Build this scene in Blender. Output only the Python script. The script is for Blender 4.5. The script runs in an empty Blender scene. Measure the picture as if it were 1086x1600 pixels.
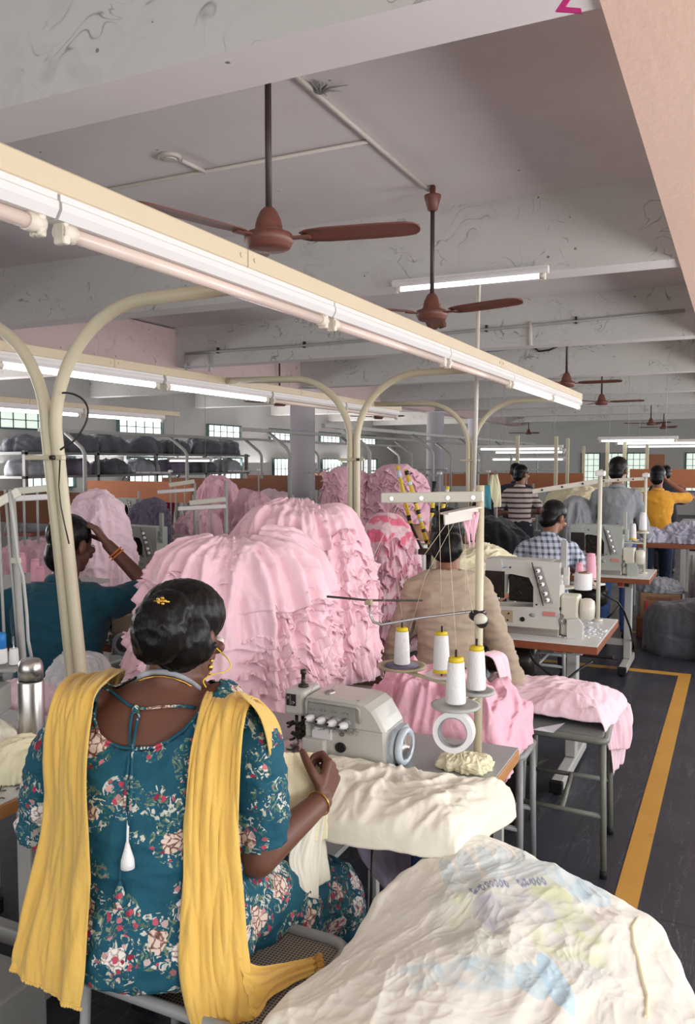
import bpy, bmesh, math, random
import numpy as np
from mathutils import Vector, Matrix, Quaternion

sc = bpy.context.scene
col = sc.collection
R_ = math.radians
PI = math.pi

# ------------------------------------------------------------------ camera
FPX, CXP, CYP = 1290.0, 543.0, 800.0          # focal length in pixels of the 1086x1600 frame
YAW, PITCH = R_(25.4), math.atan(78 / 1290.0)
CAM = Vector((0, 0, 1.6))
cd = bpy.data.cameras.new('camera')
cd.sensor_fit = 'VERTICAL'; cd.sensor_height = 36.0; cd.lens = FPX * 36 / 1600
cd.clip_start = 0.05; cd.clip_end = 200
cam = bpy.data.objects.new('camera', cd); col.objects.link(cam)
cam.location = CAM; cam.rotation_euler = (PI / 2 - PITCH, 0, YAW)
sc.camera = cam

# ------------------------------------------------------------------ world, daylight, added fill, exposure
w = bpy.data.worlds.new('sky'); sc.world = w; w.use_nodes = True
w.node_tree.nodes['Background'].inputs[0].default_value = (0.85, 0.92, 1.0, 1)
w.node_tree.nodes['Background'].inputs[1].default_value = 1.0

def area(name, loc, rot, sx, sy, power, color):
    l = bpy.data.lights.new(name, 'AREA'); l.shape = 'RECTANGLE'; l.size = sx; l.size_y = sy
    l.energy = power; l.color = color
    o = bpy.data.objects.new(name, l); o.location = loc; o.rotation_euler = rot; col.objects.link(o)
    return o
RIGHT_X = 2.6
WIN_Y = (-0.9, 2.4, 5.7, 9.0, 12.3, 15.6, 18.9, 22.2)     # centres of the openings in the right-hand wall
# sky light comes in level, added upward-tilted fill lamps brighten the ceiling
for i, y in enumerate(WIN_Y):
    area('daylight_right', (RIGHT_X - 0.02, y, 1.65), (0, R_(88), 0), 1.5, 2.3, 40 if i < 3 else 36, (0.94, 0.97, 1.0))
    area('upward_fill_right', (RIGHT_X - 0.02, y, 1.45), (0, R_(132), 0), 1.1, 2.3, 52 if i < 3 else 48, (1.0, 0.97, 0.95))
area('daylight_behind', (-1.6, -2.46, 1.7), (R_(88), 0, 0), 4.4, 1.6, 24, (1.0, 0.98, 0.96))
area('upward_fill_behind', (-1.6, -2.46, 1.6), (R_(128), 0, 0), 4.4, 1.2, 34, (1.0, 0.97, 0.95))  # added fill lamp, aimed up at the near ceiling and soffits
for y in (3.2, 6.0, 8.8, 11.6, 14.4, 17.2, 20.0, 22.8):
    area('daylight_left', (-10.93, y, 2.0), (0, R_(-92), 0), 0.9, 1.9, 18, (0.95, 1.0, 0.98))
    area('upward_fill_left', (-10.93, y, 1.5), (0, R_(-128), 0), 0.9, 2.2, 95, (1.0, 0.97, 0.96))  # added upward fill, kept strong to lift the ceiling's brightness
sc.view_settings.view_transform = 'Standard'; sc.view_settings.look = 'None'
sc.view_settings.gamma = 1.0; sc.view_settings.use_curve_mapping = False
sc.view_settings.exposure = 0.0

# ------------------------------------------------------------------ pixel rays of the photograph -> points in the room
_F = Vector((-math.sin(YAW) * math.cos(PITCH), math.cos(YAW) * math.cos(PITCH), -math.sin(PITCH)))
_R = Vector((math.cos(YAW), math.sin(YAW), 0)); _U = _R.cross(_F)
def ray(x, y): return _F + _R * ((x - CXP) / FPX) - _U * ((y - CYP) / FPX)
def at(x, y, d): return CAM + ray(x, y) * d
def atA(x, y, ax, v):
    r = ray(x, y); return CAM + r * ((v - CAM[ax]) / r[ax])
def atX(x, y, v): return atA(x, y, 0, v)
def atY(x, y, v): return atA(x, y, 1, v)
def atZ(x, y, v): return atA(x, y, 2, v)

# ------------------------------------------------------------------ noise (numpy)
_rs = np.random.RandomState(7)
_perm = np.concatenate([_rs.permutation(256)] * 2)
_grad = _rs.normal(size=(256, 3)); _grad /= np.linalg.norm(_grad, axis=1)[:, None]
def pn(P):
    P = np.asarray(P, float); i = np.floor(P).astype(int); f = P - i; i &= 255
    u = f * f * f * (f * (f * 6 - 15) + 10); res = 0
    for dx in (0, 1):
        for dy in (0, 1):
            for dz in (0, 1):
                h = _perm[_perm[_perm[(i[..., 0] + dx) & 255] + ((i[..., 1] + dy) & 255)] + ((i[..., 2] + dz) & 255)]
                g = _grad[h]
                d = (g * (f - np.array([dx, dy, dz]))).sum(-1)
                wt = (u[..., 0] if dx else 1 - u[..., 0]) * (u[..., 1] if dy else 1 - u[..., 1]) * (u[..., 2] if dz else 1 - u[..., 2])
                res = res + wt * d
    return res
def fbm(P, o=3):
    s, a, t = 0, 1.0, 0
    P = np.asarray(P, float)
    for k in range(o):
        s = s + a * pn(P * 2 ** k + 13.7 * k); t += a; a *= .5
    return s / t
def ridge(P, o=2, sharp=1.6):
    s, a, t = 0, 1.0, 0
    P = np.asarray(P, float)
    for k in range(o):
        s = s + a * np.clip(1 - np.abs(pn(P * 2 ** k + 5.1 * k)) * 2.2, 0, 1) ** sharp; t += a; a *= .5
    return s / t
def crumple(P, sc_=6.0, warp=.25, o=2, sharp=1.6):
    P = np.asarray(P, float)
    W = np.stack([pn(P * sc_ * .45 + k * 31.3) for k in range(3)], -1)
    return ridge(P * sc_ + W * warp * sc_, o, sharp) - .45

# ------------------------------------------------------------------ mesh helpers
def V(*a): return Vector(a)
class MB:
    def __init__(s): s.v = []; s.f = []; s.sm = []
    def add(s, vs, fs, smooth=False):
        o = len(s.v); s.v += [tuple(p) for p in vs]; s.f += [tuple(i + o for i in f) for f in fs]; s.sm += [smooth] * len(fs)
        return s
    def box(s, c, size, rot=None, bev=0.0):
        hx, hy, hz = size[0] / 2, size[1] / 2, size[2] / 2
        M = rot if rot is not None else Matrix.Identity(3)
        c = Vector(c)
        if bev <= 0:
            vs = [c + M @ V(x * hx, y * hy, z * hz) for z in (-1, 1) for x, y in ((-1, -1), (1, -1), (1, 1), (-1, 1))]
            return s.add(vs, [(3, 2, 1, 0), (4, 5, 6, 7), (0, 1, 5, 4), (1, 2, 6, 5), (2, 3, 7, 6), (3, 0, 4, 7)])
        bm = bmesh.new(); bmesh.ops.create_cube(bm, size=1)
        bmesh.ops.scale(bm, vec=size, verts=bm.verts)
        bmesh.ops.bevel(bm, geom=bm.edges[:], offset=min(bev, min(size) * .49), segments=2, affect='EDGES', profile=.5)
        bm.verts.index_update()
        vs = [c + M @ v.co for v in bm.verts]; fs = [[v.index for v in f.verts] for f in bm.faces]; bm.free()
        return s.add(vs, fs)
    def tube(s, pts, r, seg=10, cap=True, closed=False):
        pts = [Vector(p) for p in pts]; n = len(pts)
        rr = r if isinstance(r, (list, tuple)) else [r] * n
        up = None; rings = []
        for i, p in enumerate(pts):
            if closed: t = pts[(i + 1) % n] - pts[i - 1]
            else: t = (pts[min(i + 1, n - 1)] - pts[max(i - 1, 0)])
            t.normalize()
            if up is None:
                up = V(0, 0, 1) if abs(t.z) < .9 else V(1, 0, 0)
            a = t.cross(up); 
            if a.length < 1e-6: a = t.cross(V(.3, .8, .2))
            a.normalize(); up = a.cross(t); up.normalize()
            rings.append([p + (a * math.cos(k * 2 * PI / seg) + up * math.sin(k * 2 * PI / seg)) * rr[i] for k in range(seg)])
        vs = [q for rg in rings for q in rg]; fs = []
        m = n if closed else n - 1
        for i in range(m):
            for k in range(seg):
                a0 = i * seg + k; a1 = i * seg + (k + 1) % seg; b0 = ((i + 1) % n) * seg + k; b1 = ((i + 1) % n) * seg + (k + 1) % seg
                fs.append((a0, b0, b1, a1))
        s.add(vs, fs, True)
        if cap and not closed:
            o = len(s.v) - len(vs)
            s.f.append(tuple(o + k for k in range(seg))); s.sm.append(False)
            s.f.append(tuple(o + (n - 1) * seg + k for k in reversed(range(seg)))); s.sm.append(False)
        return s
    def cyl(s, p0, p1, r0, r1=None, seg=16): return s.tube([p0, p1], [r0, r0 if r1 is None else r1], seg)
    def lathe(s, c, prof, seg=24, M=None, smooth=True):
        """prof: (radius, height) pairs; M a 3x3 that turns local z"""
        c = Vector(c); M = M if M is not None else Matrix.Identity(3)
        vs = []; fs = []
        for r, z in prof:
            for k in range(seg):
                a = k * 2 * PI / seg; vs.append(c + M @ V(r * math.cos(a), r * math.sin(a), z))
        for i in range(len(prof) - 1):
            for k in range(seg):
                fs.append((i * seg + k, i * seg + (k + 1) % seg, (i + 1) * seg + (k + 1) % seg, (i + 1) * seg + k))
        s.add(vs, fs, smooth); o = len(s.v) - len(vs)
        if tuple(prof[0]) == tuple(prof[-1]): return s
        if prof[0][0] > 1e-5: s.f.append(tuple(o + k for k in reversed(range(seg)))); s.sm.append(False)
        if prof[-1][0] > 1e-5: s.f.append(tuple(o + (len(prof) - 1) * seg + k for k in range(seg))); s.sm.append(False)
        return s
    def prism(s, poly, M, t):
        """poly: 2-D outline (ccw) in M's local xy, thickness t along local z"""
        n = len(poly)
        vs = [M @ V(x, y, 0) for x, y in poly] + [M @ V(x, y, t) for x, y in poly]
        fs = [tuple(reversed(range(n))), tuple(range(n, 2 * n))] + [(i, (i + 1) % n, n + (i + 1) % n, n + i) for i in range(n)]
        return s.add(vs, fs)
    def grid(s, P, closed=False, smooth=True):
        """P: array (n, m, 3); closed joins the second axis"""
        n, m = P.shape[:2]
        fs = []
        for i in range(n - 1):
            for k in range(m if closed else m - 1):
                k2 = (k + 1) % m
                fs.append((i * m + k, i * m + k2, (i + 1) * m + k2, (i + 1) * m + k))
        return s.add(P.reshape(-1, 3).tolist(), fs, smooth)
    def ell(s, c, r, M=None, seg=20, rings=12):
        c = Vector(c); M = M if M is not None else Matrix.Identity(3)
        if not isinstance(r, (list, tuple)): r = (r, r, r)
        vs = [c + M @ V(0, 0, -r[2])]; fs = []
        for i in range(1, rings):
            a = -PI / 2 + PI * i / rings
            for k in range(seg):
                b = k * 2 * PI / seg
                vs.append(c + M @ V(r[0] * math.cos(a) * math.cos(b), r[1] * math.cos(a) * math.sin(b), r[2] * math.sin(a)))
        vs.append(c + M @ V(0, 0, r[2])); L = len(vs) - 1
        for k in range(seg):
            fs.append((0, 1 + (k + 1) % seg, 1 + k)); b = 1 + (rings - 2) * seg
            fs.append((L, b + k, b + (k + 1) % seg))
        for i in range(rings - 2):
            for k in range(seg):
                a0 = 1 + i * seg
                fs.append((a0 + k, a0 + (k + 1) % seg, a0 + seg + (k + 1) % seg, a0 + seg + k))
        return s.add(vs, fs, True)
    def loft(s, rings, smooth=True, cap=True):
        m = len(rings[0]); vs = [p for r in rings for p in r]; fs = []
        for i in range(len(rings) - 1):
            for k in range(m):
                fs.append((i * m + k, i * m + (k + 1) % m, (i + 1) * m + (k + 1) % m, (i + 1) * m + k))
        if cap: fs += [tuple(reversed(range(m))), tuple((len(rings) - 1) * m + k for k in range(m))]
        return s.add(vs, fs, smooth)
    def mesh(s, name):
        me = bpy.data.meshes.new(name); me.from_pydata(s.v, [], s.f); me.update()
        me.polygons.foreach_set('use_smooth', s.sm if len(s.sm) == len(me.polygons) else [True] * len(me.polygons))
        return me

WM = {}                                        # world matrix of each thing while it is being built
def empty(name, loc, rz=0.0):
    o = bpy.data.objects.new(name, None); o.empty_display_size = .05; col.objects.link(o)
    o.matrix_basis = Matrix.Translation(Vector(loc)) @ Matrix.Rotation(rz, 4, 'Z'); WM[o] = o.matrix_basis.copy()
    return o
def obj(name, mb, mat, parent=None, origin=None, solid=0.0, sub=0, recalc=False):
    me = mb.mesh(name) if isinstance(mb, MB) else mb
    me.name = name
    if recalc:
        bm = bmesh.new(); bm.from_mesh(me); bmesh.ops.recalc_face_normals(bm, faces=bm.faces[:]); bm.to_mesh(me); bm.free()
    o = bpy.data.objects.new(name, me); col.objects.link(o)
    for m in (mat if isinstance(mat, (list, tuple)) else [mat]): me.materials.append(m)
    if parent is not None:
        M = WM[parent]; me.transform(M.inverted()); o.parent = parent; WM[o] = M
    else:
        if origin is None:
            c = [Vector(b) for b in o.bound_box]; lo = [min(p[i] for p in c) for i in range(3)]; hi = [max(p[i] for p in c) for i in range(3)]
            origin = ((lo[0] + hi[0]) / 2, (lo[1] + hi[1]) / 2, lo[2])
        M = Matrix.Translation(Vector(origin)); me.transform(M.inverted()); o.matrix_basis = M; WM[o] = M
    if solid:
        md = o.modifiers.new('thickness', 'SOLIDIFY'); md.thickness = solid; md.offset = -1
    if sub:
        md = o.modifiers.new('smooth', 'SUBSURF'); md.levels = sub; md.render_levels = sub
    return o
def tag(o, label, cat, group=None, kind=None):
    if label: o['label'] = label
    if cat: o['category'] = cat
    if group: o['group'] = group
    if kind: o['kind'] = kind
    return o
def thing(name, loc, label, cat, group=None, rz=0.0): return tag(empty(name, loc, rz), label, cat, group)
def struct(name, mb, mat, **k):
    o = obj(name, mb, mat, **k); o['kind'] = 'structure'; return o
def kids(o): return [c for c in bpy.data.objects if c.parent == o]
def dup(o, loc, rz=0.0, label=None, group=None, scale=1.0, _par=None):
    c = o.copy(); col.objects.link(c)
    if _par is not None:
        c.parent = _par
    else:
        c.matrix_basis = Matrix.Translation(Vector(loc)) @ Matrix.Rotation(rz, 4, 'Z') @ Matrix.Scale(scale, 4)
        if label: c['label'] = label
        if group: c['group'] = group
    for ch in kids(o): dup(ch, None, _par=c)
    return c
def face_dirs(yaw):
    """unit right and forward vectors of something that faces yaw (0 = +Y, positive turns left)"""
    return V(math.cos(yaw), math.sin(yaw), 0), V(-math.sin(yaw), math.cos(yaw), 0)
def arc(c, u, v, r, a0, a1, n):
    return [Vector(c) + Vector(u) * (r * math.cos(a0 + (a1 - a0) * i / n)) + Vector(v) * (r * math.sin(a0 + (a1 - a0) * i / n)) for i in range(n + 1)]

def smooth_pts(pts, sub=6):
    pts = [Vector(p) for p in pts]; n = len(pts); out = []
    for i in range(n - 1):
        a, b, c, d = pts[max(i - 1, 0)], pts[i], pts[i + 1], pts[min(i + 2, n - 1)]
        for k in range(sub):
            f = k / sub; out.append(.5 * (2 * b + (c - a) * f + (2 * a - 5 * b + 4 * c - d) * f * f + (3 * b - a - 3 * c + d) * f ** 3))
    return out + [pts[-1]]

# ------------------------------------------------------------------ materials
def srgb(r, g, b):
    f = lambda c: (c / 255 / 12.92) if c / 255 <= .04045 else ((c / 255 + .055) / 1.055) ** 2.4
    return (f(r), f(g), f(b), 1)
class NT:
    def __init__(s, name):
        s.m = bpy.data.materials.new(name); s.m.use_nodes = True; s.t = s.m.node_tree; s.b = s.t.nodes['Principled BSDF']
    def n(s, typ, **k):
        nd = s.t.nodes.new(typ)
        for a, v in k.items():
            if a.startswith('i_'):
                key = a[2:]; key = int(key) if key.isdigit() else key.replace('_', ' ')
                if hasattr(v, 'links') or isinstance(v, bpy.types.NodeSocket): s.t.links.new(v, nd.inputs[key])
                else: nd.inputs[key].default_value = v
            else: setattr(nd, a, v)
        return nd
    def link(s, a, b): s.t.links.new(a, b)
    def math(s, op, a, b=0.0, c=None):
        nd = s.t.nodes.new('ShaderNodeMath'); nd.operation = op
        for i, v in enumerate((a, b, c)):
            if v is None: continue
            if isinstance(v, bpy.types.NodeSocket): s.t.links.new(v, nd.inputs[i])
            else: nd.inputs[i].default_value = v
        return nd.outputs[0]
    def mix(s, fac, a, b):
        nd = s.t.nodes.new('ShaderNodeMix'); nd.data_type = 'RGBA'
        for key, v in ((0, fac), (6, a), (7, b)):
            if isinstance(v, bpy.types.NodeSocket): s.t.links.new(v, nd.inputs[key])
            else: nd.inputs[key].default_value = v
        return nd.outputs[2]
    def ramp(s, x, *stops):
        nd = s.t.nodes.new('ShaderNodeValToRGB'); s.t.links.new(x, nd.inputs[0]); e = nd.color_ramp.elements
        while len(e) < len(stops): e.new(0.5)
        for q, (p, c) in zip(e, stops):
            q.position = p; q.color = c if isinstance(c, tuple) else (c, c, c, 1)
        return nd.outputs[0]
    def step(s, x, a, b): return s.ramp(x, (a, 0.0), (b, 1.0))
    def coord(s, out='Object', scale=(1, 1, 1)):
        tc = s.t.nodes.new('ShaderNodeTexCoord'); mp = s.t.nodes.new('ShaderNodeMapping'); mp.inputs['Scale'].default_value = scale
        s.t.links.new(tc.outputs[out], mp.inputs[0]); return mp.outputs[0]
    def noise(s, vec, scale, detail=3, rough=.5, dist=0.0):
        return s.n('ShaderNodeTexNoise', i_Vector=vec, i_Scale=scale, i_Detail=detail, i_Roughness=rough, i_Distortion=dist).outputs[0]
    def bump(s, h, strength, dist=.01):
        nd = s.n('ShaderNodeBump', i_Height=h, i_Strength=strength, i_Distance=dist); s.t.links.new(nd.outputs[0], s.b.inputs['Normal'])
    def base(s, c):
        if isinstance(c, bpy.types.NodeSocket): s.t.links.new(c, s.b.inputs['Base Color'])
        else: s.b.inputs['Base Color'].default_value = c
    def set(s, **k):
        for a, v in k.items():
            key = a.replace('_', ' ')
            if isinstance(v, bpy.types.NodeSocket): s.t.links.new(v, s.b.inputs[key])
            else: s.b.inputs[key].default_value = v
def scl(c, k): return (min(1, c[0] * k), min(1, c[1] * k), min(1, c[2] * k), 1)
def paint(name, rgb, rough=.5, metal=0.0, var=.12, nscale=9.0, bump=0.0, bscale=80.0, dirt=None, spec=.5):
    t = NT(name); c = srgb(*rgb); v = t.coord()
    n = t.noise(v, nscale, 4)
    cc = t.mix(n, scl(c, 1 - var), scl(c, 1 + var))
    if dirt:
        d = t.step(t.noise(v, dirt[1], 6, .65, .4), dirt[2], dirt[2] + .14)
        cc = t.mix(d, cc, srgb(*dirt[0]))
    t.base(cc); t.set(Roughness=rough, Metallic=metal); t.b.inputs['Specular IOR Level'].default_value = spec
    if bump: t.bump(t.noise(v, bscale, 4), bump, .004)
    return t.m
def cloth(name, rgb, var=.06, bump=.25, scale=26.0, rough=.92, attr=None, stretch=(1, 1, 1), sheen=.15, sub=0.0):
    t = NT(name); c = srgb(*rgb); v = t.coord(scale=stretch)
    cc = t.mix(t.noise(v, 5, 3), scl(c, 1 - var), scl(c, 1 + var))
    if attr:
        a = t.n('ShaderNodeAttribute', attribute_name=attr)
        cc = t.mix(a.outputs['Alpha'], cc, a.outputs['Color'])
    t.base(cc); t.set(Roughness=rough); t.b.inputs['Specular IOR Level'].default_value = .25
    t.b.inputs['Sheen Weight'].default_value = sheen
    if sub:
        t.b.inputs['Subsurface Weight'].default_value = sub; t.b.inputs['Subsurface Radius'].default_value = (.02, .012, .012)
    h = t.noise(v, scale, 3, .55, .6)
    t.bump(h, bump, .012)
    return t.m
def emit(name, rgb, strength):
    t = NT(name); t.base((.9, .9, .9, 1)); t.set(Emission_Color=srgb(*rgb), Emission_Strength=strength); return t.m
M = {}
# building
t = NT('ceiling_paint'); v = t.coord()
big = t.noise(v, .55, 5, .6); c1 = t.mix(t.step(big, .35, .68), srgb(232, 224, 223), srgb(218, 209, 209))
spk = t.n('ShaderNodeTexVoronoi', i_Vector=v, i_Scale=4.2).outputs[0]
c1 = t.mix(t.math('MULTIPLY', t.math('LESS_THAN', spk, .035), .75), c1, srgb(70, 62, 58))
t.base(c1); t.set(Roughness=.95); t.bump(t.noise(v, 40, 5), .15, .006); M['ceiling'] = t.m
def beam_mat(name, rgb, web=1.0):
    t = NT(name); v0 = t.coord(); oi = t.n('ShaderNodeObjectInfo')
    ofs = t.n('ShaderNodeVectorMath', operation='ADD'); t.link(v0, ofs.inputs[0]); mm = t.n('ShaderNodeCombineXYZ'); r7 = t.math('MULTIPLY', oi.outputs['Random'], 31.0)
    for k in range(3): t.link(r7, mm.inputs[k])
    t.link(mm.outputs[0], ofs.inputs[1]); v = ofs.outputs[0]
    c = t.mix(t.noise(v, 1.3, 5, .65), scl(srgb(*rgb), .93), scl(srgb(*rgb), 1.07))
    wv = t.n('ShaderNodeTexNoise', i_Vector=v, i_Scale=2.6, i_Detail=2.0); w3 = t.n('ShaderNodeVectorMath', operation='MULTIPLY_ADD'); t.link(wv.outputs['Color'], w3.inputs[0]); w3.inputs[1].default_value = (.9, .9, .9); t.link(v, w3.inputs[2])
    mp = t.n('ShaderNodeMapping'); t.link(w3.outputs[0], mp.inputs[0]); mp.inputs['Scale'].default_value = (1.0, 1.0, 3.2); mp.inputs['Rotation'].default_value = (0, R_(22), 0)
    line = t.math('ABSOLUTE', t.math('SUBTRACT', t.noise(mp.outputs[0], 2.3, 2, .5, .6), .5))
    patch = t.step(t.noise(v, 3.2, 3, .6), .52, .62)
    webm = t.math('MULTIPLY', t.ramp(line, (0.0, 1.0), (.020, 0.0)), patch)
    smear = t.math('MULTIPLY', t.ramp(line, (0.0, 1.0), (.09, 0.0)), t.step(t.noise(v, 1.7, 3, .6), .5, .7))
    c = t.mix(t.math('MULTIPLY', smear, .22 * web), c, srgb(128, 124, 122))
    c = t.mix(t.math('MULTIPLY', webm, .72 * web), c, srgb(96, 92, 90))
    sp = t.n('ShaderNodeTexVoronoi', i_Vector=v, i_Scale=5.0).outputs[0]
    c = t.mix(t.math('MULTIPLY', t.math('LESS_THAN', sp, .045), .7), c, srgb(80, 70, 64))
    t.base(c); t.set(Roughness=.93); t.bump(t.noise(v, 22, 6, .65), .3, .008); return t.m
M['beam'] = beam_mat('beam_limewash', (203, 200, 196)); M['beam_pink'] = beam_mat('beam_pink_limewash', (214, 190, 188), .8)
t = NT('peach_plaster'); v = t.coord()
t.base(t.mix(t.noise(v, 1.2, 5), srgb(230, 194, 176), srgb(238, 204, 186))); t.set(Roughness=.9)
t.bump(t.noise(t.coord(scale=(1, .5, 1)), 26, 5, .6), .3, .008); M['peach'] = t.m
M['wall'] = paint('wall_limewash', (180, 179, 176), .95, var=.07, nscale=1.2, bump=.15, bscale=30)
M['column'] = paint('column_paint', (216, 208, 216), .8, var=.06, nscale=2)
t = NT('floor_stone'); v = t.coord()
n1 = t.noise(v, 2.4, 6, .6); n2 = t.noise(v, 38, 4, .6)
c = t.mix(n1, srgb(38, 40, 48), srgb(62, 64, 73)); c = t.mix(t.math('MULTIPLY', t.step(n2, .62, .78), .5), c, srgb(96, 98, 106))
scr = t.noise(t.coord(scale=(1.1, .16, 1)), 6, 5, .7, .8); scr2 = t.math('ABSOLUTE', t.math('SUBTRACT', scr, .5))
c = t.mix(t.math('MULTIPLY', t.ramp(scr2, (0.0, 1.0), (.006, 0.0)), .4), c, srgb(130, 132, 138))
sp = t.n('ShaderNodeTexVoronoi', i_Vector=v, i_Scale=5.5).outputs[0]
c = t.mix(t.math('LESS_THAN', sp, .03), c, srgb(176, 176, 178))
br = t.n('ShaderNodeTexBrick', i_Vector=v, i_Scale=1.0, offset=0.0); br.inputs['Mortar Size'].default_value = .006; br.inputs['Brick Width'].default_value = .6; br.inputs['Row Height'].default_value = .6
c = t.mix(t.math('MULTIPLY', br.outputs['Fac'], .5), c, srgb(30, 31, 36))
t.base(c); t.set(Roughness=t.ramp(n1, (.3, .32), (.7, .5))); t.bump(n2, .08, .003); M['floor'] = t.m
t = NT('yellow_floor_paint'); v = t.coord()
wear = t.step(t.noise(v, 7, 6, .7, .5), .60, .75)
c = t.mix(t.noise(v, 3, 4), srgb(188, 136, 50), srgb(212, 160, 72)); c = t.mix(t.math('MULTIPLY', wear, .55), c, srgb(140, 106, 56))
t.base(c); t.set(Roughness=.42); M['yellow_line'] = t.m
M['pane'] = emit('daylit_pane', (238, 250, 246), 1.5); M['pane_green'] = emit('daylit_green_pane', (208, 228, 210), .85)
M['window_bar'] = paint('window_bar_green', (70, 96, 92), .6)
# fittings
M['cream_steel'] = paint('cream_steel', (208, 192, 164), .45, var=.05, nscale=5, dirt=((140, 116, 88), 4, .66))
M['post_steel'] = paint('cream_post_steel', (206, 196, 168), .42, var=.06, nscale=6, dirt=((128, 100, 76), 5, .67))
M['shelf_grey'] = paint('shelf_grey', (120, 120, 118), .6)
M['grey_rail'] = paint('grey_steel', (168, 168, 164), .5, var=.08)
M['batten'] = paint('white_batten', (224, 220, 218), .38, var=.03, dirt=((176, 166, 152), 6, .68))
M['tube_off'] = paint('unlit_tube', (226, 205, 194), .25, var=.03)
M['tube_on'] = emit('lit_tube', (240, 250, 255), 4.5)
M['holder'] = paint('lampholder_plastic', (222, 212, 196), .5, dirt=((120, 100, 80), 30, .6))
M['fan'] = paint('fan_brown', (116, 70, 58), .45, var=.2, nscale=14, dirt=((80, 52, 46), 8, .58))
M['fan_rod'] = paint('fan_rod_dark', (62, 46, 44), .5)
M['pvc'] = paint('pvc_white', (206, 198, 188), .5, var=.06); M['pvc_blue'] = paint('pvc_blue_grey', (128, 148, 170), .5)
M['magenta'] = paint('magenta_card', (190, 40, 120), .6)
M['orange_board'] = paint('orange_board', (178, 112, 78), .8, var=.07, nscale=3)
M['brown_board'] = paint('brown_board', (140, 92, 68), .8, var=.08, nscale=3)
M['black'] = paint('black_plastic', (24, 24, 26), .45); M['rubber'] = paint('black_rubber', (20, 20, 22), .7)
M['chrome'] = paint('chrome', (200, 200, 202), .22, metal=1, var=.03)
M['iron'] = paint('dark_iron', (70, 66, 64), .4, metal=.8, var=.2, nscale=30)
M['steel'] = paint('brushed_steel', (196, 192, 188), .3, metal=1, var=.04, nscale=40)
M['machine'] = paint('machine_grey_enamel', (206, 206, 198), .28, var=.03)
M['machine_cream'] = paint('machine_cream_enamel', (212, 208, 192), .3, var=.04)
M['machine_green'] = paint('machine_green_enamel', (172, 178, 170), .35, var=.06)
M['machine_tan'] = paint('machine_tan_enamel', (176, 164, 136), .4, var=.05)
M['panel'] = paint('machine_panel_grey', (160, 160, 156), .4, var=.08, nscale=30)
M['white_plastic'] = paint('white_plastic', (238, 238, 240), .3, var=.02)
M['clear_blue'] = paint('pale_blue_plastic', (196, 210, 220), .2, var=.03)
t = NT('clear_plastic'); t.base((.86, .90, .93, 1)); t.set(Roughness=.18, Alpha=.38); M['clear'] = t.m
t = NT('polythene'); v = t.coord(); t.base(t.mix(t.noise(v, 9, 4), srgb(224, 224, 230), srgb(248, 248, 250))); t.set(Roughness=.3, Alpha=.8); t.bump(t.noise(v, 30, 4, .6, 1.0), .6, .02); M['polythene'] = t.m
M['laminate'] = paint('pale_laminate', (212, 216, 214), .3, var=.05, nscale=6, dirt=((238, 238, 236), 26, .6))
M['laminate_grey'] = paint('grey_laminate', (158, 160, 160), .35, var=.05, nscale=6)
t = NT('wood_edge'); v = t.coord(scale=(1, 1, 16)); t.base(t.mix(t.noise(v, 6, 4, .6), srgb(150, 84, 50), srgb(116, 62, 40))); t.set(Roughness=.5); M['wood_edge'] = t.m
t = NT('wood_tan'); v = t.coord(scale=(1, 1, 12)); t.base(t.mix(t.noise(v, 6, 4, .6), srgb(196, 142, 86), srgb(170, 116, 66))); t.set(Roughness=.5); M['wood_tan'] = t.m
M['frame_grey'] = paint('table_frame_grey', (178, 178, 174), .45, var=.06, nscale=8, dirt=((110, 104, 98), 9, .66))
M['stool_green'] = paint('stool_green_grey', (118, 122, 112), .42, var=.08, nscale=9, dirt=((90, 88, 80), 12, .64))
M['stool_seat'] = paint('stool_seat_ply', (104, 110, 108), .5, var=.1)
M['stool_grey'] = paint('stool_grey_metal', (150, 152, 152), .4, var=.05)
M['thread_white'] = paint('white_thread', (236, 236, 236), .8, var=.03, bump=.5, bscale=220)
M['thread_pink'] = paint('pink_thread', (244, 178, 196), .8, var=.03)
M['cone_yellow'] = paint('yellow_cone', (226, 196, 40), .4, var=.04)
M['blue_plastic'] = paint('blue_plastic', (40, 130, 210), .4)
M['strand'] = paint('thread_strand', (214, 204, 176), .8, var=.02)
M['cardboard'] = paint('cardboard', (150, 116, 86), .85, var=.08); M['red'] = paint('red_button', (196, 44, 44), .4); M['green_btn'] = paint('green_button', (70, 100, 84), .4)
M['paper'] = paint('paper', (226, 232, 240), .8, var=.02); M['navy_sign'] = paint('navy_sign', (44, 56, 104), .6)
M['print_red'] = paint('print_red', (198, 64, 78), .5); M['print_blue'] = paint('print_blue', (96, 150, 206), .5); M['print_red_pale'] = paint('print_red_pale', (206, 134, 126), .5)
M['tape_yellow'] = paint('yellow_tape', (218, 190, 60), .5, var=.06)
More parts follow.
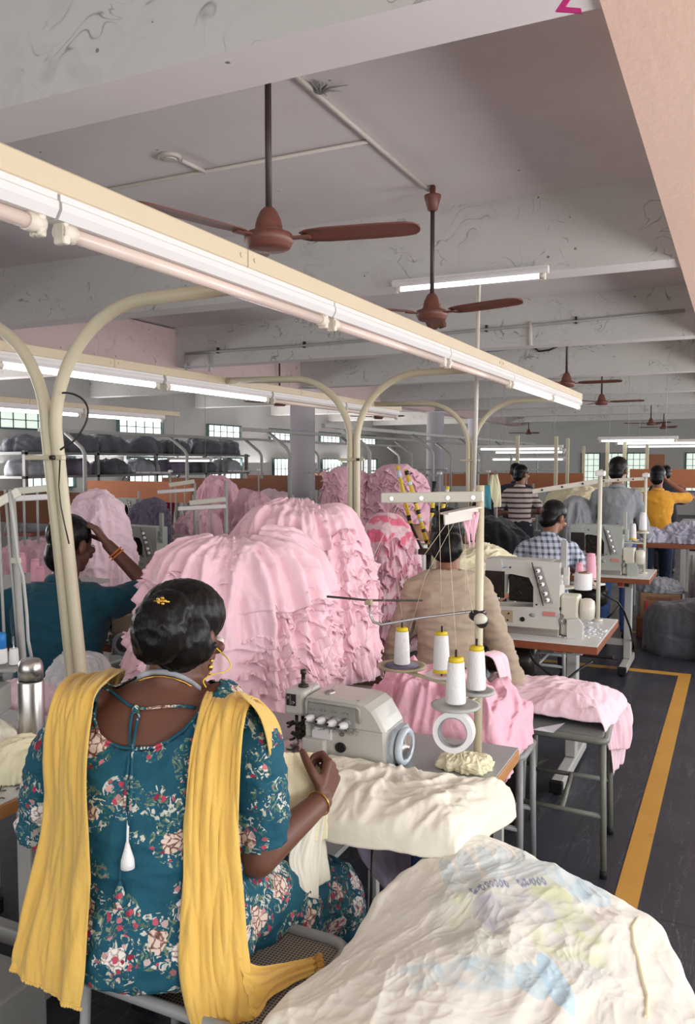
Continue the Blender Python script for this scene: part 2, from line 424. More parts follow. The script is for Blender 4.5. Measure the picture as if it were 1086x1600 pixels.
# cloth
M['pink'] = cloth('pink_jersey', (246, 207, 217), bump=.36, scale=20, sub=.0)
M['pink_mid'] = cloth('dusty_pink_jersey', (222, 176, 190), bump=.4, scale=16)
M['pink_light'] = cloth('pale_pink_jersey', (246, 216, 226), bump=.35, scale=22)
M['pink_deep'] = cloth('rose_jersey', (236, 184, 200), bump=.35, scale=24)
M['cream'] = cloth('cream_jersey', (232, 227, 211), bump=.34, scale=17)
M['cream_print'] = cloth('printed_cream_jersey', (234, 231, 219), attr='print', bump=.26, scale=15)
M['cream_yellow'] = cloth('yellow_cream_jersey', (236, 230, 196), bump=.4, scale=20)
M['purple_grey'] = cloth('purple_grey_cloth', (112, 104, 122), bump=.5, scale=18, var=.2)
M['lilac'] = cloth('lilac_print_cloth', (190, 190, 208), bump=.5, scale=16, var=.25)
M['grey_sack'] = cloth('grey_sacking', (88, 90, 97), bump=.5, scale=12, rough=.6)
M['grey_sack_light'] = cloth('pale_grey_sacking', (150, 152, 158), bump=.5, scale=12, rough=.5)
M['lilac_sack'] = cloth('lilac_grey_sacking', (128, 118, 132), bump=.5, scale=12, rough=.5)
M['black_cloth'] = cloth('black_cloth', (22, 22, 28), bump=.5, scale=14)
M['crimson'] = cloth('crimson_cloth', (140, 20, 62), bump=.4, scale=14)
M['yellow'] = cloth('yellow_dupatta', (226, 186, 96), var=.07, bump=.35, scale=60, stretch=(1, 1, .25), sheen=.3)
M['gold_trim'] = cloth('gold_trim', (204, 152, 70), bump=.8, scale=120)
M['teal_shirt'] = cloth('teal_shirt', (26, 72, 88), bump=.2, scale=30)
M['beige_shirt'] = cloth('beige_shirt', (176, 160, 140), bump=.15, scale=30)
M['grey_shirt'] = cloth('grey_shirt', (142, 146, 150), bump=.35, scale=40, stretch=(3, 3, .5))
M['orange_shirt'] = cloth('orange_shirt', (206, 148, 52), bump=.2, scale=30)
M['navy'] = cloth('navy_trousers', (34, 44, 70), bump=.3, scale=40); M['denim'] = cloth('blue_denim', (56, 80, 128), bump=.3, scale=40)
M['charcoal'] = cloth('charcoal_trousers', (44, 46, 54), bump=.3, scale=40)
def skin(name, rgb):
    t = NT(name); c = srgb(*rgb); v = t.coord()
    t.base(t.mix(t.noise(v, 18, 4), scl(c, .86), scl(c, 1.12))); t.set(Roughness=.5)
    t.b.inputs['Subsurface Weight'].default_value = .08; t.b.inputs['Subsurface Radius'].default_value = (.012, .006, .004)
    t.bump(t.noise(v, 160, 3), .12, .002); return t.m
M['skin'] = skin('skin_brown', (104, 66, 52)); M['skin_mid'] = skin('skin_mid_brown', (138, 92, 72)); M['skin_dark'] = skin('skin_dark_brown', (84, 56, 46))
t = NT('black_hair'); v = t.coord(scale=(1, 1, .22)); hn = t.noise(v, 130, 4, .6, .6)
t.base(t.mix(hn, srgb(7, 6, 7), srgb(18, 15, 16))); t.set(Roughness=.36); t.b.inputs['Specular IOR Level'].default_value = .22; t.bump(hn, .45, .004); M['hair'] = t.m
M['gold'] = paint('gold', (212, 168, 80), .3, metal=1, var=.05); M['lanyard'] = paint('grey_lanyard', (150, 152, 158), .7)
# checked and striped shirts
t = NT('checked_shirt'); v = t.coord(); s = t.n('ShaderNodeSeparateXYZ', i_Vector=v)
fx = t.math('FRACT', t.math('MULTIPLY', t.math('ADD', s.outputs[0], t.math('MULTIPLY', s.outputs[1], .45)), 24.0)); fz = t.math('FRACT', t.math('MULTIPLY', s.outputs[2], 24.0))
k = t.math('ADD', t.math('MULTIPLY', t.math('LESS_THAN', fx, .42), .5), t.math('MULTIPLY', t.math('LESS_THAN', fz, .42), .5))
t.base(t.mix(k, srgb(196, 202, 216), srgb(76, 86, 110))); t.set(Roughness=.9); t.bump(t.noise(v, 25, 3), .25, .01); M['check'] = t.m
t = NT('striped_shirt'); v = t.coord(); s = t.n('ShaderNodeSeparateXYZ', i_Vector=v)
fz = t.math('FRACT', t.math('MULTIPLY', s.outputs[2], 17.0)); k = t.math('LESS_THAN', fz, .38)
t.base(t.mix(k, srgb(196, 186, 182), srgb(84, 60, 60))); t.set(Roughness=.9); M['stripe'] = t.m
# floral cotton of the kurta: clusters of cream-brown roses, small red flowers and pale leaves on teal
def floral(name):
    t = NT(name); v = t.coord()
    wn = t.n('ShaderNodeTexNoise', i_Vector=v, i_Scale=14.0, i_Detail=3.0)
    wv = t.n('ShaderNodeVectorMath', operation='MULTIPLY_ADD'); t.link(wn.outputs['Color'], wv.inputs[0]); wv.inputs[1].default_value = (.03,) * 3; t.link(v, wv.inputs[2]); vw = wv.outputs[0]
    big = t.n('ShaderNodeTexVoronoi', i_Vector=vw, i_Scale=11.0); big.inputs['Randomness'].default_value = .7
    D = big.outputs['Distance']
    base = t.mix(t.noise(v, 7, 4), srgb(18, 66, 84), srgb(34, 98, 118))
    # leaves: thin streaks around each bouquet
    lv = t.n('ShaderNodeTexVoronoi', i_Vector=vw, i_Scale=70.0); ln = t.noise(vw, 55, 2, .5, 2.2)
    lmask = t.math('MULTIPLY', t.step(ln, .53, .57), t.math('LESS_THAN', D, .60))
    lcol = t.ramp(t.n('ShaderNodeSeparateColor', i_Color=lv.outputs['Color']).outputs[0], (0.0, srgb(60, 104, 92)), (.45, srgb(118, 136, 110)), (.8, srgb(206, 208, 196)))
    c = t.mix(lmask, base, lcol)
    # roses: mottled petals
    pet = t.n('ShaderNodeTexVoronoi', i_Vector=vw, i_Scale=62.0, feature='DISTANCE_TO_EDGE').outputs[0]
    mot = t.math('ADD', t.math('MULTIPLY', t.noise(vw, 75, 3, .6, 1.2), .9), t.math('MULTIPLY', t.step(pet, .0, .16), .35))
    rose = t.ramp(mot, (.42, srgb(96, 62, 58)), (.58, srgb(160, 122, 108)), (.72, srgb(226, 208, 194)))
    rose2 = t.ramp(mot, (.40, srgb(128, 100, 98)), (.56, srgb(198, 184, 178)), (.72, srgb(240, 236, 228)))
    bigc = t.n('ShaderNodeSeparateColor', i_Color=big.outputs['Color']).outputs
    rose = t.mix(t.math('GREATER_THAN', bigc[0], .62), rose, rose2)
    edge = t.math('ADD', D, t.math('MULTIPLY', t.math('SUBTRACT', t.noise(vw, 38, 2), .5), .42))
    c = t.mix(t.math('LESS_THAN', edge, .31), c, rose)
    # small red and white blossoms around them
    sm = t.n('ShaderNodeTexVoronoi', i_Vector=vw, i_Scale=62.0); smcol = t.n('ShaderNodeSeparateColor', i_Color=sm.outputs['Color']).outputs
    smc = t.ramp(smcol[1], (0.0, srgb(176, 48, 74)), (.40, srgb(196, 92, 108)), (.5, srgb(222, 214, 206)), (.8, srgb(150, 44, 64)))
    smd = t.math('ADD', sm.outputs['Distance'], t.math('MULTIPLY', t.math('SUBTRACT', t.noise(vw, 150, 2), .5), .5))
    smm = t.math('MULTIPLY', t.math('MULTIPLY', t.math('LESS_THAN', smd, .40), t.math('GREATER_THAN', smcol[0], .62)), t.math('LESS_THAN', D, .56))
    c = t.mix(smm, c, smc)
    t.base(c); t.set(Roughness=.82); t.b.inputs['Specular IOR Level'].default_value = .3
    t.bump(t.noise(v, 26, 3, .55, .8), .35, .012); return t.m
M['floral'] = floral('floral_teal_cotton')
# wire mesh of the stool seat
t = NT('seat_net'); v = t.coord(); s = t.n('ShaderNodeSeparateXYZ', i_Vector=v)
k = t.math('MAXIMUM', t.math('LESS_THAN', t.math('FRACT', t.math('MULTIPLY', s.outputs[0], 130.0)), .35), t.math('LESS_THAN', t.math('FRACT', t.math('MULTIPLY', s.outputs[1], 130.0)), .35))
t.base(t.mix(k, srgb(60, 56, 52), srgb(150, 142, 130))); t.set(Roughness=.7); M['net'] = t.m
# ================================================================== THE BUILDING
CEIL, SOF = 3.30, 2.81
YB0, YB1, XL = -2.5, 27.0, -11.0
struct('floor', MB().box((-4.2, 12.25, -.05), (13.8, 29.7, .1)), M['floor'], origin=(0, 0, 0))
struct('ceiling', MB().box((-4.2, 12.25, CEIL + .06), (13.8, 29.7, .12)), M['ceiling'], origin=(0, 0, CEIL))
struct('wall_left', MB().box((XL - .1, 12.25, 1.65), (.2, 29.7, 3.3)), M['wall'])
struct('wall_back', MB().box((-4.2, YB1 + .1, 1.65), (13.8, .2, 3.3)), M['wall'])
mb = MB(); mb.box((-4.2, YB0 - .1, .45), (13.6, .2, .9)); mb.box((-4.2, YB0 - .1, 2.9), (13.6, .2, .8))
mb.box((-7.5, YB0 - .1, 1.7), (7.0, .2, 1.6)); mb.box((1.6, YB0 - .1, 1.7), (2.0, .2, 1.6)); struct('wall_front', mb, M['wall'])
mb = MB(); L = YB1 - YB0; ym = (YB0 + YB1) / 2
mb.box((RIGHT_X + .1, ym, .45), (.2, L, .9)); mb.box((RIGHT_X + .1, ym, 2.85), (.2, L, .9))
edges = [YB0] + [e for y in WIN_Y for e in (y - 1.15, y + 1.15)] + [YB1]
for a, b in zip(edges[0::2], edges[1::2]): mb.box((RIGHT_X + .1, (a + b) / 2, 1.65), (.2, b - a, 1.5))
struct('wall_right', mb, M['wall'])
# painted lines on the floor
def strip(name, a, b, wd):
    a, b = Vector(a), Vector(b); d = (b - a).normalized(); n = V(-d.y, d.x, 0) * wd / 2
    mb = MB(); mb.add([a - n, b - n, b + n, a + n, a - n + V(0, 0, .003), b - n + V(0, 0, .003), b + n + V(0, 0, .003), a + n + V(0, 0, .003)],
                      [(3, 2, 1, 0), (4, 5, 6, 7), (0, 1, 5, 4), (1, 2, 6, 5), (2, 3, 7, 6), (3, 0, 4, 7)])
    return struct(name, mb, M['yellow_line'])
strip('trim_1', (-.335, -1.5, 0), (-.335, 6.58, 0), .085)
strip('trim_2', (-1.95, 6.62, 0), (-.292, 6.62, 0), .085)
strip('trim_3', (-.95, 8.1, 0), (.6, 8.1, 0), .08)
# cross beams, long beams and columns
BY = (2.12, 5.36, 8.65, 11.95, 15.25, 18.55, 21.85, 25.1)
for i, y in enumerate(BY):
    o = struct('ceiling_beam', MB().box((-4.2, y + .115, (CEIL + SOF) / 2), (13.6, .23, CEIL - SOF)), [M['beam'], M['ceiling']], origin=(0, y, SOF)); o.data.polygons[0].material_index = 1
struct('ceiling_beam', MB().box((-4.2, -1.1, (CEIL + SOF) / 2), (13.6, .23, CEIL - SOF)), M['beam'])
struct('long_beam', MB().box((.14, ym, 3.04), (1.0, L, .49)), M['peach'], origin=(0, 0, 2.79))
struct('long_beam', MB().box((-6.70, ym, 3.03), (.34, L, .5)), M['beam_pink'], origin=(-6.78, 0, 2.77))
for i, y in enumerate((5.5, 12.1, 18.7, 22.0)):
    mb = MB().lathe((-6.57, y, 0), [(.205, 0), (.205, 2.76), (.225, 2.76), (.225, 2.80)], 28)
    struct('column', mb, M['column'])
# windows of the left wall: a high row and a low row, then the far wall
def window(n, c, wd, ht, axis, cols, rows, pane):
    f = MB(); p = MB(); t_ = .03
    def bx(du, dz, su, sz, dep, off):
        if axis == 0: return ((c[0] + off, c[1] + du, c[2] + dz), (dep, su, sz))
        return ((c[0] + du, c[1] - off, c[2] + dz), (su, dep, sz))
    for s in (-1, 1):
        f.box(*bx(s * wd / 2, 0, t_, ht + t_, .07, .035)); f.box(*bx(0, s * ht / 2, wd, t_, .07, .035))
    for k in range(1, cols): f.box(*bx(-wd / 2 + wd * k / cols, 0, .013, ht, .02, .02))
    for k in range(1, rows): f.box(*bx(0, -ht / 2 + ht * k / rows, wd, .013, .02, .02))
    p.box(*bx(0, 0, wd, ht, .012, .008))
    o = struct('window_%d' % n, f, M['window_bar']); obj('pane', p, pane, o)
n = 1
for y in (4.75, 7.5, 10.25, 13.0 + .35, 16.35, 19.1, 21.9, 24.6):
    window(n, (XL, y, 2.31), 1.35, .3, 0, 5, 2, M['pane_green'] if y < 12 else M['pane']); n += 1
for y in (5.2, 10.9, 13.6, 16.4, 19.25, 22.0, 24.7):
    window(n, (XL, y, 1.42), 1.15 if y < 12 else 1.3, .54, 0, 6, 2, M['pane_green'] if y < 9 else M['pane']); n += 1
for x in (-4.28, -3.55, -2.9, -1.2, .6):
    window(n, (x, YB1, 1.3), .56, 1.15, 1, 3, 6, M['pane_green']); n += 1
# ------------------------------------------------------------------ conduits on the ceiling
def pipe(name, pts, r, mat, label, cat='conduit', group=None):
    return tag(obj(name, MB().tube(pts, r, 8), mat), label, cat, group)
pipe('conduit', [atZ(455, 112, 3.285), atZ(560, 203, 3.285), atZ(671, 298, 3.285)], .013, M['pvc'], 'white conduit on the ceiling slab running to the canopy of the second fan')
pipe('conduit', [atZ(60, 316, 3.288), atZ(150, 300, 3.288), atZ(575, 221, 3.288)], .011, M['pvc'], 'thin conduit crossing the ceiling slab behind the rod of the nearest fan')
c = atZ(265, 243, 3.3)
o = tag(obj('ceiling_rose', MB().lathe(c - V(0, 0, .02), [(.055, 0), (.065, .004), (.065, .02)], 24), M['pvc']), 'round white junction cover on the ceiling left of the nearest fan', 'ceiling rose')
obj('cover_plate', MB().lathe(c - V(0, 0, .026), [(.035, 0), (.04, .006)], 20), M['pvc'], o)
pipe('conduit', [atZ(283, 250, 3.287), atZ(320, 268, 3.287)], .013, M['pvc'], 'short stub of white conduit beside the round junction cover')
pts = [atY(x, y, 8.62) for x, y in ((290, 553), (340, 549), (475, 540), (620, 528), (760, 515), (900, 502), (1070, 485))]
o = pipe('conduit', pts, .016, M['grey_rail'], 'long grey conduit clipped along the face of the third beam')
for q in (1, 2, 3, 4, 5):
    obj('clip', MB().box(pts[q] + V(0, .008, .012), (.02, .04, .07)), M['iron'], o)
pipe('conduit', [atY(x, y, 8.63) for x, y in ((290, 553), (291, 578))], .014, M['grey_rail'], 'short grey drop pipe at the pink end of the third beam')
pipe('conduit', [atY(326, 551, 8.63), atY(327, 580, 8.63)], .012, M['grey_rail'], 'second short grey drop pipe near the pink beam, above the lit rail')
pipe('conduit', [atY(x, y, 11.9) for x, y in ((760, 548), (828, 541), (895, 535), (962, 530))], .022, M['pvc_blue'], 'blue-grey conduit on the fourth beam near the brass-coloured bulb holder')
pipe('conduit', [atY(829, 503, 8.62), atY(829, 540, 8.62)], .02, M['pvc'], 'short pale drop conduit between the grey and the blue-grey conduits')
pipe('cable', [atY(x, y, 11.86) for x, y in ((832, 541), (842, 549), (858, 547), (872, 541))], .014, M['iron'], 'dark cable sagging under the blue-grey conduit', 'cable')
c = atY(893, 541, 11.86); o = tag(obj('lamp_holder', MB().lathe(c, [(.02, 0), (.05, .02), (.05, .05), (.025, .07)], 14), M['gold']), 'small brass-coloured bulb holder on the fourth beam', 'lamp holder')
p = atY(748, 446, 5.27)
pipe('supply_pipe', [p, (p.x - .01, p.y, 1.9), (p.x - .02, p.y, 1.42)], .014, M['pvc'], 'thin white supply pipe dropping from the strip light on the second beam', 'pipe')
pipe('conduit', [atY(x, y, 15.2) for x, y in ((840, 592), (1018, 584))], .02, M['pvc'], 'pale thin conduit on the distant beam above the small far fans')
# a magenta paper cut-out hangs at the near beam
mb = MB(); p0 = atY(903, 20, 2.11); X_, Z_ = V(1, 0, 0), V(0, 0, 1)
q = lambda x, y: atY(x, y, 2.10)
poly = [(868, 19), (910, 22), (908, 14), (884, 12), (896, -6), (886, -8)]
vs = [q(x, y) for x, y in poly] + [q(x, y) - V(0, .004, 0) for x, y in poly]; k = len(poly)
mb.add(vs, [tuple(range(k)), tuple(reversed(range(k, 2 * k)))] + [(i, (i + 1) % k, k + (i + 1) % k, k + i) for i in range(k)])
tag(obj('paper_cutout', mb, M['magenta'], recalc=True), 'magenta card angle hanging from the nearest beam beside the peach soffit', 'decoration')
# dusty cobweb tuft by the conduit
mb = MB(); c = atZ(500, 145, 3.27)
for k in range(9):
    a = k * 2 * PI / 9 + .3; mb.tube([c, c + V(.05 * math.cos(a), .05 * math.sin(a), .02), c + V(.085 * math.cos(a) * (1.6 if k in (0, 1) else .6), .085 * math.sin(a), .02)], [.009, .004, .0015], 6)
tag(obj('cobweb', mb, paint('cobweb_grey', (140, 138, 136), .95)), 'dusty grey cobweb tuft on the ceiling conduit behind the nearest beam', 'cobweb')

# ------------------------------------------------------------------ ceiling fans
def make_fan(loc, drop, ang, label, group=None):
    o = thing('ceiling_fan', loc, label, 'ceiling fan', group)
    x, y, z = loc; c = Vector(loc)
    obj('downrod', MB().tube([c + V(0, 0, .10), c + V(0, 0, drop)], .0135, 12), M['fan_rod'], o)
    obj('motor', MB().lathe(c, [(.03, -.036), (.078, -.036), (.088, -.030), (.094, -.014), (.100, -.008), (.100, .012), (.094, .024), (.07, .030), (.045, .034)], 32), M['fan'], o)
    obj('lower_canopy', MB().lathe(c, [(.064, .030), (.064, .036), (.056, .045), (.055, .06), (.048, .085), (.034, .115), (.020, .130)], 28), M['fan'], o)
    obj('upper_canopy', MB().lathe(c + V(0, 0, drop - .155), [(.02, 0), (.03, .006), (.052, .085), (.052, .095), (.018, .10), (.018, .15)], 24), M['fan'], o)
    for k in range(3):
        a = ang + k * 2 * PI / 3; d = V(math.cos(a), math.sin(a), 0); n = V(-d.y, d.x, 0)
        P = []
        prof = [(.0, .028), (.03, .05), (.10, .062), (.30, .064), (.42, .060), (.462, .05), (.478, .03), (.482, .008)]
        for s, wd in prof:
            b = c + d * (.135 + s) + V(0, 0, .006 + .004 * s)
            P.append([b + n * (wd * e) + V(0, 0, -.16 * wd * e + .008 * (1 - e * e)) for e in (-1, -.5, 0, .5, 1)])
        bl = MB().grid(np.array([[list(p) for p in r] for r in P]))
        b = obj('blade', bl, M['fan'], o, solid=.005)
        obj('blade_iron', MB().box(c + d * .13 + V(0, 0, .004), (.09, .035, .008), Matrix.Rotation(a, 3, 'Z')), M['fan'], b)
    return o
def ang_to(c, tip):
    d = Vector(tip) - Vector(c); return math.atan2(d.y, d.x)
c1 = V(-1.755, 2.95, 2.50); c2 = V(-1.755, 4.92, 2.515)
f1 = make_fan(c1, .80, R_(12), 'nearest brown ceiling fan, on the long rod behind the first beam')
f2 = make_fan(c2, .785, ang_to(c2, atZ(822, 470, 2.52)), 'brown ceiling fan in front of the strip light on the second beam')
for px, py, z, tx, lab in ((437, 631, 2.5, 60, 'brown fan seen under the lit rail, left of the round column'), (591, 652, 2.5, 50, 'brown fan just under the far end of the second light rail'),
                       (885, 600, 2.5, 48, 'brown fan hanging by the brass-coloured bulb holder'), (940, 629, 2.5, 60, 'brown fan right of the lit end of the long light rail'),
                       (1017, 662, 2.5, 34, 'small far fan beneath the peach soffit, left of its twin'), (1037, 668, 2.5, 26, 'smallest far fan beneath the peach soffit'),
                       (275, 663, 2.5, 42, 'dark fan in front of the high windows of the left wall'), (826, 677, 2.5, 28, 'leftmost of three tiny fans above the lit cutting tables'),
                       (848, 681, 2.5, 24, 'middle of three tiny fans above the lit cutting tables'), (877, 682, 2.5, 30, 'rightmost of three tiny fans above the lit cutting tables')):
    c = atZ(px, py, z); o = dup(f1, c, ang_to(c, atZ(px + tx, py - 2, z)) - R_(12), lab)

# ------------------------------------------------------------------ strip lights
def make_tube_light(c, ln, lit, label, group=None, rz=0.0, batten=True):
    """a batten along local y with its lamp below, c = middle of the batten's top"""
    o = thing('tube_light', c, label, 'tube light', group, rz)
    Mx = Matrix.Rotation(rz, 3, 'Z'); c = Vector(c); P = lambda x, y, z: c + Mx @ V(x, y, z)
    mb = MB(); b = .046
    sec = [(-.024, 0), (.024, 0), (.024, -.012), (.028, -.016), (.028, -.03), (.018, -b), (-.018, -b), (-.028, -.03), (-.028, -.016), (-.024, -.012)]
    mb.loft([[P(x, s * (ln / 2 - .004), z) for x, z in sec] for s in (-1, 1)], smooth=False)
    obj('batten', mb, M['batten'], o, recalc=True)
    obj('lamp', MB().tube([P(0, -ln / 2 + .045, -.061), P(0, ln / 2 - .045, -.061)], .0145, 14), M['tube_on'] if lit else M['tube_off'], o)
    for s in (-1, 1):
        e = MB().box(P(0, s * (ln / 2 - .03), -.06), (.03, .018, .05), Mx, bev=.005); e.tube([P(0, s * (ln / 2 - .022), -.061), P(0, s * (ln / 2 - .06), -.061)], .0175, 14)
        obj('lamp_holder', e, M['holder'], o)
    return o
def rail(name, x, y0, y1, z, label, mat='cream_steel'):
    mb = MB()
    sec = [(-.02, .05), (.02, .05), (.024, .046), (.024, .004), (.02, 0), (-.02, 0), (-.024, .004), (-.024, .046)]
    o = thing(name, (x, y0, z), label, 'light rail')
    n = max(1, round((y1 - y0) / 2.4)); s = (y1 - y0) / n
    for k in range(n):
        a, b = y0 + k * s + .002, y0 + (k + 1) * s - .002
        m = MB().loft([[V(x + u, yy, z + v) for u, v in sec] for yy in (a, b)], smooth=False)
        for yy in (a + .03, b - .03): m.cyl((x + .023, yy, z + .026), (x + .028, yy, z + .026), .006, seg=10)
        obj('rail_section', m, M[mat], o, recalc=True)
    return o
rail('light_rail', -1.185, -.66, 6.86, 2.10, 'nearest cream steel light rail running diagonally above the woman')
ys = [(-.0, 1.19), (1.19, 2.35), (2.35, 3.50), (3.50, 4.63), (4.63, 5.76), (5.76, 6.84)]
names = ('unlit tube light at the near end of the nearest rail', 'unlit tube light on the nearest rail above the left arched arm', 'third tube light of the nearest rail, unlit, over the pink heap',
         'last unlit tube light of the nearest rail, before the lit pair', 'first lit tube light of the nearest rail', 'lit tube light at the far tip of the nearest rail')
for (a, b), l, k in zip(ys, names, range(6)):
    make_tube_light((-1.185, (a + b) / 2, 2.10), b - a, k >= 4, l)
rail('light_rail', -3.04, 1.4, 7.6, 2.10, 'second cream light rail, crossing behind the arched post')
base = None
for k in range(5):
    a = 1.45 + k * 1.22
    make_tube_light((-3.04, a + .61, 2.10), 1.2, k < 3, ('lit tube light of the second rail at the frame edge', 'lit tube light of the second rail just right of the arched post', 'lit tube light of the second rail right of the paired joint',
                    'unlit tube light of the second rail before the middle post', 'unlit tube light at the far end of the second rail')[k])
rail('light_rail', -5.6, 3.2, 7.45, 2.10, 'third light rail, low at the far left, ending before the high windows')
for k in range(3):
    make_tube_light((-5.6, 4.15 + k * 1.22, 2.10), 1.2, True, ('lit tube light of the third rail near the arched post', 'middle lit tube light of the third rail', 'lit tube light at the far end of the third rail')[k])
rail('light_rail', -8.2, 3.0, 6.2, 2.06, 'fourth light rail, at the left edge under the green window')
make_tube_light((-8.2, 5.4, 2.06), 1.2, True, 'lit tube light at the left edge below the green high window')
# the strip light fixed to the second beam
a, b = atY(614, 455, 5.30), atY(858, 433, 5.30)
zc = (a.z + b.z) / 2 + .07
make_tube_light(((a.x + b.x) / 2, 5.30, zc), (b - a).length, True, 'bright strip light on the second beam behind a fan', rz=R_(90))
# far lamps over the cutting tables, running across the hall
def far_lamp(px0, px1, py, y, lab):
    a, b = atY(px0, py, y), atY(px1, py, y)
    o = make_tube_light(((a.x + b.x) / 2, y, a.z + .06), abs(b.x - a.x), True, lab, rz=R_(90))
    for q in (.15, .85): x = a.x + (b.x - a.x) * q; obj('suspension_rod', MB().cyl((x, y, a.z + .055), (x, y, CEIL), .004, seg=6), M['grey_rail'], o)
far_lamp(746, 880, 702, 13.2, 'nearer lit lamp over the cutting table behind the thin white pipe'); far_lamp(770, 884, 707, 14.4, 'second lit lamp in the group behind the thin white pipe')
far_lamp(766, 884, 718, 17.4, 'lowest lit lamp, in front of the end wall behind the white pipe')
far_lamp(934, 1060, 689, 13.0, 'upper lit lamp above the man in the grey shirt'); far_lamp(960, 1110, 693, 14.6, 'middle lit lamp above the man in orange')
far_lamp(977, 1130, 698, 16.4, 'lowest lit lamp above the man in orange'); far_lamp(262, 332, 720, 12.9, 'small lit lamp far left above the orange board')

# ------------------------------------------------------------------ arched double posts between the rails
def arched_post(x, y, foot, label):
    o = thing('arched_light_post', (x, y, 0), label, 'post')
    for s in (-1, 1):
        x0 = x + s * .021; r = .40; zt = 2.115
        base_ = V(x0 + foot, y, .02); pts = [base_, V(x0 + foot * .5, y, .85), V(x0, y, zt - r)]
        pts += arc((x0 + s * r, y, zt - r), (-s, 0, 0), (0, 0, 1), r, 0.12, PI / 2 - .05, 12)
        pts.append(V(-1.21 if s > 0 else -3.015, y, zt + .01)); obj('curved_pipe', MB().tube(pts, .021, 14), M['post_steel'], o)
    obj('foot_plate', MB().box((x + foot, y, .01), (.16, .14, .02)), M['post_steel'], o)
    cl = obj('clamp_bar', MB().box((x, y - .03, 1.615), (.17, .02, .016), bev=.003), M['post_steel'], o)
    obj('clamp_bolt', MB().cyl((x + .05, y - .055, 1.615), (x + .05, y, 1.615), .008), M['iron'], cl)
    return o
arched_post(-2.125, 2.12, .19, 'cream arched double post rising behind the woman and the man in teal')
arched_post(-2.11, 4.53, 0, 'cream arched double post rising from behind the pink heap')
arched_post(-2.11, 6.94, 0, 'farthest cream arched post, mostly behind the thin white pipe')
# cable looped around the first post
pts = [atX(x, y, -2.16) for x, y in ((70, 668), (74, 655), (80, 640))]
P0 = [at(x, y, 2.74) for x, y in ((94, 703), (104, 696), (116, 688), (128, 672), (136, 655), (137, 638), (130, 625), (118, 617), (106, 614), (97, 614))]
tag(obj('loop_cable', MB().tube(smooth_pts(P0), .0035, 8), M['black']), 'thin black cable looping out beside the first arched post', 'cable')
P0 = [at(x, y, 2.76) for x, y in ((94, 712), (92, 760), (95, 790), (100, 815), (108, 850))]
tag(obj('bell_wire', MB().tube(P0, .0025, 6), M['iron']), 'thin dark wire running down the first arched post', 'cable')
# distant posts and rails of the rows on the left
for (x, y0, y1, lab) in ((-4.6, 9.0, 20.5, 'unlit grey rail before the round column, nearest of the distant rails'), (-6.1, 9.5, 21.5, 'unlit grey rail just behind the round column'), (-8.75, 8.5, 22.5, 'unlit grey rail nearest the sack shelf')):
    rail('light_rail', x, y0, y1, 2.02, lab, 'grey_rail')
p0 = None
def far_post(x, y, lean):
    o = thing('bent_light_post', (x, y, 0), 'pale bent-top pipe post under a distant unlit rail', 'post', 'bent posts of the distant rails')
    obj('pipe', MB().tube([V(x + .35 * lean, y, 0), V(x + .35 * lean, y, 1.72), V(x + .30 * lean, y, 1.80), V(x, y, 2.02)], .028, 8), M['grey_rail'], o)
    obj('foot_plate', MB().box((x + .35 * lean, y, .01), (.16, .16, .02)), M['grey_rail'], o)
    return o
first = {}
for x, lean, yy in ((-4.6, 1, (9.6, 12.0, 14.4, 16.8, 19.2)), (-6.1, 1, (10.2, 12.6, 15.0, 17.4, 19.8)), (-8.75, 1, (9.0, 11.4, 13.8, 16.2, 18.6, 21.0))):
    for y in yy:
        if not first: first[0] = far_post(x, y, lean)
        else: dup(first[0], (x, y, 0))
# slim posts of the lit cutting-table frames
def slim(px, y, z1, lab):
    p = atY(px, 760, y); o = tag(obj('frame_post', MB().box((p.x, y, z1 / 2), (.05, .05, z1)), M['post_steel']), lab, 'post')
for px, y, z1, lab in ((808, 13.0, 2.02, 'slim pale post beside the striped shirt'), (868, 13.0, 2.0, 'slim pale post at the end of the left lit lamps'), (886, 14.2, 2.0, 'slim pale post left of the greenish end window'),
                   (948, 13.2, 1.98, 'slim pale post left of the head of the man in grey'), (975, 13.2, 1.98, 'slim pale post just above the head of the man in grey'), (1010, 14.6, 1.9, 'slim pale post above the man in orange'), (911, 16.0, 1.9, 'slim pale post against the greenish end window')):
    slim(px, y, z1, lab)
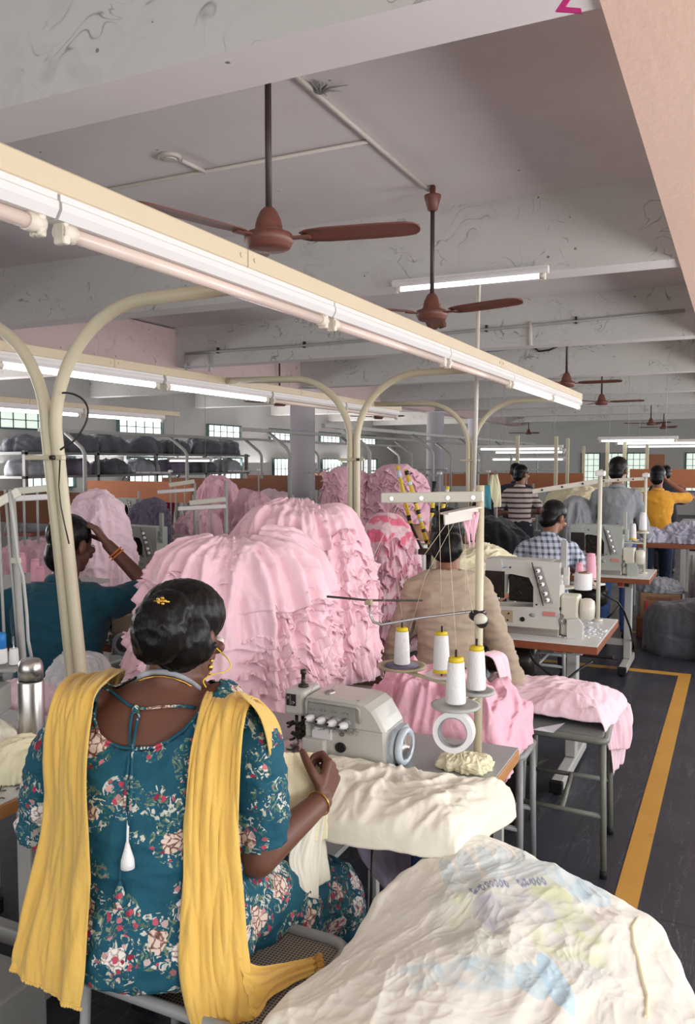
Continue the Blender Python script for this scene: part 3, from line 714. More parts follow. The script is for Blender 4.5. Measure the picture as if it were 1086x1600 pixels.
# ================================================================== FIGURE BUILDER
def remeshed(mb, voxel, smooth=6, factor=.5, wr=None, cuts=()):
    """one continuous surface from overlapping shapes; wr = (amplitude, scale xyz, seed); cuts = (point, normal, reach)"""
    me = mb.mesh('tmp'); o = bpy.data.objects.new('tmp', me); col.objects.link(o)
    md = o.modifiers.new('r', 'REMESH'); md.mode = 'VOXEL'; md.voxel_size = voxel; md.use_smooth_shade = True
    if smooth:
        ms = o.modifiers.new('s', 'SMOOTH'); ms.iterations = smooth; ms.factor = factor
    dg = bpy.context.evaluated_depsgraph_get(); dg.update()
    out = bpy.data.meshes.new_from_object(o.evaluated_get(dg))
    bpy.data.objects.remove(o); bpy.data.meshes.remove(me)
    n = len(out.vertices); co = np.empty(n * 3); out.vertices.foreach_get('co', co); co = co.reshape(-1, 3)
    if wr:
        no = np.empty(n * 3); out.vertices.foreach_get('normal', no); no = no.reshape(-1, 3)
        h = crumple(co * np.array(wr[1]) + wr[2], 1.0, .35, 2, 1.4)
        co = co + no * (h * wr[0])[:, None]; out.vertices.foreach_set('co', co.ravel())
    if cuts:
        bm = bmesh.new(); bm.from_mesh(out); dead = set()
        for p, nrm, reach in cuts:
            p = Vector(p); nrm = Vector(nrm).normalized()
            for v in bm.verts:
                q = v.co - p
                if q.dot(nrm) > 0 and q.length < reach: dead.add(v)
        bmesh.ops.delete(bm, geom=list(dead), context='VERTS'); bm.to_mesh(out); bm.free()
    for p in out.polygons: p.use_smooth = True
    return out
def cap(mb, a, b, r0, r1):
    """tapered limb with rounded ends"""
    a, b = Vector(a), Vector(b); d = (b - a); L = d.length
    if L < 1e-5: return mb.ell(a, r0)
    t = d / L; pts = []; rr = []
    for k in range(5):
        g = k / 4 * PI / 2; pts.append(a - t * r0 * math.cos(g)); rr.append(max(r0 * math.sin(g), r0 * .05))
    for k in range(5):
        g = k / 4 * PI / 2; pts.append(b + t * r1 * math.sin(g)); rr.append(max(r1 * math.cos(g), r1 * .05))
    return mb.tube(pts, rr, 16)
def chain(mb, pts, rs):
    for i in range(len(pts) - 1): cap(mb, pts[i], pts[i + 1], rs[i], rs[i + 1])
def ring(c, r, f, a, b, n=28, e=.9, up=None):
    c = Vector(c); out = []
    for k in range(n):
        g = k * 2 * PI / n; x, y = math.cos(g), math.sin(g)
        x = math.copysign(abs(x) ** e, x); y = math.copysign(abs(y) ** e, y)
        out.append(c + Vector(r) * (a * x) + Vector(f) * (b * y))
    return out
def hand(mb, wrist, d, nrm, side, curl=(.5, .5, .5, .5), size=1.0, thumb=.5, spread=1.0):
    """d towards the fingers, nrm out of the palm, side +1/-1 puts the thumb on +/- d x nrm"""
    d = Vector(d).normalized(); nrm = (Vector(nrm) - d * Vector(nrm).dot(d)).normalized(); t = d.cross(nrm) * side; w = Vector(wrist); s = size
    kn = [w + d * (.088 - .004 * abs(i - 1)) * s + t * (.031 - .0205 * i) * s for i in range(4)]
    for i in range(4): cap(mb, w + t * (.018 - .011 * i) * s + d * .008 * s, kn[i], .0145 * s, .0125 * s)
    for i, L in enumerate((.072, .080, .074, .058)):
        p = kn[i]; d0 = (d + t * (.10 - .07 * i) * spread).normalized(); n0 = (nrm - d0 * nrm.dot(d0)).normalized()
        for k, fr in enumerate((.44, .31, .25)):
            A = curl[i] * (.8, 1.9, 2.7)[k]
            q = p + (d0 * math.cos(A) + n0 * math.sin(A)) * (L * fr * s)
            cap(mb, p, q, (.0098 - .0012 * k) * s, (.0090 - .0013 * k) * s); p = q
    p = w + d * .022 * s + t * .026 * s; dd = (t * .75 + d * .62 + nrm * (.25 + thumb * .5)).normalized()
    cap(mb, w + d * .01 * s + t * .012 * s, p, .015 * s, .0145 * s)
    for k, L in enumerate((.040, .033, .026)):
        q = p + dd * L * s; cap(mb, p, q, (.0130 - .0014 * k) * s, (.0118 - .0016 * k) * s); p = q
        dd = (dd + d * .35 + nrm * thumb * .35 - t * .25).normalized()
    return p
def head_shapes(mb, c, r, f, u, s=1.0):
    """head centred on c (eyes at c's height), r right, f facing, u up"""
    c, r, f, u = Vector(c), Vector(r), Vector(f), Vector(u)
    Mx = Matrix((r, f, u)).transposed()
    mb.ell(c + u * .022 * s - f * .008 * s, (.074 * s, .094 * s, .090 * s), Mx)
    mb.ell(c - u * .045 * s + f * .028 * s, (.056 * s, .062 * s, .066 * s), Mx)
    mb.ell(c - u * .088 * s + f * .062 * s, (.026 * s, .022 * s, .020 * s), Mx)
    cap(mb, c + f * .088 * s + u * .004 * s, c + f * .108 * s - u * .034 * s, .010 * s, .0135 * s)
    mb.ell(c + f * .078 * s - u * .063 * s, (.026 * s, .014 * s, .011 * s), Mx)
    for k in (-1, 1):
        mb.ell(c + f * .082 * s + r * k * .034 * s - u * .012 * s, (.022 * s, .012 * s, .016 * s), Mx)
        mb.ell(c + r * k * .081 * s - f * .008 * s - u * .010 * s, (.011 * s, .020 * s, .033 * s), Matrix((r * 1.0 + f * .25 * k, f - r * .25 * k, u)).transposed())
def head_children(o, c, r, f, u, s=1.0):
    c, r, f, u = Vector(c), Vector(r), Vector(f), Vector(u); Mx = Matrix((r, f, u)).transposed()
    for k in (-1, 1):
        e = obj('eye', MB().ell(c + f * .0865 * s + r * k * .033 * s + u * .002 * s, (.0135 * s, .010 * s, .0085 * s), Mx, 12, 8), M['eye'], o)
        obj('iris', MB().ell(c + f * .0945 * s + r * k * .033 * s + u * .002 * s, (.0055 * s, .0035 * s, .0055 * s), Mx, 10, 6), M['black'], e)
M['eye'] = paint('eye_white', (226, 218, 210), .3, var=.02)
def hair_cap(c, r, f, u, s=1.0, vox=.006, extra=None, down=.03):
    c, r, f, u = Vector(c), Vector(r), Vector(f), Vector(u); Mx = Matrix((r, f, u)).transposed(); mb = MB()
    mb.ell(c + u * .040 * s - f * .020 * s, (.084 * s, .096 * s, .086 * s), Mx)
    mb.ell(c - u * down * s - f * .048 * s, (.070 * s, .058 * s, .072 * s), Mx)
    for k in (-1, 1): mb.ell(c + r * k * .060 * s - f * .036 * s + u * .018 * s, (.018 * s, .030 * s, .046 * s), Mx)
    if extra: extra(mb)
    return remeshed(mb, vox, 4, wr=(.004, (60, 60, 14), 3.0))
def person(base, yaw, P):
    """seated or standing figure; P holds the pose. Local axes: r right, f forward, u up; base is on the floor under the hips"""
    r, f = face_dirs(yaw); u = V(0, 0, 1); b = Vector(base); S = P.get('s', 1.0); sit = P.get('seat'); vx = P.get('vox', .009)
    G = lambda x, y, z: b + r * x + f * y + u * z
    hz = (sit + .09) if sit else .90 * S
    lean = P.get('lean', .12); tw = P.get('twist', 0.0); W = P.get('w', 1.0)
    r2, f2 = face_dirs(yaw + tw)
    up_t = (u * math.cos(lean) + f2 * math.sin(lean)).normalized(); fl = (f2 * math.cos(lean) - u * math.sin(lean)).normalized()
    hip = G(0, 0, hz)
    Tt = lambda x, y, z: hip + r2 * x + fl * y + up_t * z
    sl = [(-.09, .150, .105), (-.03, .172, .12), (.05, .168, .12), (.13, .152, .108), (.20, .148, .104), (.28, .162, .112), (.36, .175, .115), (.42, .172, .105), (.465, .140, .085), (.495, .085, .065)]
    def torso(g): return [ring(Tt(0, -.012 * math.sin(z * 6), z * S), r2, fl, (a * W + g) * S, (bb * W + g) * S) for z, a, bb in sl]
    neck0, neck1 = Tt(0, .0, .47 * S), Tt(0, .02, .58 * S)
    hy, hp, hr = P.get('head', (0, 0, 0))
    rh, fh = face_dirs(yaw + hy); uh = u
    fh = (fh * math.cos(hp) - u * math.sin(hp)).normalized(); uh = rh.cross(fh).normalized()
    if hr: 
        q = Quaternion(fh, hr); rh = q @ rh; uh = q @ uh
    hc = neck1 + uh * .075 * S + fh * .015 * S
    body = MB(); body.loft(torso(-.012)); cap(body, neck0, hc - uh * .03, .054 * S, .052 * S); head_shapes(body, hc, rh, fh, uh, S)
    shirt = MB(); shirt.loft(torso(.006)); cuts = []
    ex = P.get('sleeve', .8)
    for k, key in ((-1, 'L'), (1, 'R')):
        sh = Tt(k * .178 * W * S, 0, .415 * S); el, wr_ = [G(*q) for q in P[key][:2]]
        cap(body, sh, el, .044 * S, .036 * S); cap(body, el, wr_, .037 * S, .024 * S)
        hd = P[key][2] if len(P[key]) > 2 else None
        dv = (r * hd[0] + f * hd[1] + u * hd[2]) if hd else (wr_ - el)
        pn_ = P[key][3] if len(P[key]) > 3 else (-k * .4, .1, -.9)
        if P.get('hands', True): hand(body, wr_, dv, r * pn_[0] + f * pn_[1] + u * pn_[2], -k if P.get('flip') else -k, P.get('curl', (.45, .5, .5, .55)), S)
        cap(shirt, sh, sh + (el - sh) * ex, .062 * S * W, .054 * S)
        if ex > .99: cap(shirt, el, el + (wr_ - el) * (ex - 1), .050 * S, .044 * S)
        ed = (el - sh).normalized()
        if ex <= .99: cuts.append((sh + (el - sh) * (ex - .02), ed, .12))
        else:
            ed = (wr_ - el).normalized(); cuts.append((el + (wr_ - el) * (ex - 1.0), ed, .10))
        cap(shirt, Tt(k * .10 * W * S, 0, .43 * S), sh, .068 * S, .062 * S * W)
    legs = MB(); shoes = MB(); legs.loft([ring(Tt(0, 0, z), r2, fl, a, bb) for z, a, bb in ((.08, .155 * W, .11), (0, .168 * W, .118), (-.08, .16 * W, .112))])
    for k, key in ((-1, 'LL'), (1, 'RL')):
        hp_ = G(k * .09, 0, hz - .02)
        if sit: kn = G(k * .12, .40, sit + .06); an = G(k * .12, .34 + P.get('foot', 0.0), .10)
        else: kn = G(k * .095, .03, .48 * S); an = G(k * .10, -.01, .09)
        cap(body, hp_, kn, .070 * S, .05 * S); cap(body, kn, an, .050 * S, .036 * S); cap(body, an, an + f * .10 - u * .05, .034, .028)
        cap(legs, hp_, kn, .088 * S, .068 * S); cap(legs, kn, an + u * .02, .066 * S, .056 * S)
        cap(shoes, an - u * .045 - f * .03, an - u * .05 + f * .14, .042, .034)
    sz = 1
    me = remeshed(body, vx * .72, 3)
    o = obj('person', me, P['skin'], origin=b); tag(o, P['label'], 'person', P.get('group'))
    head_children(o, hc, rh, fh, uh, S)
    obj('hair', hair_cap(hc, rh, fh, uh, S, vx * .8, P.get('hair_extra') and (lambda mb: P['hair_extra'](mb, hc, rh, fh, uh)), P.get('down', .03)), M['hair'], o)
    cuts.append((Tt(0, .005, .50 * S), up_t, .16))
    sm = remeshed(shirt, vx, 5, wr=P.get('wr', (.010, (13, 13, 20), 1.0)), cuts=cuts)
    obj('shirt', sm, P['shirt'], o, solid=.004)
    if P.get('collar', True):
        cpts = [Tt(0, .0, .505 * S) + r2 * (.066 * S * math.cos(a)) + fl * (.062 * S * math.sin(a)) - up_t * .012 * math.sin(a) for a in [PI * 2 * k / 20 for k in range(20)]]
        mbc = MB().grid(np.array([[list(p + up_t * z + (p - Tt(0, 0, .505 * S)).normalized() * g) for p in cpts] for z, g in ((-.026, .004), (.0, .0), (.014, -.004), (.0, .006), (-.02, .014))]), closed=True)
        obj('collar', mbc, P['shirt'], o)
    obj('trousers', remeshed(legs, vx * 1.2, 4, wr=(.008, (12, 12, 10), 7.0)), P.get('trousers', M['charcoal']), o)
    obj('shoes', remeshed(shoes, vx, 2), M['black'], o)
    o['_'] = 0; del o['_']
    return o

# ================================================================== CLOTH BUILDER
def set_print(me, fn):
    """colour of the print at each vertex (alpha = how much print covers the cloth)"""
    n = len(me.vertices); co = np.empty(n * 3); me.vertices.foreach_get('co', co); co = co.reshape(-1, 3)
    a = me.color_attributes.new('print', 'FLOAT_COLOR', 'POINT'); a.data.foreach_set('color', fn(co).astype(np.float32).ravel())
def heap_points(c, rx, ry, h, yaw=0, e1=.75, e2=.7, lump=.10, fold=.02, crum=.012, kf=3.0, ks=8.0, n=(110, 220), seed=0.0, skirt=.0, th=(0, 2 * PI), flow=1.0, us=None, dirf=None, gate0=(.30, .35)):
    nu, nt = n
    u = np.linspace(0.02, 1, nu)[:, None] if us is None else np.asarray(us)[:, None]
    full = abs(th[1] - th[0] - 2 * PI) < 1e-6
    t = np.linspace(th[0], th[1], nt, endpoint=not full)[None, :]
    a = u * PI / 2
    ct, st = np.cos(t), np.sin(t)
    circ = np.stack([ct * 1.3 + seed, st * 1.3 + 2 * seed, np.full_like(ct, seed)], -1)
    rad = 1 + lump * 2.2 * fbm(circ, 2)
    rho = np.sin(a) ** e1; zz = np.cos(a) ** e2
    x = rx * rho * ct * rad; y = ry * rho * st * rad; z = h * zz * np.ones_like(t)
    z = z * (1 + lump * 1.2 * fbm(np.stack([x * 3 + seed, y * 3, np.full_like(x, 7 + seed)], -1), 2))
    if skirt: z = z - skirt * np.clip((u - .9) / .1, 0, 1) * (1 + .6 * pn(np.stack([ct * 6 + seed, st * 6, 0 * ct], -1)))
    P = np.stack([x, y, z], -1)
    N = np.stack([x / rx ** 2, y / ry ** 2, np.maximum(z, 0) / h ** 2 + 1e-4], -1); N /= np.linalg.norm(N, axis=-1, keepdims=True) + 1e-9
    # folds that run downhill, and crumples
    F = np.stack([ct * kf + 0 * u, st * kf + 0 * u, u * flow * np.ones_like(t) + seed], -1)
    W = np.stack([pn(P * 3.5 + seed), pn(P * 3.5 + 9 + seed), 0 * x], -1) * 1.0
    gate = np.clip((u - gate0[0]) / gate0[1], 0, 1); gate = gate * gate * (3 - 2 * gate)
    fo = (ridge(F + W * .55, 2, 1.5) - .45) * gate
    if dirf:
        for ang, fs, am in dirf:
            ca, sa = math.cos(ang), math.sin(ang); al = P[..., 0] * ca + P[..., 1] * sa; ac = -P[..., 0] * sa + P[..., 1] * ca
            q_ = np.stack([ac * fs + seed, al * fs * .22, P[..., 2] * fs * .5], -1) + W * .5
            fo = fo + (ridge(q_, 2, 1.4) - .42) * am / max(fold, 1e-6) * (1 - .75 * gate)
    cr = crumple(P + seed * 3.1, ks, .35, 3, 1.5)
    P = P + N * (fo * fold + cr * crum)[..., None]
    cy, sy = math.cos(yaw), math.sin(yaw)
    X = c[0] + P[..., 0] * cy - P[..., 1] * sy; Y = c[1] + P[..., 0] * sy + P[..., 1] * cy
    NX = N[..., 0] * cy - N[..., 1] * sy; NY = N[..., 0] * sy + N[..., 1] * cy
    return np.stack([X, Y, c[2] + P[..., 2]], -1), np.stack([NX, NY, N[..., 2]], -1), t, u
def closed_heap_mesh(P, name, zmin=None):
    mb = MB(); mb.grid(P[:, ::1], closed=True); nt = P.shape[1]
    top = P[0].mean(0); mb.v.append(tuple(top)); k = len(mb.v) - 1
    for i in range(nt): mb.f.append((k, i, (i + 1) % nt)); mb.sm.append(True)
    b = P[-1].mean(0); mb.v.append((b[0], b[1], P[-1][:, 2].min())); k2 = len(mb.v) - 1; o = (P.shape[0] - 1) * nt
    for i in range(nt): mb.f.append((k2, o + (i + 1) % nt, o + i)); mb.sm.append(True)
    me = mb.mesh(name); bm = bmesh.new(); bm.from_mesh(me); bmesh.ops.recalc_face_normals(bm, faces=bm.faces[:]); bm.to_mesh(me); bm.free(); return me
def heap(name, c, rx, ry, h, mat, label=None, cat='cloth heap', parent=None, group=None, prt=None, **k):
    P, N, t, u = heap_points(c, rx, ry, h, **k)
    if 'zlo' in k: pass
    P[..., 2] = np.maximum(P[..., 2], c[2] - k.get('skirt', 0) * 1.6)
    me = closed_heap_mesh(P, name)
    o = obj(name, me, mat, parent, origin=c)
    if prt: set_print(me, prt)
    return tag(o, label, cat, group) if label else o
def ruffles(c, rx, ry, h, rows, th, ln=.05, out=.02, freq=26, rseed=1.0, nt=420, **k):
    """edges of stacked jersey: pleated strips that hang along the surface of the heap"""
    mb = MB(); rs = random.Random(rseed * 77)
    for uu in rows:
        us = np.array([uu, uu + .001])
        a0 = th[0] + rs.uniform(0, .25) * (th[1] - th[0]); a1 = th[1] - rs.uniform(0, .25) * (th[1] - th[0])
        P, N, t, u = heap_points(c, rx, ry, h, th=(a0, a1), n=(2, nt), us=us, **{q: v for q, v in k.items() if q not in ('n',)})
        P, N = P[0], N[0]; tt = t[0]
        ph = tt * freq * (1 + .15 * rs.random()); sd = rs.uniform(0, 90)
        ple = pn(np.stack([ph, np.full_like(ph, sd), 0 * ph], -1)) * 1.9 + .6 * pn(np.stack([ph * 2.3, np.full_like(ph, sd), 0 * ph], -1))
        L = ln * np.clip(.8 + 2.2 * pn(np.stack([tt * 4, np.full_like(tt, sd + 5), 0 * tt], -1)) + .35 * pn(np.stack([tt * 23, np.full_like(tt, sd + 9), 0 * tt], -1)), .05, 2)
        rise = .17 * pn(np.stack([tt * 2.1, np.full_like(tt, sd + 40), 0 * tt], -1))
        T = np.gradient(P, axis=0); T /= np.linalg.norm(T, axis=-1, keepdims=True) + 1e-9
        rows_ = []
        for v in (0, .25, .5, .75, 1.0):
            q = P + N * (-.012 + .012 * v + out * (v ** .8) * (.55 + ple * .55))[:, None] if False else P + N * ((-.015 + .02 * v) + out * v * (.6 + .7 * ple))[:, None]
            q = q + T * (out * .5 * v * np.roll(ple, 3))[:, None]
            q[:, 2] += rise - L * v
            rows_.append(q)
        mb.grid(np.array(rows_))
    return mb
def drape(c00, c10, c11, c01, hang, R=.03, puff=.02, wrk=.008, ks=9.0, pleat=.018, kp=12.0, step=.008, seed=0.0, ripple=None, edge=.02):
    """cloth over a flat top with corners c00 (near left) c10 (near right) c11 c01; hang = (left, right, near, far) overhangs in metres"""
    c00, c10, c11, c01 = [np.array(c, float) for c in (c00, c10, c11, c01)]
    W = (np.linalg.norm(c10 - c00) + np.linalg.norm(c11 - c01)) / 2; D = (np.linalg.norm(c01 - c00) + np.linalg.norm(c11 - c10)) / 2
    us = np.arange(-hang[0], W + hang[1] + step / 2, step); vs = np.arange(-hang[2], D + hang[3] + step / 2, step)
    U_, V_ = np.meshgrid(us, vs)
    def bend(x, L):
        pos = x.copy(); drop = np.zeros_like(x); out_ = np.zeros_like(x)
        for sgn, e, l in ((-1, -x, 0.0), (1, x - L, L)):
            m = e > 0; ee = np.where(m, e, 0); q = np.minimum(ee / R, PI / 2)
            p_ = l + sgn * (R * np.sin(q) + np.maximum(ee - R * PI / 2, 0) * .06); d_ = R * (1 - np.cos(q)) + np.maximum(ee - R * PI / 2, 0)
            pos = np.where(m, p_, pos); drop = np.where(m, d_, drop); out_ = np.where(m, sgn * np.clip(ee / .06, 0, 1), out_)
        return pos, drop, out_
    pu, du, ou = bend(U_, W); pv, dv, ov = bend(V_, D)
    s = pu / W; t = pv / D
    P = (c00 * ((1 - s) * (1 - t))[..., None] + c10 * (s * (1 - t))[..., None] + c11 * (s * t)[..., None] + c01 * ((1 - s) * t)[..., None])
    drop = (du ** 2.4 + dv ** 2.4) ** (1 / 2.4)
    q3 = np.stack([U_ * 1.0 + seed, V_ * 1.0, np.full_like(U_, seed)], -1)
    hem = edge * fbm(np.stack([U_ * 6 + seed, V_ * 6, 0 * U_], -1), 2)
    P[..., 2] -= drop * (1 + hem / .1 * np.clip(drop / .15, 0, 1))
    top = np.exp(-drop / .03)
    P[..., 2] += top * puff * (1 + 1.6 * fbm(q3 * 4.5, 3)) * np.clip(np.minimum.reduce([s, 1 - s, t, 1 - t]) * 6 + .35, 0, 1)
    cr = crumple(q3 * np.array([1, .55, 1]), ks, .45, 3, 1.5)
    P[..., 2] += cr * wrk * (.4 + top)
    if ripple:
        for am, fr, an in ripple:
            ca, sa = math.cos(an), math.sin(an); al = U_ * ca + V_ * sa; ac = -U_ * sa + V_ * ca
            wv = pn(np.stack([U_ * 5 + seed, V_ * 5, 0 * U_ + 2], -1)) * .12
            rp = ridge(np.stack([(ac + wv) * fr + seed, al * fr * .16, 0 * U_ + seed], -1), 2, 1.3) - .42
            P[..., 2] += rp * am * (.25 + top)
    ax = (c10 - c00) / np.linalg.norm(c10 - c00); ay = (c01 - c00) / np.linalg.norm(c01 - c00)
    pl = lambda x: pn(np.stack([x * kp + seed, P[..., 2] * 2.5, np.full_like(x, seed)], -1)) * 1.6 + .5 * pn(np.stack([x * kp * 2.3, P[..., 2] * 4, np.full_like(x, seed + 3)], -1))
    amp = np.clip(drop / .10, 0, 1.3) * pleat
    P += ax * (ou * amp * (pl(V_) + .3) + cr * .5 * wrk)[..., None] + ay * (ov * amp * (pl(U_) + .3))[..., None]
    return P
def cloth_obj(name, P, mat, label=None, cat=None, parent=None, prt=None, solid=.004, group=None):
    me = MB().grid(P).mesh(name)
    if prt: set_print(me, prt)
    o = obj(name, me, mat, parent, solid=solid)
    return tag(o, label, cat, group) if label else o
def ribbon(rows, n=24, fold=.012, kf=3.0, seed=0.0, sub=5, bulge=0.0):
    """cloth strip through rows of (left point, right point); folds run along it"""
    L = np.array([list(a) for a, b in rows]); Rr = np.array([list(b) for a, b in rows]); k = len(rows)
    ti = np.linspace(0, k - 1, (k - 1) * sub + 1)
    def cr(Pn):
        out = []
        for x in ti:
            i = min(int(x), k - 2); f = x - i; p0, p1, p2, p3 = Pn[max(i - 1, 0)], Pn[i], Pn[i + 1], Pn[min(i + 2, k - 1)]
            out.append(.5 * ((2 * p1) + (-p0 + p2) * f + (2 * p0 - 5 * p1 + 4 * p2 - p3) * f * f + (-p0 + 3 * p1 - 3 * p2 + p3) * f ** 3))
        return np.array(out)
    A, B = cr(L), cr(Rr); s = np.linspace(0, 1, n)
    P = A[:, None] * (1 - s)[None, :, None] + B[:, None] * s[None, :, None]
    Tn = np.gradient(P, axis=0); Wn = np.gradient(P, axis=1); N = np.cross(Wn, Tn); N /= np.linalg.norm(N, axis=-1, keepdims=True) + 1e-9
    q = np.stack([np.tile(s * kf, (len(ti), 1)) + seed, np.tile(ti[:, None] * .22, (1, n)), np.full((len(ti), n), seed)], -1)
    h = pn(q) * 1.5 + .6 * ridge(q * 2.1, 1, 1.3)
    P = P + N * (h * fold + bulge * np.sin(PI * s)[None, :])[..., None]
    return P
# ================================================================== THE WOMAN AT HER MACHINE
from mathutils.bvhtree import BVHTree
def bvh_of(me, Mw=None):
    vs = [(Mw @ v.co) if Mw else v.co.copy() for v in me.vertices]
    return BVHTree.FromPolygons(vs, [tuple(p.vertices) for p in me.polygons])
def on(x, y, bvh, off=.004, d=1.7):
    r = ray(x, y).normalized(); h = bvh.ray_cast(CAM, r)
    return (h[0] - r * off) if h[0] is not None else at(x, y, d)
TY = R_(30); tr, tf = face_dirs(TY); zz = V(0, 0, 1)
HPX = 1290.0
def sl_ring(y, xl, xr, d, b, g=0.0, e=.86, n=40):
    c = at((xl + xr) / 2, y, d); a = (xr - xl) / 2 * d / HPX
    return ring(c, tr, tf, a + g, b + g, n, e)
SL = [(1482, 130, 392, 1.755, .150), (1470, 116, 400, 1.752, .166), (1440, 118, 398, 1.75, .168), (1405, 124, 390, 1.75, .156), (1360, 132, 380, 1.755, .138), (1290, 130, 378, 1.76, .135),
      (1230, 118, 384, 1.77, .135), (1180, 104, 396, 1.78, .13), (1135, 100, 398, 1.79, .115), (1100, 128, 376, 1.80, .095), (1075, 176, 340, 1.805, .075), (1056, 214, 318, 1.81, .062)]
HC = at(284, 994, 1.845); hyaw, hpit = R_(-4), R_(16)
hr_, hf_ = face_dirs(hyaw); hf_ = (hf_ * math.cos(hpit) - zz * math.sin(hpit)).normalized(); hu_ = hr_.cross(hf_).normalized()
RS, RE, RW = at(392, 1160, 1.775), at(402, 1340, 1.770), at(502, 1252, 1.985)
LS, LE, LW = at(98, 1172, 1.80), at(62, 1290, 1.86), V(-1.34, 1.93, .80)
thR0, thR1 = at(322, 1420, 1.80), at(508, 1402, 2.12)
thL0, thL1 = at(205, 1420, 1.84), at(345, 1385, 2.20)
def bodyset(mb, g):
    mb.loft([sl_ring(*s, g=g) for s in SL])
body = MB(); bodyset(body, -.014)
cap(body, at(266, 1075, 1.815), at(276, 1020, 1.83), .062, .058); head_shapes(body, HC, hr_, hf_, hu_, 1.04)
cap(body, at(340, 1110, 1.79), RS, .06, .055); cap(body, at(150, 1110, 1.80), LS, .06, .055)
cap(body, RS, RE, .052, .043); cap(body, RE, RW, .043, .027)
hd = _F * .62 + _U * .62 + _R * .28
hand(body, RW, hd, -_R * .85 - _U * .15 + _F * .25, 1, (1.05, 1.12, 1.18, 1.22), 1.02, .75)
cap(body, LS, LE, .050, .043); cap(body, LE, LW, .042, .027); hand(body, LW, V(.55, .8, -.15), V(.1, 0, -1), 1, (.25, .3, .3, .35), .95)
for a, b in ((thR0, thR1), (thL0, thL1)):
    cap(body, a, b, .085, .06); kn = b; an = V(b.x + .02, b.y + .06, .10); cap(body, kn, an, .058, .036); cap(body, an, an + V(-.05, .12, -.05), .034, .026)
wbase = at(258, 1500, 1.76); wbase.z = 0
woman = obj('person', remeshed(body, .0045, 3), M['skin'], origin=wbase)
tag(woman, 'seated woman in a teal floral kurta and yellow dupatta, sewing cream cloth', 'person')
head_children(woman, HC, hr_, hf_, hu_, 1.04)
# hair: combed back into a heavy low bun
def hx(mb):
    Mx = Matrix((hr_, hf_, hu_)).transposed()
    mb.ell(HC + hr_ * .012 + hu_ * .052 - hf_ * .012, (.082, .098, .076), Mx); mb.ell(HC + hr_ * .035 - hf_ * .045 - hu_ * .005, (.066, .064, .076), Mx)
    mb.ell(at(300, 1008, 1.80), (.050, .05, .045), Mx)
hm = hair_cap(HC, hr_, hf_, hu_, .99, .005, hx, -.005)
hair = obj('hair', hm, M['hair'], woman)
mb = MB(); bc = at(249, 984, 1.715)
mb.ell(bc, (.058, .052, .072), Matrix.Rotation(R_(25), 3, 'Z')); mb.ell(at(264, 958, 1.735), (.052, .045, .05), Matrix.Rotation(R_(25), 3, 'Z')); mb.ell(at(238, 1000, 1.73), (.042, .04, .052), Matrix.Rotation(R_(25), 3, 'Z'))
obj('bun', remeshed(mb, .005, 5, wr=(.007, (16, 60, 22), 2.0)), M['hair'], hair)
bv_h = bvh_of(bpy.data.objects['bun'].data, WM[woman])
mb = MB(); cc = on(252, 939, bv_h, .004)
for k in range(5):
    a = k * 2 * PI / 5; mb.ell(cc + _R * (.0075 * math.cos(a)) + _U * (.006 * math.sin(a)), (.0045, .003, .004), None, 10, 6)
mb.tube([cc - _R * .016 - _U * .001, cc, cc + _R * .017 - _U * .002], [.002, .004, .002], 8)
obj('hair_clip', mb, M['gold'], hair)
# kurta
kur = MB(); bodyset(kur, .0)
for s in SL[:3]: pass
slR, slL = MB(), MB()
sleeveR = [(RS + V(0, 0, .01), .066), (at(402, 1215, 1.77), .063), (at(407, 1268, 1.77), .060), (at(409, 1318, 1.772), .058)]
for (a, ra), (b, rb) in zip(sleeveR[:-1], sleeveR[1:]): cap(slR, a, b, ra, rb)
sleeveL = [(LS, .064), (at(78, 1225, 1.82), .060), (at(66, 1300, 1.85), .060)]
for (a, ra), (b, rb) in zip(sleeveL[:-1], sleeveL[1:]): cap(slL, a, b, ra, rb)
cap(kur, at(340, 1112, 1.79), RS, .068, .066); cap(kur, at(150, 1112, 1.80), LS, .066, .064)
for a, b in ((thR0, thR1), (thL0, thL1)):
    cap(kur, a, b, .125, .098); cap(kur, b, V(b.x, b.y + .05, .22), .098, .105)
cap(kur, (thR0 + thL0) / 2, (thR1 + thL1) / 2, .12, .10)
cutR = (sleeveR[-1][0] - V(0, 0, .0), (RE - RS).normalized() * .96 + _R * .06, .13)
cutL = (sleeveL[-1][0] - V(0, 0, .0), (LE - LS), .13)
km = remeshed(kur, .006, 4, wr=(.013, (10, 10, 17), 4.0), cuts=((V(thR1.x, thR1.y, .2), (0, 0, -1), .3), (V(thL1.x, thL1.y, .2), (0, 0, -1), .3)))
# the deep U-shaped back and the neckline
UP = [(172, 1040), (160, 1075), (150, 1098), (147, 1125), (154, 1147), (168, 1160), (190, 1168), (213, 1170), (240, 1168), (262, 1158), (286, 1142), (306, 1120), (324, 1096), (340, 1072), (348, 1040)]
def project(p):
    v = p - CAM; d = v.dot(_F); return CXP + FPX * v.dot(_R) / d, CYP - FPX * v.dot(_U) / d
def inside(x, y, poly):
    c = False; j = len(poly) - 1
    for i in range(len(poly)):
        xi, yi = poly[i]; xj, yj = poly[j]
        if (yi > y) != (yj > y) and x < (xj - xi) * (y - yi) / (yj - yi) + xi: c = not c
        j = i
    return c
bv_full = bvh_of(km)
rim = [on(x, y, bv_full, .001) for x, y in UP[2:-2]]
polyU = UP + [(348, 900), (172, 900)]
bm = bmesh.new(); bm.from_mesh(km); tc = at(255, 1120, 1.79)
dead = [v for v in bm.verts if v.co.z > 1.0 and ((inside(*project(v.co), polyU) and (v.co - tc).dot(tf) < .03) or (v.co - at(266, 1062, 1.81)).length < .095)]
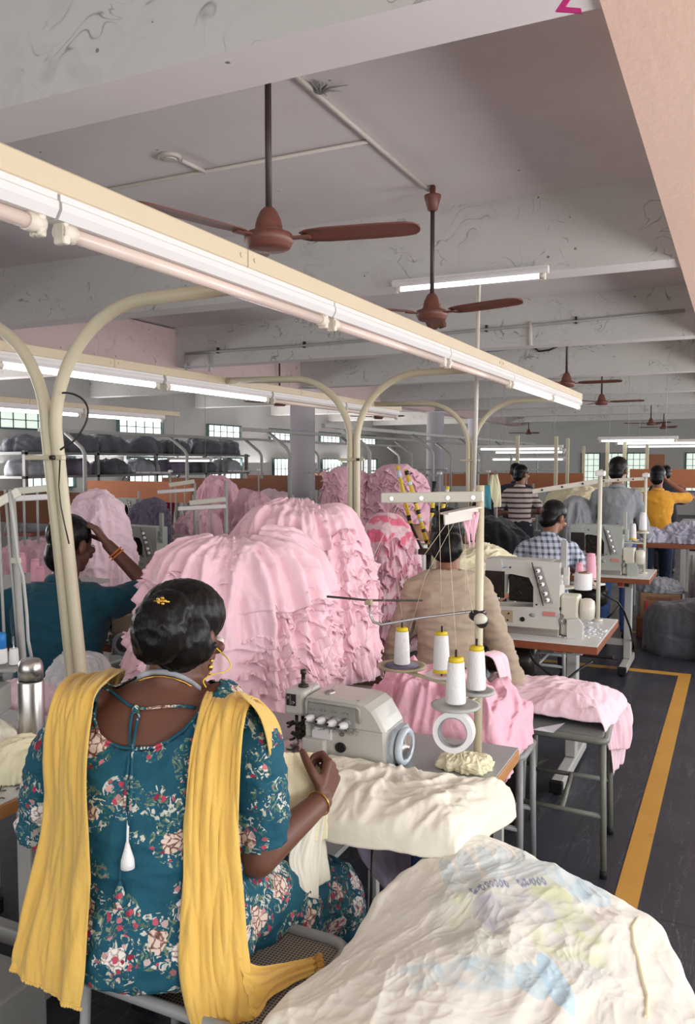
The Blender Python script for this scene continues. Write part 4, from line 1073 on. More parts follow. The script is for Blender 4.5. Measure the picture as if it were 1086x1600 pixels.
bmesh.ops.delete(bm, geom=dead, context='VERTS'); bm.to_mesh(km); bm.free()
kurta = obj('kurta', km, M['floral'], woman, solid=.003)
for m_, ct_ in ((slR, cutR), (slL, cutL)): obj('sleeve', remeshed(m_, .006, 4, wr=(.013, (9, 9, 20), 6.0), cuts=(ct_,)), M['floral'], kurta, solid=.003)
bv_k = bv_full; bv_b = bvh_of(woman.data, WM[woman])
obj('neckline_piping', MB().tube(rim, .0035, 8), M['floral'], kurta)
cord = [on(x, y, bv_b, .006) for x, y in ((160, 1073), (172, 1079), (186, 1090), (200, 1101), (211, 1106), (228, 1107), (255, 1104), (285, 1103), (306, 1106))]
mb = MB().tube(cord, .0032, 8)
for path in (((211, 1106), (206, 1118), (203, 1135), (203, 1160), (201, 1190), (196, 1230), (194, 1270)), ((214, 1106), (217, 1116), (212, 1140), (208, 1165), (206, 1195), (205, 1240), (201, 1290))):
    mb.tube([on(x, y, bv_b if y < 1165 else bv_k, .007) for x, y in path], .003, 8)
mb.ell(on(212, 1108, bv_b, .008), (.008, .007, .009), None, 12, 8)
obj('tie_cord', mb, M['floral'], kurta)
for q, (x, y) in enumerate(((199, 1342), (187, 1402))):
    p = on(x, y - 22, bv_k, .012); t_ = MB().lathe(p - V(0, 0, .05), [(.002, 0), (.014, .004), (.013, .02), (.007, .04), (.003, .055)], 14); t_.tube([on(x + 1, y - 60, bv_k, .007), p], .0025, 6)
    obj('tassel', t_, (M['thread_white'], M['floral'])[q % 2] if q == 0 else M['floral'], kurta)
# dupatta: one strip down each side of the back, brought forward over the shoulders
def prow(y, xl, xr, dl, dr): return (at(xl, y, dl), at(xr, y, dr))
# each row: (left pixel x,y,depth) to (right pixel x,y,depth)
def rowp(*q): return (at(*q[:3]), at(*q[3:]))
left_rows = [rowp(120, 1120, 1.98, 178, 1090, 1.96), rowp(128, 1062, 1.90, 196, 1046, 1.86), rowp(108, 1062, 1.80, 178, 1052, 1.755), rowp(88, 1088, 1.72, 152, 1078, 1.685), rowp(72, 1130, 1.70, 141, 1115, 1.655), rowp(66, 1180, 1.70, 136, 1175, 1.63),
             rowp(62, 1240, 1.70, 134, 1240, 1.615), rowp(58, 1310, 1.70, 137, 1310, 1.605), rowp(44, 1380, 1.69, 136, 1390, 1.60), rowp(28, 1440, 1.67, 132, 1460, 1.59), rowp(16, 1490, 1.655, 126, 1525, 1.58), rowp(14, 1512, 1.65, 119, 1576, 1.575)]
lp = ribbon(left_rows, 40, .014, 4.2, 2.0, 8)
dup_l = MB().grid(lp).mesh('dupatta')
right_rows = [rowp(372, 1200, 1.96, 436, 1215, 1.93), rowp(366, 1120, 1.92, 436, 1165, 1.88), rowp(350, 1076, 1.87, 424, 1120, 1.80), rowp(330, 1072, 1.80, 398, 1092, 1.725), rowp(318, 1088, 1.725, 386, 1108, 1.685), rowp(306, 1130, 1.685, 379, 1142, 1.66), rowp(296, 1185, 1.655, 375, 1190, 1.645),
              rowp(290, 1250, 1.63, 373, 1255, 1.64), rowp(287, 1320, 1.615, 374, 1325, 1.64), rowp(286, 1390, 1.605, 380, 1395, 1.63), rowp(281, 1450, 1.59, 385, 1455, 1.61), rowp(280, 1510, 1.575, 391, 1510, 1.595), rowp(288, 1565, 1.555, 399, 1560, 1.57), rowp(303, 1620, 1.53, 402, 1615, 1.55)]
rp = ribbon(right_rows, 44, .015, 4.6, 5.0, 8)
front_rows = [rowp(370, 1080, 1.70, 402, 1092, 1.77), rowp(386, 1094, 1.675, 424, 1114, 1.775), rowp(404, 1120, 1.675, 438, 1140, 1.785), rowp(416, 1155, 1.69, 443, 1172, 1.80), rowp(424, 1195, 1.735, 440, 1212, 1.83)]
tail_rows = [rowp(372, 1500, 1.60, 392, 1585, 1.555), rowp(400, 1512, 1.62, 404, 1588, 1.56), rowp(428, 1510, 1.66, 420, 1560, 1.60), rowp(456, 1504, 1.70, 452, 1540, 1.645), rowp(490, 1496, 1.745, 492, 1522, 1.71)]
mbd = MB().grid(lp); dupatta = obj('dupatta', mbd, M['yellow'], woman, solid=.0025)
obj('shoulder_strip', MB().grid(rp), M['yellow'], dupatta, solid=.0025)
obj('front_fold', MB().grid(ribbon(front_rows, 20, .006, 2.5, 3.0, 8)), M['yellow'], dupatta, solid=.0025)
obj('tail', MB().grid(ribbon(tail_rows, 26, .014, 3.4, 8.0, 10)), M['yellow'], dupatta, solid=.0025)
hem = [Vector(p) for p in lp[-1]]; mb = MB().tube(hem, .0035, 6)
for i in range(0, len(hem), 1): mb.ell(hem[i] - V(0, 0, .006), .0042, None, 8, 5)
obj('scalloped_hem', mb, M['yellow'], dupatta)
tl = ribbon(tail_rows, 26, .014, 3.4, 8.0, 10)[-1]; mb = MB()
for p in tl:
    p = Vector(p); mb.tube([p, p + _R * .010 + _U * .003, p + _R * .016 - _U * .004], [.0035, .004, .002], 6)
obj('fringe', mb, M['gold_trim'], dupatta)
# jewellery, lanyard and earphones
neck = [on(x, y, bv_b, .010, 1.74) for x, y in ((214, 1054), (226, 1049), (240, 1046), (256, 1046), (272, 1049), (288, 1055), (302, 1063), (314, 1073))]
obj('lanyard', MB().grid(np.array([[list(p), list(p - _U * .011)] for p in neck])), M['lanyard'], woman, solid=.002)
obj('necklace', MB().tube([p - _U * .015 for p in neck], .0018, 8), M['gold'], woman)
ear = HC + hr_ * .086 * 1.04 - hu_ * .014
obj('earring', MB().ell(ear - hu_ * .030 + hr_ * .004, (.004, .004, .005), None, 10, 6).ell(ear - hu_ * .044 + hr_ * .004, (.006, .005, .008), None, 10, 8).ell(ear - hu_ * .057 + hr_ * .004, (.003, .003, .004), None, 8, 6), M['gold'], woman)
ep = obj('earphone', MB().ell(ear + hu_ * .004 + hr_ * .004, (.009, .008, .008), None, 12, 8), M['black'], woman)
obj('earphone_wire', MB().tube(smooth_pts([ear + hr_ * .008, at(344, 1018, 1.82), at(356, 1030, 1.80), at(360, 1042, 1.79), at(350, 1050, 1.78), at(332, 1054, 1.77), at(318, 1063, 1.765), at(322, 1074, 1.76)]), .0014, 8), M['cone_yellow'], ep)
ax = (RW - RE).normalized(); wc = RW - ax * .012; ua = ax.cross(V(0, 0, 1)).normalized(); va = ua.cross(ax)
obj('bangle', MB().tube([wc + ua * (.030 * math.cos(a)) + va * (.030 * math.sin(a)) for a in [k * 2 * PI / 28 for k in range(28)]], .0018, 8, closed=True), M['gold'], woman)

# ------------------------------------------------------------------ her stool: tube rim, wire net seat
A, B, C_ = atZ(112, 1522, .548), atZ(428, 1636, .548), atZ(548, 1478, .548); D_ = A + C_ - B
st = thing('stool', (-1.02, 1.48, 0), 'grey metal stool with a dark wire-net seat, under the woman', 'stool')
mb = MB(); cs = [A, B, C_, D_]; pts = []
for i in range(4):
    p, q, s_ = cs[i], cs[(i + 1) % 4], cs[(i - 1) % 4]
    a0 = p + (s_ - p).normalized() * .05; a1 = p + (q - p).normalized() * .05
    for k in range(5): t_ = k / 4; pts.append(a0 * (1 - t_) ** 2 + p * 2 * t_ * (1 - t_) + a1 * t_ * t_)
obj('rim', MB().tube(pts, .0125, 12, closed=True), M['stool_grey'], st)
n = len(pts); cen = (A + B + C_ + D_) / 4
mb = MB().add([p + V(0, 0, -.004) for p in pts] + [p + V(0, 0, -.010) for p in pts], [tuple(range(n)), tuple(reversed(range(n, 2 * n)))] + [(i, n + i, n + (i + 1) % n, (i + 1) % n) for i in range(n)])
obj('seat_net', mb, M['net'], st)
for p in cs:
    q = cen + (p - cen) * .90; f_ = cen + (p - cen) * .98; f_.z = .0
    obj('leg', MB().tube([V(q.x, q.y, .540), V(f_.x, f_.y, .012)], .011, 10), M['stool_grey'], st)
for i, j in ((0, 1), (3, 2), (0, 3), (1, 2)):
    a0, a1 = cen + (cs[i] - cen) * .945, cen + (cs[j] - cen) * .945; a0.z = a1.z = .17
    obj('stretcher', MB().tube([a0, a1], .009, 10), M['stool_grey'], st)

# ------------------------------------------------------------------ her table and overlock machine
TZ = .75
def table(x0, x1, y0, y1, z, label, legs=True, edge='wood_tan', top='laminate_grey', motor=True, wheels=False):
    o = thing('sewing_table', ((x0 + x1) / 2, (y0 + y1) / 2, 0), label, 'sewing table')
    obj('tabletop', MB().box(((x0 + x1) / 2, (y0 + y1) / 2, z - .003), (x1 - x0, y1 - y0, .006), bev=.002), M[top], o)
    obj('edge_board', MB().box(((x0 + x1) / 2, (y0 + y1) / 2, z - .024), (x1 - x0 + .004, y1 - y0 + .004, .036), bev=.003), M[edge], o)
    ym_ = (y0 + y1) / 2
    for x in (x0 + .22, x1 - .18):
        obj('leg', MB().box((x, ym_ + .04, (z - .04) / 2 + .04), (.055, .08, z - .12), bev=.006), M['frame_grey'], o)
        ft = obj('foot', MB().box((x, ym_, .05), (.06, (y1 - y0) * .98, .055), bev=.008), M['frame_grey'], o)
        for yy in (y0 + .02, y1 - .02): obj('end_cap', MB().box((x, yy, .048), (.064, .03, .059), bev=.006), M['black'], ft)
        for yy in (y0 + .06, y1 - .06): obj('rubber_pad', MB().cyl((x, yy, 0), (x, yy, .03), .02), M['rubber'], ft)
    obj('cross_bar', MB().box(((x0 + x1) / 2 + .02, ym_ + .04, .20), (x1 - x0 - .40, .045, .05), bev=.006), M['frame_grey'], o)
    obj('treadle', MB().box(((x0 + x1) / 2, y0 + .15, .11), (.34, .24, .022), Matrix.Rotation(R_(-14), 3, 'X'), bev=.006), M['iron'], o)
    if motor:
        c = V((x0 + x1) / 2 - .05, ym_, z - .19)
        m_ = obj('motor', MB().tube([c - V(.13, 0, 0), c - V(.11, 0, 0), c + V(.10, 0, 0), c + V(.13, 0, 0)], [.06, .085, .085, .06], 20), M['iron'], o)
        obj('motor_bracket', MB().box(c + V(0, 0, .115), (.10, .10, .07), bev=.005), M['iron'], m_)
    return o
wt = table(-1.74, -.575, 1.80, 2.40, TZ, 'sewing table under the grey overlock machine, grey top with tan wooden edge')
def knob(mb, c, d, r=.014, L=.034):
    d = Vector(d).normalized(); q = d.to_track_quat('Z', 'Y').to_matrix()
    mb.lathe(c, [(r * .8, 0), (r, .004), (r * 1.05, L * .35), (r * .8, L * .75), (r * .45, L), (.0, L)], 18, q)
def overlock(loc, label, rz=0.0, mat='machine', s=1.0):
    o = thing('overlock_machine', loc, label, 'sewing machine', None, rz)
    Mx = Matrix.Rotation(rz, 3, 'Z'); L0 = Vector(loc); P = lambda x, y, z: L0 + Mx @ (V(x, y, z) * s)
    F4 = lambda x, y, z: Matrix.Translation(P(x, y, z)) @ Mx.to_4x4() @ Matrix.Rotation(PI / 2, 4, 'X') @ Matrix.Scale(s, 4)
    # main housing: rounded shoulder on the right
    out = [(.070, 0), (.315, 0), (.318, .03), (.314, .112), (.300, .140), (.278, .176), (.258, .192), (.235, .197), (.085, .200), (.070, .190)]
    rows = []
    for y, sh in ((.0, .0), (.006, .004), (.012, .007), (.06, .007), (.15, .004), (.17, -.012)):
        rows.append([P(max(min(x + (sh if x > .2 else -sh * .3), .40), .06) if True else x, y, z + (sh if z > .15 else 0) * .9) for x, z in out])
    m = MB().loft(rows, smooth=False); obj('housing', m, M[mat], o, recalc=True)
    # parting line, shoulder seam and side cover
    obj('shoulder_seam', MB().tube([P(.07, -.001, .112), P(.20, -.0015, .112), P(.314, -.001, .112), P(.322, .03, .112), P(.320, .14, .112)], .0012 * s, 6), M['panel'], o)
    obj('belt_cover', MB().loft([[P(x, y, z) for y, z in ((.015, 0), (.16, 0), (.16, .07), (.13, .105), (.05, .105), (.015, .07))] for x in (.315, .342)], smooth=False), M['clear_blue'], o, recalc=True)
    g = P(.352, .055, .052); ringp = [(.050, .0), (.055, .012), (.052, .028), (.040, .030), (.036, .012), (.038, .0)]
    q = Mx @ Matrix.Rotation(PI / 2, 3, 'Y')
    m = MB(); 
    for r_ in (0,): 
        pts = [P(.36, .06 + .050 * math.cos(a) * (1.0), .054 + .052 * math.sin(a)) for a in [k * 2 * PI / 28 for k in range(28)]]
        m.tube(pts, .011 * s, 10, closed=True)
    m.loft([[P(x, .06 + .054 * math.cos(a), .054 + .056 * math.sin(a)) for a in [k * 2 * PI / 28 for k in range(28)]] for x in (.335, .345)], smooth=False)
    gd = obj('handwheel_guard', m, M['clear_blue'], o, recalc=True)
    obj('handwheel', MB().lathe(P(.345, .06, .054), [(.038 * s, 0), (.040 * s, .006 * s), (.040 * s, .024 * s), (.012 * s, .026 * s), (.012 * s, .034 * s)], 26, q), M['steel'], gd)
    # recessed thread plate with frame, guides and four tension knobs
    obj('thread_plate', MB().box(P(.155, -.001, .150), V(.155, .006, .066) * s, Mx, bev=.003), M['panel'], o)
    fr = [P(.074, -.005, .118), P(.074, -.006, .186), P(.080, -.006, .193), P(.238, -.006, .188), P(.246, -.006, .180), P(.246, -.005, .135)]
    obj('plate_frame', MB().tube(fr, .0052 * s, 8), M['frame_grey'], o)
    for k in range(4):
        m = MB(); d = Mx @ V(-.25, -1, .12); c = P(.096 + .036 * k, -.006, .132 - .003 * k); knob(m, c, d, .0125 * s, .032 * s); kb = obj('tension_knob', m, M['white_plastic'], o)
        obj('knob_tip', MB().cyl(c + d.normalized() * .0315 * s, c + d.normalized() * .035 * s, .0042 * s), M['black'], kb)
        obj('tension_disc', MB().cyl(P(.096 + .036 * k, -.002, .132), P(.096 + .036 * k, -.0065, .132), .015 * s), M['chrome'], kb)
        m = MB().tube([P(.090 + .036 * k, -.004, .158), P(.094 + .036 * k, -.016, .166), P(.102 + .036 * k, -.004, .160)], .0016 * s, 6)
        m.cyl(P(.098 + .036 * k, -.003, .108), P(.098 + .036 * k, -.012, .108), .005 * s); obj('thread_guide', m, M['chrome'], kb)
    m = MB(); rs = random.Random(4)
    for k in range(60):
        a = P(.09 + rs.random() * .15, -.006, .098 + rs.random() * .02); m.tube([a, a + V(rs.uniform(-.01, .01), -.004, rs.uniform(-.008, .008)), a + V(rs.uniform(-.012, .012), -.003, rs.uniform(-.014, .004))], .0009, 4)
    tag(obj('lint', m, M['panel'], o), None, None, None, 'stuff')
    # front looper cover, cloth plate, oil window, screws
    obj('looper_cover', MB().box(P(.105, -.012, .034), V(.075, .026, .060) * s, Mx, bev=.006), M[mat], o)
    obj('white_panel', MB().box(P(.125, -.003, .082), V(.065, .008, .040) * s, Mx, bev=.003), M['white_plastic'], o)
    ow = obj('oil_window', MB().lathe(P(.185, -.001, .042), [(.017 * s, 0), (.017 * s, .004), (.0125 * s, .006), (.011 * s, .003)], 24, Mx @ Matrix.Rotation(PI / 2, 3, 'X')), M['black'], o)
    obj('glass', MB().cyl(P(.185, 0, .042), P(.185, -.004, .042), .011 * s), M['chrome'], ow)
    obj('screw', MB().cyl(P(.190, .001, .088), P(.190, -.004, .088), .008 * s).cyl(P(.190, .001, .088), P(.190, -.006, .088), .0045 * s), M['chrome'], o)
    obj('screw', MB().cyl(P(.232, .02, .196), P(.232, .02, .206), .0045 * s), M['chrome'], o)
    # needle head on the left
    hm_ = obj('needle_head', MB().box(P(.030, .055, .170), V(.072, .11, .090) * s, Mx, bev=.012).box(P(.075, .09, .14), V(.05, .10, .10) * s, Mx, bev=.01), M[mat], o)
    obj('head_window', MB().box(P(.022, -.002, .182), V(.030, .006, .040) * s, Mx), M['iron'], hm_)
    m = MB().cyl(P(.012, -.004, .19), P(.012, -.010, .19), .006 * s).cyl(P(.03, -.004, .175), P(.03, -.010, .175), .006 * s).box(P(.022, -.005, .182), V(.006, .006, .036) * s, Mx); obj('take_up_lever', m, M['chrome'], hm_)
    obj('pressure_screw', MB().lathe(P(.035, .05, .213), [(.016 * s, 0), (.016 * s, .01 * s), (.007 * s, .014 * s), (.006 * s, .045 * s), (.009 * s, .047 * s), (.009 * s, .062 * s), (0, .064 * s)], 16), M['iron'], hm_)
    m = MB(); rs = random.Random(9)
    m.cyl(P(.028, .02, .125), P(.028, .02, .03), .005 * s).cyl(P(.044, .03, .125), P(.044, .03, .035), .006 * s)
    for k in range(16):
        m.box(P(.012 + rs.random() * .055, .0 + rs.random() * .03, .035 + rs.random() * .09), V(.008 + rs.random() * .014, .01, .008 + rs.random() * .02) * s, Mx @ Matrix.Rotation(rs.uniform(-.5, .5), 3, 'Y'), bev=.002)
    for k in range(6):
        c = P(.015 + rs.random() * .05, -.002, .04 + rs.random() * .08); m.cyl(c, c + Mx @ V(0, -.014, 0), .004 * s)
    obj('needle_mechanism', m, M['iron'], o)
    obj('presser_foot', MB().box(P(.03, -.01, .026), V(.022, .05, .008) * s, Mx, bev=.002).box(P(.03, .012, .04), V(.014, .012, .03) * s, Mx), M['steel'], o)
    obj('cloth_plate', MB().box(P(.03, -.02, .012), V(.10, .12, .016) * s, Mx, bev=.004), M['steel'], o)
    obj('base_plate', MB().box(P(.19, .09, -.0), V(.29, .19, .012) * s, Mx, bev=.003), M['panel'], o)
    obj('top_cap', MB().lathe(P(.125, .05, .200), [(.017 * s, 0), (.017 * s, .012 * s), (.010 * s, .016 * s), (0, .017 * s)], 18), M['steel'], o)
    return o
overlock((-1.185, 2.07, TZ + .006), 'grey overlock sewing machine with four white knobs in front of the woman', s=.98).scale.z = .86

# ------------------------------------------------------------------ her thread stand with four cones
ts = thing('thread_stand', (-.65, 2.235, TZ), 'tall beige thread stand on the table of the grey overlock machine', 'thread stand')
pb = V(-.652, 2.235, TZ); ptop = V(-.652, 2.235, 1.535)
obj('pole', MB().tube([pb, pb + V(0, 0, .36), ptop], .0115, 14), M['post_steel'], ts)
obj('base_flange', MB().cyl(pb, pb + V(0, 0, .012), .03), M['post_steel'], ts)
b0, b1 = at(596, 778, 2.42), ptop + V(.012, -.014, -.03)
def flatbar(a, b, ht, th, mb=None):
    a, b = Vector(a), Vector(b); x = (b - a).normalized(); z = V(0, 0, 1); z = (z - x * z.dot(x)).normalized(); y = z.cross(x)
    return (mb or MB()).box((a + b) / 2, ((b - a).length, th, ht), Matrix((x, y, z)).transposed(), bev=min(th, ht) * .3)
gb = obj('guide_bar', flatbar(b0, b1, .030, .010), M['machine_cream'], ts)
for q in (.12, .42, .68, .92): obj('guide_eye', MB().cyl(b0.lerp(b1, q) + V(0, -.004, -.002), b0.lerp(b1, q) + V(0, -.010, -.002), .006), M['chrome'], gb)
a0, a1 = at(694, 812, 2.20), ptop + V(.0, -.02, -.075)
lb = obj('lower_guide', flatbar(a0, a1, .030, .006).box((a0 + a1) / 2 + V(0, 0, .016), ((a1 - a0).length, .03, .005), Matrix(((a1 - a0).normalized(), V(0, 0, 1).cross((a1 - a0).normalized()).normalized(), V(0, 0, 1))).transposed()), M['pvc'], ts)
m = MB()
for k in range(7): p = at(728 + k * 3, 800 + (k % 3) * 4, 2.27); m.tube([p, p - V(.004, 0, .03), p - V(-.006 + .002 * k, .004, .06 + .012 * (k % 3))], [.006, .005, .0025], 6)
obj('rag', m, M['pink_deep'], ts)
arms = [atZ(628, 1042, .955), atZ(690, 1056, .955), atZ(712, 1104, .955), atZ(744, 1082, .955)]
hub = V(pb.x, pb.y, .945)
for k, p in enumerate(arms):
    obj('arm', flatbar(hub, V(p.x, p.y, .945), .008, .018), M['post_steel'], ts)
    rr = (.076, .050, .064, .052)[k]
    if k == 1: dk = MB().lathe(p, [(0, 0), (rr, 0), (rr, .006), (rr - .006, .006), (0, .003)], 32); mm = M['clear']
    else: dk = MB().lathe(p, [(0, 0), (rr, 0), (rr + .002, .006), (rr - .008, .008), (rr - .014, .003), (0, .003)], 36); mm = M['machine_tan'] if k == 0 else M['frame_grey']
    ds = obj('cone_tray', dk, mm, ts); obj('spindle', MB().cyl(p, p + V(0, 0, .152), .0032, seg=8), M['iron'], ds)
    if k == 0: obj('felt_pad', MB().lathe(p + V(0, 0, .004), [(0, 0), (.054, 0), (.054, .003), (0, .003)], 28), M['purple_grey'], ds)
cl = V(pb.x, pb.y, 1.17)
obj('clamp', MB().ell(cl + V(-.005, -.008, 0), (.022, .020, .016)).ell(cl + V(.014, -.02, -.012), (.018, .018, .02)).box(cl, (.036, .03, .03), bev=.006), M['iron'], ts)
obj('clamp_wrap', MB().ell(cl + V(.012, -.026, -.006), (.019, .015, .017)), M['machine_cream'], ts)
rod = [cl, at(740, 955, 2.33), at(660, 965, 2.36), at(596, 976, 2.38), at(584, 972, 2.385), at(579, 962, 2.39), at(577, 940, 2.39)]
obj('guide_rod', MB().tube(rod, .004, 10), M['chrome'], ts)
cr = obj('cross_rod', MB().tube([at(511, 932, 2.34), at(576, 938, 2.39), at(660, 938, 2.45)], .0032, 8), M['iron'], ts)
obj('rod_block', MB().box(at(576, 941, 2.388), (.022, .016, .016), bev=.003), M['cone_yellow'] if False else M['machine_tan'], cr)
def cone(c, label, group, mat='thread_white', tip='cone_yellow', base=None, s=1.0, tilt=0.0):
    o = thing('thread_cone', c, label, 'thread cone', group); c = Vector(c); Tm = Matrix.Rotation(tilt, 3, V(.9, .43, 0))
    if base: obj('cone_base', MB().lathe(c, [(.027 * s, 0), (.027 * s, .008 * s), (.024 * s, .010 * s)], 22, Tm), M[base], o)
    h0 = .008 * s if base else .0
    obj('thread', MB().lathe(c + Tm @ V(0, 0, h0), [(.018 * s, 0), (.0245 * s, .002 * s), (.0255 * s, .006 * s), (.0235 * s, .06 * s), (.0205 * s, .104 * s), (.015 * s, .107 * s)], 26, Tm), M[mat], o)
    obj('cone_tip', MB().lathe(c + Tm @ V(0, 0, .105 * s + h0), [(.0195 * s, 0), (.0185 * s, .010 * s), (.012 * s, .013 * s), (.008 * s, .012 * s)], 22, Tm), M[tip], o)
    return o
cz = V(0, 0, .009)
cone(arms[0] + cz, 'white thread cone with yellow tip on the wide tan tray, leftmost of four', 'thread cones on the stand of the grey overlock')
cone(arms[1] + cz, 'white thread cone leaning on the clear tray before the beige shirt', 'thread cones on the stand of the grey overlock', base='cone_yellow', tilt=R_(-7))
cone(arms[2] + cz, 'white thread cone nearest the viewer, above the hanging tape roll', 'thread cones on the stand of the grey overlock', s=1.06)
cone(arms[3] + cz, 'white thread cone closest to the stand pole', 'thread cones on the stand of the grey overlock', s=1.06)
def strand(pts, lab=None):
    return obj('thread_strand', MB().tube(pts, .0007, 4), M['strand'], ts)
for k, (px, py) in enumerate(((606, 800), (686, 786), (700, 812), (715, 806))):
    a_ = at(px, py, 2.30); strand([arms[k] + V(0, 0, .16), (arms[k] + V(0, 0, .16)).lerp(a_, .5), a_])
strand([at(700, 815, 2.22), at(640, 900, 2.33), at(575, 962, 2.36)]); strand([at(712, 812, 2.24), at(665, 900, 2.36), at(640, 985, 2.34)]); strand([at(727, 830, 2.27), at(727, 960, 2.33)])
strand([b0.lerp(b1, .2), V(-1.12, 2.10, TZ + .17)]); strand([at(600, 965, 2.38), V(-1.05, 2.09, TZ + .19)])
# roll of tape hung under the front tray
tr_ = thing('tape_roll', at(707, 1145, 2.15), 'open roll of white tape hanging below the front thread cone', 'tape roll')
c = at(707, 1145, 2.15); axd = V(-.10, .97, -.12).normalized(); q = axd.to_track_quat('Z', 'Y').to_matrix()
obj('tape', MB().lathe(c, [(.0385, 0), (.053, 0), (.053, .028), (.0385, .028), (.0385, 0)], 44, q, smooth=False), M['white_plastic'], tr_)
obj('core', MB().lathe(c + axd * .001, [(.0365, -.002), (.039, -.002), (.039, .028), (.0365, .028), (.0365, -.002)], 40, q, smooth=False), M['lanyard'], tr_)
obj('outer_wrap', MB().lathe(c + axd * .028, [(.040, 0), (.053, 0), (.053, .014), (.040, .014), (.040, 0)], 40, q, smooth=False), M['cream'], tr_)
tb = arms[2] - V(0, 0, .004)
obj('hanger', MB().tube([c + axd * .02 + V(0, 0, .040), c + axd * .02 + V(0, 0, .060), V(tb.x, tb.y, tb.z)], .003, 8), M['post_steel'], ts)
# ================================================================== CREAM CLOTH IN FRONT
def ellm(co2, cx, cy, rx, ry, rot=0.0, soft=.12):
    x = co2[:, 0] - cx; y = co2[:, 1] - cy; c_, s_ = math.cos(rot), math.sin(rot)
    d = np.sqrt(((x * c_ + y * s_) / rx) ** 2 + ((-x * s_ + y * c_) / ry) ** 2)
    return np.clip((1 - d) / soft + .5, 0, 1)
def print_layers(base, layers):
    n = len(base); col_ = np.zeros((n, 4)); 
    for m, rgb, al in layers:
        c_ = np.array(srgb(*rgb)[:3]); a = np.clip(m * al, 0, 1)[:, None]
        A0 = col_[:, 3:4]; An = a + A0 * (1 - a)
        col_[:, :3] = np.where(An > 1e-5, (c_ * a + col_[:, :3] * A0 * (1 - a)) / np.maximum(An, 1e-5), c_); col_[:, 3:4] = An
    return col_
hcx, hcy = -.425, 1.545
sk = at(760, 1500, 1.7)
stl = thing('stool', (hcx, hcy, 0), 'low grey stool almost hidden under the big cream garment heap', 'stool')
obj('seat', MB().box((hcx, hcy, .405), (.42, .40, .03), bev=.01), M['stool_seat'], stl)
for sx in (-1, 1):
    for sy in (-1, 1): obj('leg', MB().tube([V(hcx + sx * .18, hcy + sy * .17, .392), V(hcx + sx * .195, hcy + sy * .185, .012)], .011, 10), M['stool_grey'], stl)
RIM = [at(*q) for q in ((742, 1312, 1.95), (690, 1334, 1.92), (640, 1366, 1.86), (602, 1405, 1.80), (566, 1466, 1.70), (536, 1502, 1.64), (462, 1556, 1.53), (428, 1612, 1.44), (424, 1700, 1.30), (520, 1800, 1.20), (700, 1830, 1.17), (900, 1800, 1.20), (1050, 1740, 1.29),
                              (1098, 1660, 1.39), (1080, 1588, 1.50), (1046, 1512, 1.61), (1003, 1434, 1.72), (936, 1400, 1.77), (870, 1364, 1.83), (806, 1330, 1.91))]
HC0 = at(770, 1490, 1.60) + V(0, 0, .015)
fx_, fy_ = np.array([_R.x, _R.y]), np.array([-_R.y, _R.x])
def floor2(co): return np.stack([co[..., 0] * fx_[0] + co[..., 1] * fx_[1], co[..., 0] * fy_[0] + co[..., 1] * fy_[1]], -1)
